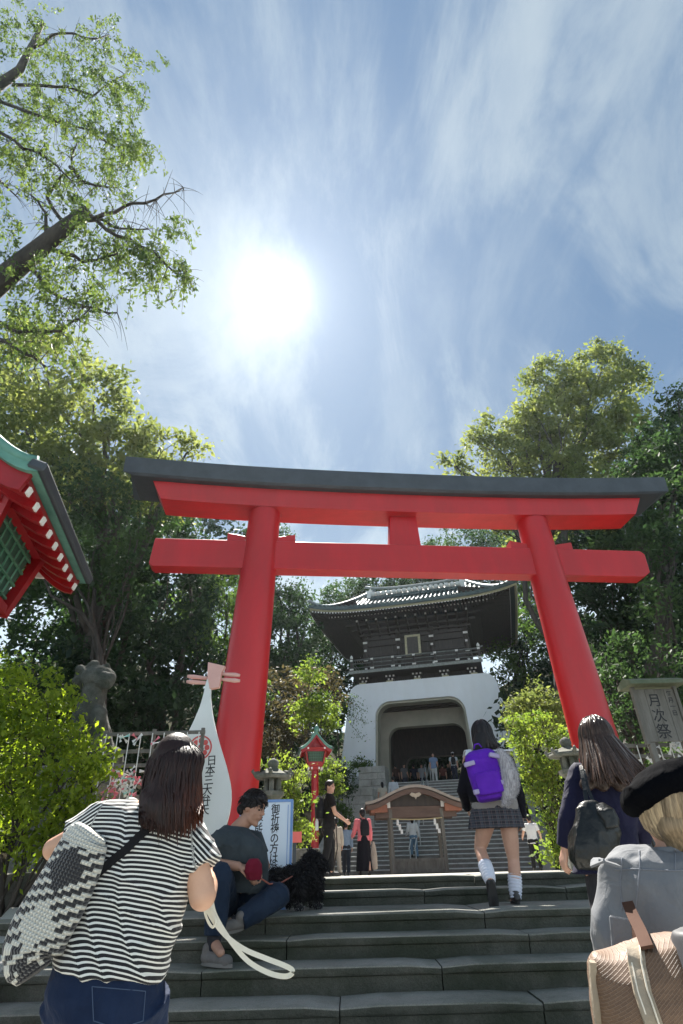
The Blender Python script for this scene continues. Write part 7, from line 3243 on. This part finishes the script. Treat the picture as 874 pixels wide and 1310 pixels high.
# ================================================================== SEATED MAN AND HIS DOG
def seated_man():
    s = 1.10
    Y = 5.62
    base = Vector((at(300, 1160, Y).x, Y, 1.175))
    t = thing('person', base, 'man in a dark grey T-shirt and jeans sitting cross-legged on the steps looking down', 'person')
    head = at(324, 1034, Y)
    up_ = Vector((.30, -.05, 1)).normalized()
    fw = Vector((.80, -.42, -.42))
    neck = at(303, 1062, Y + .02)
    shN, shF = at(282, 1074, Y - .10), at(326, 1074, Y + .14)
    ch, wa, pel = at(306, 1090, Y), at(302, 1122, Y + .08), at(300, 1150, Y + .26)
    mb = MB(base)
    head_shape(mb, head, up_, fw, s)
    mb.cone(neck, .062 * s, head + Vector((-.01, .0, -.05)), .055 * s)
    r = (shF - shN).normalized()
    for sx in (-1, 1):
        mb.cone(ch + r * sx * .07, .085, wa + r * sx * .05, .085)
        mb.cone(wa + r * sx * .05, .085, pel + r * sx * .07, .10)
        mb.cone(neck, .050, ch + r * sx * .07, .070)
    elN, haN = at(257, 1103, Y - .12), at(322, 1110, Y - .20)
    elF, haF = at(338, 1108, Y + .16), at(326, 1118, Y - .06)
    wN = elN.lerp(haN, .74)
    mb.chain([shN, elN, wN], [.056 * s, .046 * s, .032 * s])
    hand_shape(mb, wN, haN - elN, (0, .3, -1), s, .9, True)
    wF = elF.lerp(haF, .7)
    mb.chain([shF, elF, wF], [.056 * s, .046 * s, .032 * s])
    hand_shape(mb, wF, haF - elF, (0, .2, -1), s, .9)
    knN, anN = at(281, 1120, Y - .30), at(274, 1206, Y - .30)
    knF, anF = at(356, 1146, Y - .02), at(303, 1180, Y - .16)
    hN, hF = pel + Vector((-.06, -.08, 0)), pel + Vector((.07, .02, 0))
    for h, k, a in ((hN, knN, anN), (hF, knF, anF)):
        mb.chain([h, k, a], [.10, .065, .042])
    mb.cone(anN, .04, anN + Vector((.08, -.12, -.05)), .03)
    mb.cone(anF, .04, anF + Vector((-.12, -.08, -.02)), .03)
    skin_body(t, mb, M_skin_t, .0085, 2)
    face_parts(t, base, head, up_, fw, s)
    # T-shirt
    mb = MB(base)
    mb.loft([px_ring(*q) for q in [(290, 1055, 318, 1060, Y, .07), (278, 1062, 332, 1072, Y - .02, .135), (273, 1078, 340, 1084, Y - .02, .165), (274, 1100, 344, 1104, Y, .16), (276, 1122, 344, 1126, Y + .06, .13), (278, 1140, 342, 1144, Y + .10, .14)]])
    mb.tube([shN + Vector((.06, .03, -.01)), shN, shN.lerp(elN, .62)], [.10, .088, .080], 18)
    mb.tube([shF + Vector((-.06, 0, -.01)), shF, shF.lerp(elF, .62)], [.10, .086, .080], 18)
    cloth(t, mb, fabric('slate_tshirt', (.030, .040, .047), (.048, .060, .068)), 'tshirt', .009, 3, .010, 6.5, (1, 1, .7), 1.0)
    mb = MB(base)
    c0 = neck + Vector((.02, -.01, .0))
    pts = [c0 + Vector((.082 * math.cos(a), .075 * math.sin(a), -.015 - .03 * math.cos(a))) for a in [2 * math.pi * k / 20 for k in range(21)]]
    mb.tube(pts, .008, 6)
    mb.build('collar', fabric('slate_rib', (.04, .05, .06)), t, smooth=True)
    # jeans
    M_dn = fabric('dark_denim', (.009, .018, .036), (.018, .030, .054), .8, 300, .4)
    mb = MB(base)
    for h, k, a in ((hN, knN, anN), (hF, knF, anF)):
        mb.cone(h, .130, k, .098)
        mb.cone(k, .098, k.lerp(a, .5), .092)
        mb.tube([k.lerp(a, .4), k.lerp(a, .6), k.lerp(a, .90)], [.092, .088, .078], 16)
    mb.cone(pel + Vector((-.07, .02, .05)), .14, pel + Vector((.08, .04, .05)), .14)
    cloth(t, mb, M_dn, 'jeans', .009, 3, .008, 7.5, (1, 1, 1), 4.0)
    for a_, k_ in ((anN, knN), (anF, knF)):
        mb = MB(base)
        mb.cone(a_.lerp(k_, .12), .056, a_ - (k_ - a_).normalized() * .03, .05)
        mb.build('sock', fabric('dark_sock', (.03, .03, .035)), t, smooth=True)
    M_sn = pbr('grey_sneaker', (.10, .095, .09), (.15, .14, .13), 12, .75)
    shoe(t, base, Vector((anN.x - .08, anN.y + .02, .918)), Vector((anN.x + .17, anN.y - .16, .918)), 1.15, M_sn, sole=pbr('grey_sole', (.16, .155, .145)))
    shoe(t, base, anF + Vector((.06, .03, -.04)), anF + Vector((-.17, -.09, -.06)), 1.1, M_sn, sole=pbr('grey_sole', (.16, .155, .145)), up=(0, -.5, 1))
    # short black hair: cap with locks combed forward
    mb = MB(base)
    M = frame_of(up_, fw)

    def q(x, y, z):
        return head + M @ (Vector((x, y, z)) * s)
    mb.ellipsoid(q(0, -.022, .038), (.088 * s, .104 * s, .098 * s), M.to_euler())
    mb.ellipsoid(q(0, .050, .082), (.066 * s, .050 * s, .036 * s), M.to_euler())
    mb.cone(q(-.02, -.088, -.03), .045 * s, q(.02, -.088, -.03), .045 * s)
    for sx in (-1, 1):
        mb.cone(q(sx * .072, -.03, .0), .028 * s, q(sx * .078, .006, .012), .016 * s)
    me = union_mesh(mb, .0085, 1, 'hair')
    add_attr(me, 'tone', np.full(len(me.vertices), .1))
    new_obj('hair', me, t, H_black)
    rs = random.Random(8)
    mb = MB(base)
    tones = []
    for i in range(230):
        ph = rs.random() * 6.283
        th = rs.random() ** .7 * 1.75
        d0 = Vector((math.sin(ph) * math.sin(th) * .090, math.cos(ph) * math.sin(th) * .106 - .02, math.cos(th) * .102 + .032))
        if d0.y > .045 and d0.z < .05:
            continue
        flow = Vector((rs.gauss(0, .3), (1.0 if d0.z > .06 else -.2), -.55 if d0.z < .09 else -.12))
        flow = (flow - d0.normalized() * flow.dot(d0.normalized()) * .8).normalized()
        L_ = .035 + .03 * rs.random()
        pts = [q(*(d0 * 1.0)), q(*(d0 * 1.05 + flow * L_ * .5)), q(*(d0 * 1.04 + flow * L_))]
        mb.tube(pts, [.008 * s, .007 * s, .0015 * s], 5, flat=.5)
        tones += [rs.random() * .6] * 15
    me = mb.mesh('hair_lock', True, fix=False)
    add_attr(me, 'tone', tones)
    new_obj('hair_lock', me, t, H_black)['kind'] = 'stuff'
    # maroon pouch in his hands
    tp = thing('maroon_pouch', at(325, 1114, Y - .20), 'small maroon pouch held in the seated man\'s hands', 'pouch')
    mb = MB(tp.location)
    mb.loft([px_ring(*k) for k in [(319, 1098, 331, 1098, Y - .22, .02), (314, 1106, 335, 1106, Y - .22, .045), (312, 1116, 336, 1116, Y - .22, .055), (316, 1126, 334, 1126, Y - .22, .04)]])
    cloth(tp, mb, fabric('maroon_cloth', (.16, .010, .028), (.12, .008, .02)), 'pouch', .008, 3, .006, 12)
    tl_ = thing('thin_leash', haN, 'thin red leash running from the seated man\'s hands to the black dog', 'leash')
    mb = MB(tl_.location)
    mb.tube([at(328, 1120, Y - .22), at(345, 1131, Y - .10), at(360, 1129, Y + .2), at(374, 1121, Y + .5)], .006, 6)
    mb.build('cord', pbr('red_cord', (.30, .09, .06)), tl_, smooth=True)


seated_man()


def dog():
    Y = 6.22
    base = Vector((at(382, 1160, Y).x, Y, 1.175))
    t = thing('dog', base, 'fluffy black dog with grey paws standing behind the seated man\'s knee', 'dog')
    mb = MB(base)
    ru, ch = at(368, 1128, Y), at(394, 1122, Y + .12)
    hd = at(400, 1104, Y + .20)
    mb.cone(ru, .105, ch, .125)
    mb.cone(ru + Vector((0, 0, -.03)), .09, ch + Vector((0, 0, -.04)), .11)
    mb.cone(ch + Vector((.01, 0, .05)), .10, hd, .085)
    mb.ellipsoid(hd + Vector((.01, .02, .01)), (.085, .085, .078))
    mb.cone(hd + Vector((.05, .03, -.01)), .048, hd + Vector((.125, .06, -.03)), .030)
    for dy in (-.05, .06):
        mb.cone(hd + Vector((-.015, dy, .055)), .032, hd + Vector((-.03, dy * 1.2, .115)), .010)
    z0 = 1.175
    for (x, y, up) in ((380, -.06, .13), (404, .10, .16), (398, .24, .16)):
        p = at(x, 1130, Y + y)
        mb.chain([p, Vector((p.x + .01, Y + y + .02, z0 + .10)), Vector((p.x, Y + y, z0 + .03))], [.055, .036, .028])
        mb.cone(Vector((p.x, Y + y, z0 + .028)), .028, Vector((p.x + .045, Y + y - .01, z0 + .024)), .024)
    # hind leg with hock
    p = at(370, 1132, Y + .05)
    mb.chain([p, Vector((p.x + .05, Y + .04, z0 + .15)), Vector((p.x - .03, Y + .05, z0 + .09)), Vector((p.x, Y + .05, z0 + .025))], [.075, .045, .030, .026])
    # bushy tail towards the man
    mb.chain([ru + Vector((-.05, -.03, .03)), at(356, 1121, Y - .15), at(345, 1128, Y - .28), at(337, 1136, Y - .36)], [.055, .060, .052, .025])
    me = union_mesh(mb, .010, 2, 'body')
    M_dog = hair_mat('black_fur', (.008, .008, .010), (.035, .032, .032), .75)
    M_paw = hair_mat('grey_white_fur', (.20, .19, .18), (.45, .43, .40), .8)
    add_attr(me, 'tone', np.full(len(me.vertices), .1))
    new_obj('body', me, t, M_dog)
    co, no = mesh_co(me), mesh_no(me)
    g = np.random.default_rng(5)
    idx = g.integers(0, len(co), 7000)
    low = co[idx][:, 2] < .075
    fur_tufts(t, co[idx][~low], no[idx][~low], .045, M_dog, 6, 'fur', .45, .07)
    fur_tufts(t, co[idx][low], no[idx][low], .016, M_paw, 7, 'paw_fur', .1, .12)
    mb = MB(base)
    mb.ellipsoid(hd + Vector((.150, .07, -.028)), (.014, .012, .012))
    mb.build('nose', M_eye, t, smooth=True)
    for dy in (-.03, .05):
        mb = MB(base)
        mb.ellipsoid(hd + Vector((.082, dy + .02, .02)), (.010, .010, .010))
        mb.build('eye', M_eye, t, smooth=True)
    mb = MB(base)
    a = ch.lerp(hd, .45)
    mb.tube([a + Vector((.10 * math.cos(k), .10 * math.sin(k), -.03 * math.cos(k))) for k in [2 * math.pi * i / 18 for i in range(19)]], .009, 6)
    mb.build('collar', pbr('red_cord', (.30, .09, .06)), t, smooth=True)


dog()


# ================================================================== STANDING AND WALKING PEOPLE
def solve_depth(px, py, h, zf):
    lo, hi = 2.0, 80.0
    for _ in range(50):
        m = (lo + hi) / 2
        if at(px, py, m).z - zf(m) > h:
            hi = m
        else:
            lo = m
    return lo


def walker(label, foot, h, rz, top, bottom, hair=H_black, skirt=False, sleeves=.55, stride=.10, arms=((-8, 10), (8, -10)), elbow=(20, 20), hair_len=.0, face=False, look=0.0, group=None, skin=M_skin, vox=.014, pack=None, shoes=None, cap=None, hem=.47, lean=2, bare=False, step_up=0.0):
    """a standing or walking figure; local +Y is forward. arms: (out, forward) angles for left and right in degrees"""
    t = thing('person', foot, label, 'person', group, rz=rz)
    fz = h

    def v(x, y, z):
        z_ = z * fz
        return Vector((x * fz, y * fz + math.sin(R(lean)) * z_, z_))
    mb = MB()
    head = v(0, .012, .925)
    lk = Vector((math.sin(R(-look)), math.cos(R(-look)), -.05))
    hs = fz / 1.68
    head_shape(mb, head, UP, lk, hs)
    pel, wa, ch, nk = v(0, 0, .52), v(0, .0, .61), v(0, 0, .735), v(0, 0, .825)
    for sx in (-1, 1):
        r = Vector((sx * fz, 0, 0))
        mb.cone(ch + r * .045, .055 * fz, wa + r * .036, .050 * fz)
        mb.cone(wa + r * .036, .050 * fz, pel + r * .048, .058 * fz)
        mb.cone(nk + r * .015, .030 * fz, ch + r * .05, .05 * fz)
    mb.cone(nk - Vector((0, 0, .01 * fz)), .034 * fz, head, .032 * fz)
    limbs_ = []
    tops = MB()
    for i, sx in enumerate((-1, 1)):
        o_, f_ = arms[i]
        sh = v(sx * .108, 0, .80)
        d = Vector((sx * math.sin(R(abs(o_))), math.sin(R(f_)), -math.cos(R(abs(o_))) * math.cos(R(f_)))).normalized()
        el = sh + d * .175 * fz
        e_ = R(f_ + elbow[i])
        d2 = Vector((sx * math.sin(R(abs(o_) * .3)), math.sin(e_), -math.cos(e_))).normalized()
        wr = el + d2 * .135 * fz
        mb.chain([sh, el, wr], [.030 * fz, .025 * fz, .018 * fz])
        hand_shape(mb, wr, d2, (-sx, .1, 0), hs, .5, sx < 0)
        if sleeves < .6:
            tops.tube([sh + Vector((-sx * .03 * fz, 0, 0)), sh, sh.lerp(el, sleeves + .05)], [.048 * fz, .046 * fz, .043 * fz], 14)
        else:
            tops.cone(sh, .044 * fz, el, .036 * fz)
            tops.tube([el, el.lerp(wr, .95)], [.037 * fz, .030 * fz], 14)
    bots = MB()
    feet = []
    for i, sx in enumerate((-1, 1)):
        st = stride * (1 if i == 0 else -1)
        lift = step_up * (1 if i == 0 else 0)
        hp = v(sx * .048, 0, .50)
        kn = v(sx * .052, st * .55 + .015, .275 + lift * .7)
        an = v(sx * .055, st - .01, .045 + lift)
        mb.chain([hp, hp.lerp(kn, .5), kn, kn.lerp(an, .3), an], [.052 * fz, .045 * fz, .034 * fz, .034 * fz, .022 * fz])
        feet.append(an)
        if not skirt:
            bots.cone(hp, .062 * fz, kn, .046 * fz)
            bots.tube([kn, an + Vector((0, 0, .008 * fz))], [.047 * fz, .038 * fz], 14)
    me = union_mesh(mb, vox, 2, 'body')
    new_obj('body', me, t, skin)
    if face:
        face_parts(t, (0, 0, 0), head, UP, lk, hs)
    # top
    def ring(z, w, d, yo=0.0):
        c = v(0, yo, z)
        return [c + Vector((math.copysign(abs(math.cos(a)) ** .85, math.cos(a)) * w * fz, math.sin(a) * d * fz, 0)) for a in [2 * math.pi * k / 22 for k in range(22)]]
    tops.loft([ring(.845, .042, .036), ring(.825, .085, .050), ring(.79, .115, .066), ring(.72, .110, .073), ring(.62, .098, .068), ring(.54, .105, .074), ring(hem, .110, .078)])
    cloth(t, tops, top, 'top', vox, 2, .006 * (1 if vox < .016 else 1.6), 8)
    if skirt:
        mbs = MB()
        zlow = skirt
        rings = []
        for k in range(6):
            f = k / 5
            z = .58 + (zlow - .58) * f
            c = v(0, 0, z)
            w = (.090 + .055 * f ** .7) * fz
            rings.append([c + Vector((math.cos(a) * w * (1 + .05 * f * math.sin(a * 9 + k * .3)), math.sin(a) * w * .82 * (1 + .05 * f * math.sin(a * 9)), 0)) for a in [2 * math.pi * q_ / 54 for q_ in range(54)]])
        mbs.loft(rings)
        mbs.build('skirt', bottom, t, auto=50)
    else:
        bots.cone(v(-.03, 0, .54), .072 * fz, v(.03, 0, .54), .072 * fz)
        bots.cone(v(-.04, -.01, .51), .070 * fz, v(.04, -.01, .51), .070 * fz)
        cloth(t, bots, bottom, 'trousers', vox, 2, .005, 9)
    for an in feet:
        shoe(t, (0, 0, 0), Vector((an.x, an.y - .035 * fz, an.z - .042 * fz)), Vector((an.x, an.y + .105 * fz, an.z - .042 * fz)), hs, shoes or pbr('dark_shoe', (.03, .03, .03), rough=.6))
    # hair
    mh = MB()
    M = frame_of(UP, lk)

    def hq(x, y, z):
        return head + M @ (Vector((x, y, z)) * hs)
    mh.ellipsoid(hq(0, -.022, .036), (.087 * hs, .103 * hs, .097 * hs), M.to_euler())
    mh.ellipsoid(hq(0, .045, .085), (.06 * hs, .045 * hs, .032 * hs), M.to_euler())
    mh.cone(hq(-.02, -.085, -.03), .042 * hs, hq(.02, -.085, -.03), .042 * hs)
    if hair_len > 0:
        mh.cone(hq(0, -.07, -.02), .085 * hs, hq(0, -.085, -.02 - hair_len), .06 * hs)
    me = union_mesh(mh, vox * .8, 1, 'hair')
    add_attr(me, 'tone', np.full(len(me.vertices), .15))
    new_obj('hair', me, t, hair)
    if cap is not None:
        mc = MB()
        mc.ellipsoid(hq(0, -.01, .075), (.098 * hs, .112 * hs, .068 * hs))
        mc.cone(hq(-.03, .10, .06), .022 * hs, hq(.03, .10, .06), .022 * hs)
        cloth(t, mc, cap, 'cap', vox * .8, 2, 0)
    if pack is not None:
        pm, plabel = pack
        fwd = Vector((math.sin(-rz), math.cos(rz), 0))
        loc = Vector(foot) + Matrix.Rotation(rz, 3, 'Z') @ v(0, -.12, .70)
        tb = thing('backpack', loc, plabel, 'backpack', rz=rz)
        k = fz / 1.68
        mp_ = MB()
        rr = []
        for (z, w, d) in ((-.21, .09, .05), (-.20, .125, .075), (0, .14, .085), (.15, .12, .075), (.21, .07, .04)):
            rr.append([Vector((math.copysign(abs(math.cos(a)) ** .6, math.cos(a)) * w * k, math.sin(a) * d * k, z * k)) for a in [2 * math.pi * q_ / 20 for q_ in range(20)]])
        mp_.loft(rr)
        cloth(tb, mp_, pm, 'pack_body', vox, 2, .003)
        for sx in (-1, 1):
            strap(tb, (0, 0, 0), [Vector((sx * .07 * k, .06 * k, .15 * k)), Vector((sx * .085 * k, .13 * k, .245 * k)), Vector((sx * .085 * k, .27 * k, .20 * k)), Vector((sx * .085 * k, .285 * k, .03 * k))], .04 * k, .010, pm, 'shoulder_strap', side=(1, 0, 0))
    return t


def plaza_at(px, py, h):
    Y = solve_depth(px, py, h, zp)
    p = at(px, py, Y)
    return Vector((p.x, Y, zp(Y)))


M_blk = fabric('black_cotton', (.014, .013, .014))
M_blk2 = fabric('black_trouser', (.018, .018, .020))
M_wht = fabric('white_cotton', (.72, .71, .70), (.64, .63, .62))
G_P = 'people walking on the plaza'
f0 = plaza_at(418, 998, 1.70)
walker('young man in black T-shirt and black trousers turning his head towards the steps', f0, 1.70, R(-78), M_blk, M_blk2, sleeves=.55, stride=.06, arms=((-6, 2), (6, 16)), elbow=(10, 40), face=True, look=-48, group=G_P, vox=.011,
       skin=M_skin, pack=(fabric('dark_nylon', (.02, .02, .024)), 'dark backpack on the young man in the black T-shirt'))
bt = thing('water_bottle', f0 + Vector((-.20, -.10, .78)), 'pale water bottle in the side pocket of the dark backpack', 'bottle')
mb = MB()
mb.lathe([(.030, 0), (.034, .02), (.034, .15), (.018, .19), (.018, .215)], (0, 0, 0), 14)
mb.build('bottle_body', pbr('bottle_plastic', (.62, .66, .68), rough=.25), bt, auto=40)
f1 = plaza_at(434, 1052, 1.60) + Vector((-.05, 1.0, 0))
f1.z = zp(f1.y)
walker('person in a loose cream top half hidden behind the young man in black', plaza_at(429, 1046, 1.55), 1.55, R(12), fabric('cream_cotton', (.52, .47, .38)), fabric('beige_cloth', (.42, .38, .31)), group=G_P, vox=.014, hem=.40, sleeves=.9)
walker('person in pale blue grey shirt and dark trousers left of the pink hoodie', plaza_at(442, 1051, 1.66), 1.66, R(-6), fabric('blue_grey_shirt', (.26, .32, .40), (.20, .26, .34)), fabric('slate_trouser', (.035, .04, .05)), sleeves=.9, arms=((-8, 12), (6, -14)), group=G_P, vox=.014)
f2 = plaza_at(464, 1034, 1.62)
walker('woman in pink hoodie and long black skirt with a black backpack', f2, 1.62, R(14), fabric('pink_fleece', (.70, .20, .22), (.60, .16, .18)), fabric('black_skirt', (.010, .010, .014)), skirt=.06, sleeves=.95, arms=((-12, 18), (10, 6)), elbow=(45, 15), hair_len=.03, group=G_P, vox=.012,
       pack=(fabric('black_nylon', (.016, .016, .02)), 'black backpack on the woman in the pink hoodie'), hem=.50)
bag = thing('tote_bag', f2 + Vector((.26, -.02, .55)), 'beige cloth tote bag with a pink end beside the black skirt', 'bag')
mb = MB()
mb.loft([[Vector((math.cos(a) * w, math.sin(a) * .06, z)) for a in [2 * math.pi * k / 18 for k in range(18)]] for (z, w) in ((-.42, .06), (-.40, .09), (-.1, .10), (.10, .07), (.24, .03))])
cloth(bag, mb, fabric('beige_canvas', (.34, .29, .24)), 'bag_body', .012, 2, .008, 7)
walker('person in a white T-shirt and black trousers right of the schoolgirl', plaza_at(676, 1042, 1.60), 1.60, R(-10), M_wht, M_blk2, sleeves=.5, arms=((-20, 22), (22, 10)), elbow=(40, 45), group=G_P, vox=.013, stride=.12)


def stair_foot(px, py_head, h):
    """a foot point on the far stairs under the head pixel"""
    def zf(Y):
        # gate-local y of the ray's ground point
        p = at(px, py_head, Y)
        d = Vector((p.x, p.y, 0)) - Vector((G0.x, G0.y, 0))
        ly = d.dot(gy) + .6
        k = min(NST, max(0, math.floor((ly + NST * TR) / TR) + 1))
        return Z_FAR + RISE * k
    Y = 25.0
    while Y < 36.0 and at(px, py_head, Y).z - zf(Y) > h:
        Y += .02
    p = at(px, py_head, Y)
    return Vector((p.x, Y, zf(Y)))


G_S = 'people climbing the far stairs'
walker('woman in white top and blue jeans climbing the far stairs inside the wooden frame', stair_foot(527, 1047, 1.6), 1.6, R(8), M_wht, fabric('pale_denim', (.16, .26, .36)), sleeves=.95, group=G_S, vox=.018, arms=((-14, 5), (16, 5)), elbow=(50, 20), hair_len=.10, stride=.07, step_up=.05)
walker('person in a pale shirt near the top of the far stairs above the frame roof', stair_foot(503, 996, 1.65), 1.65, R(10), fabric('pale_shirt', (.60, .64, .68)), M_blk2, sleeves=.8, group=G_S, vox=.02, stride=.06)
walker('dark haired person in a cream top below the pale shirted climber', stair_foot(489, 1001, 1.55), 1.55, R(10), fabric('cream_cotton', (.52, .47, .38)), M_blk2, group=G_S, vox=.02, hair_len=.12)

G_G = 'people in the shadow of the gate passage'
M_navyc = fabric('navy_cotton', (.03, .035, .06))
M_brn = fabric('brown_cotton', (.10, .06, .05))
M_gry = fabric('grey_cotton', (.16, .16, .17))
M_sky = fabric('sky_cotton', (.22, .30, .46))


def gate_person(label, px, ly, h, rz, *a, **k):
    Y = 30.0
    for _ in range(60):
        p = at(px, 990, Y)
        d = Vector((p.x, p.y, 0)) - Vector((G0.x, G0.y, 0))
        Y += (ly - d.dot(gy)) * .8
    p = at(px, 990, Y)
    return walker(label, Vector((p.x, p.y, Z_GATE)), h, rz, *a, group=G_G, vox=.028, **k)


gate_person('person in sky blue top and white shorts coming out of the gate', 556, .5, 1.66, R(175), M_sky, fabric('white_trouser', (.62, .62, .60)), sleeves=.55, stride=.10)
gate_person('person in a white cap with a dark backpack right in the gate opening', 582, .8, 1.68, R(-10), fabric('pale_shirt', (.60, .64, .68)), M_navyc, cap=M_wht, sleeves=.5, pack=(fabric('dark_nylon', (.02, .02, .024)), 'dark backpack on the person in the white cap'))
gate_person('person in a dark brown top at the left inside the gate passage', 507, 4.2, 1.65, R(20), M_brn, M_blk2)
gate_person('person in grey at the left inside the gate passage', 517, 3.9, 1.60, R(-160), M_gry, M_navyc)
gate_person('person in navy clothes deep in the middle of the gate passage', 530, 5.0, 1.70, R(10), M_navyc, M_blk2)
gate_person('person in a pale grey shirt deep in the middle of the gate passage', 540, 4.6, 1.62, R(170), fabric('pale_grey_shirt', (.35, .36, .38)), M_navyc)
gate_person('person in red brown top right of the middle of the gate passage', 567, 5.2, 1.62, R(0), fabric('rust_cotton', (.18, .06, .05)), M_blk2)
gate_person('person in black clothes deep in the right of the gate passage', 574, 5.6, 1.70, R(180), M_blk, M_blk2)

# ================================================================== HAZE
def make_haze():
    mb = MB()
    mb.box((0, 90, 15.5), (420, 260, 39))
    m = bpy.data.materials.new('air_haze')
    m.use_nodes = True
    nt = m.node_tree
    nt.nodes.clear()
    out = nt.nodes.new('ShaderNodeOutputMaterial')
    v = nt.nodes.new('ShaderNodeVolumePrincipled')
    v.inputs['Color'].default_value = (.80, .90, 1.0, 1)
    v.inputs['Density'].default_value = HAZE
    v.inputs['Anisotropy'].default_value = .66
    nt.links.new(v.outputs[0], out.inputs['Volume'])
    o = mb.build('haze', m)
    tag(o, 'thin bright haze in the air between the torii and the wooded hill', 'haze', kind='stuff')


HAZE = .0002
make_haze()
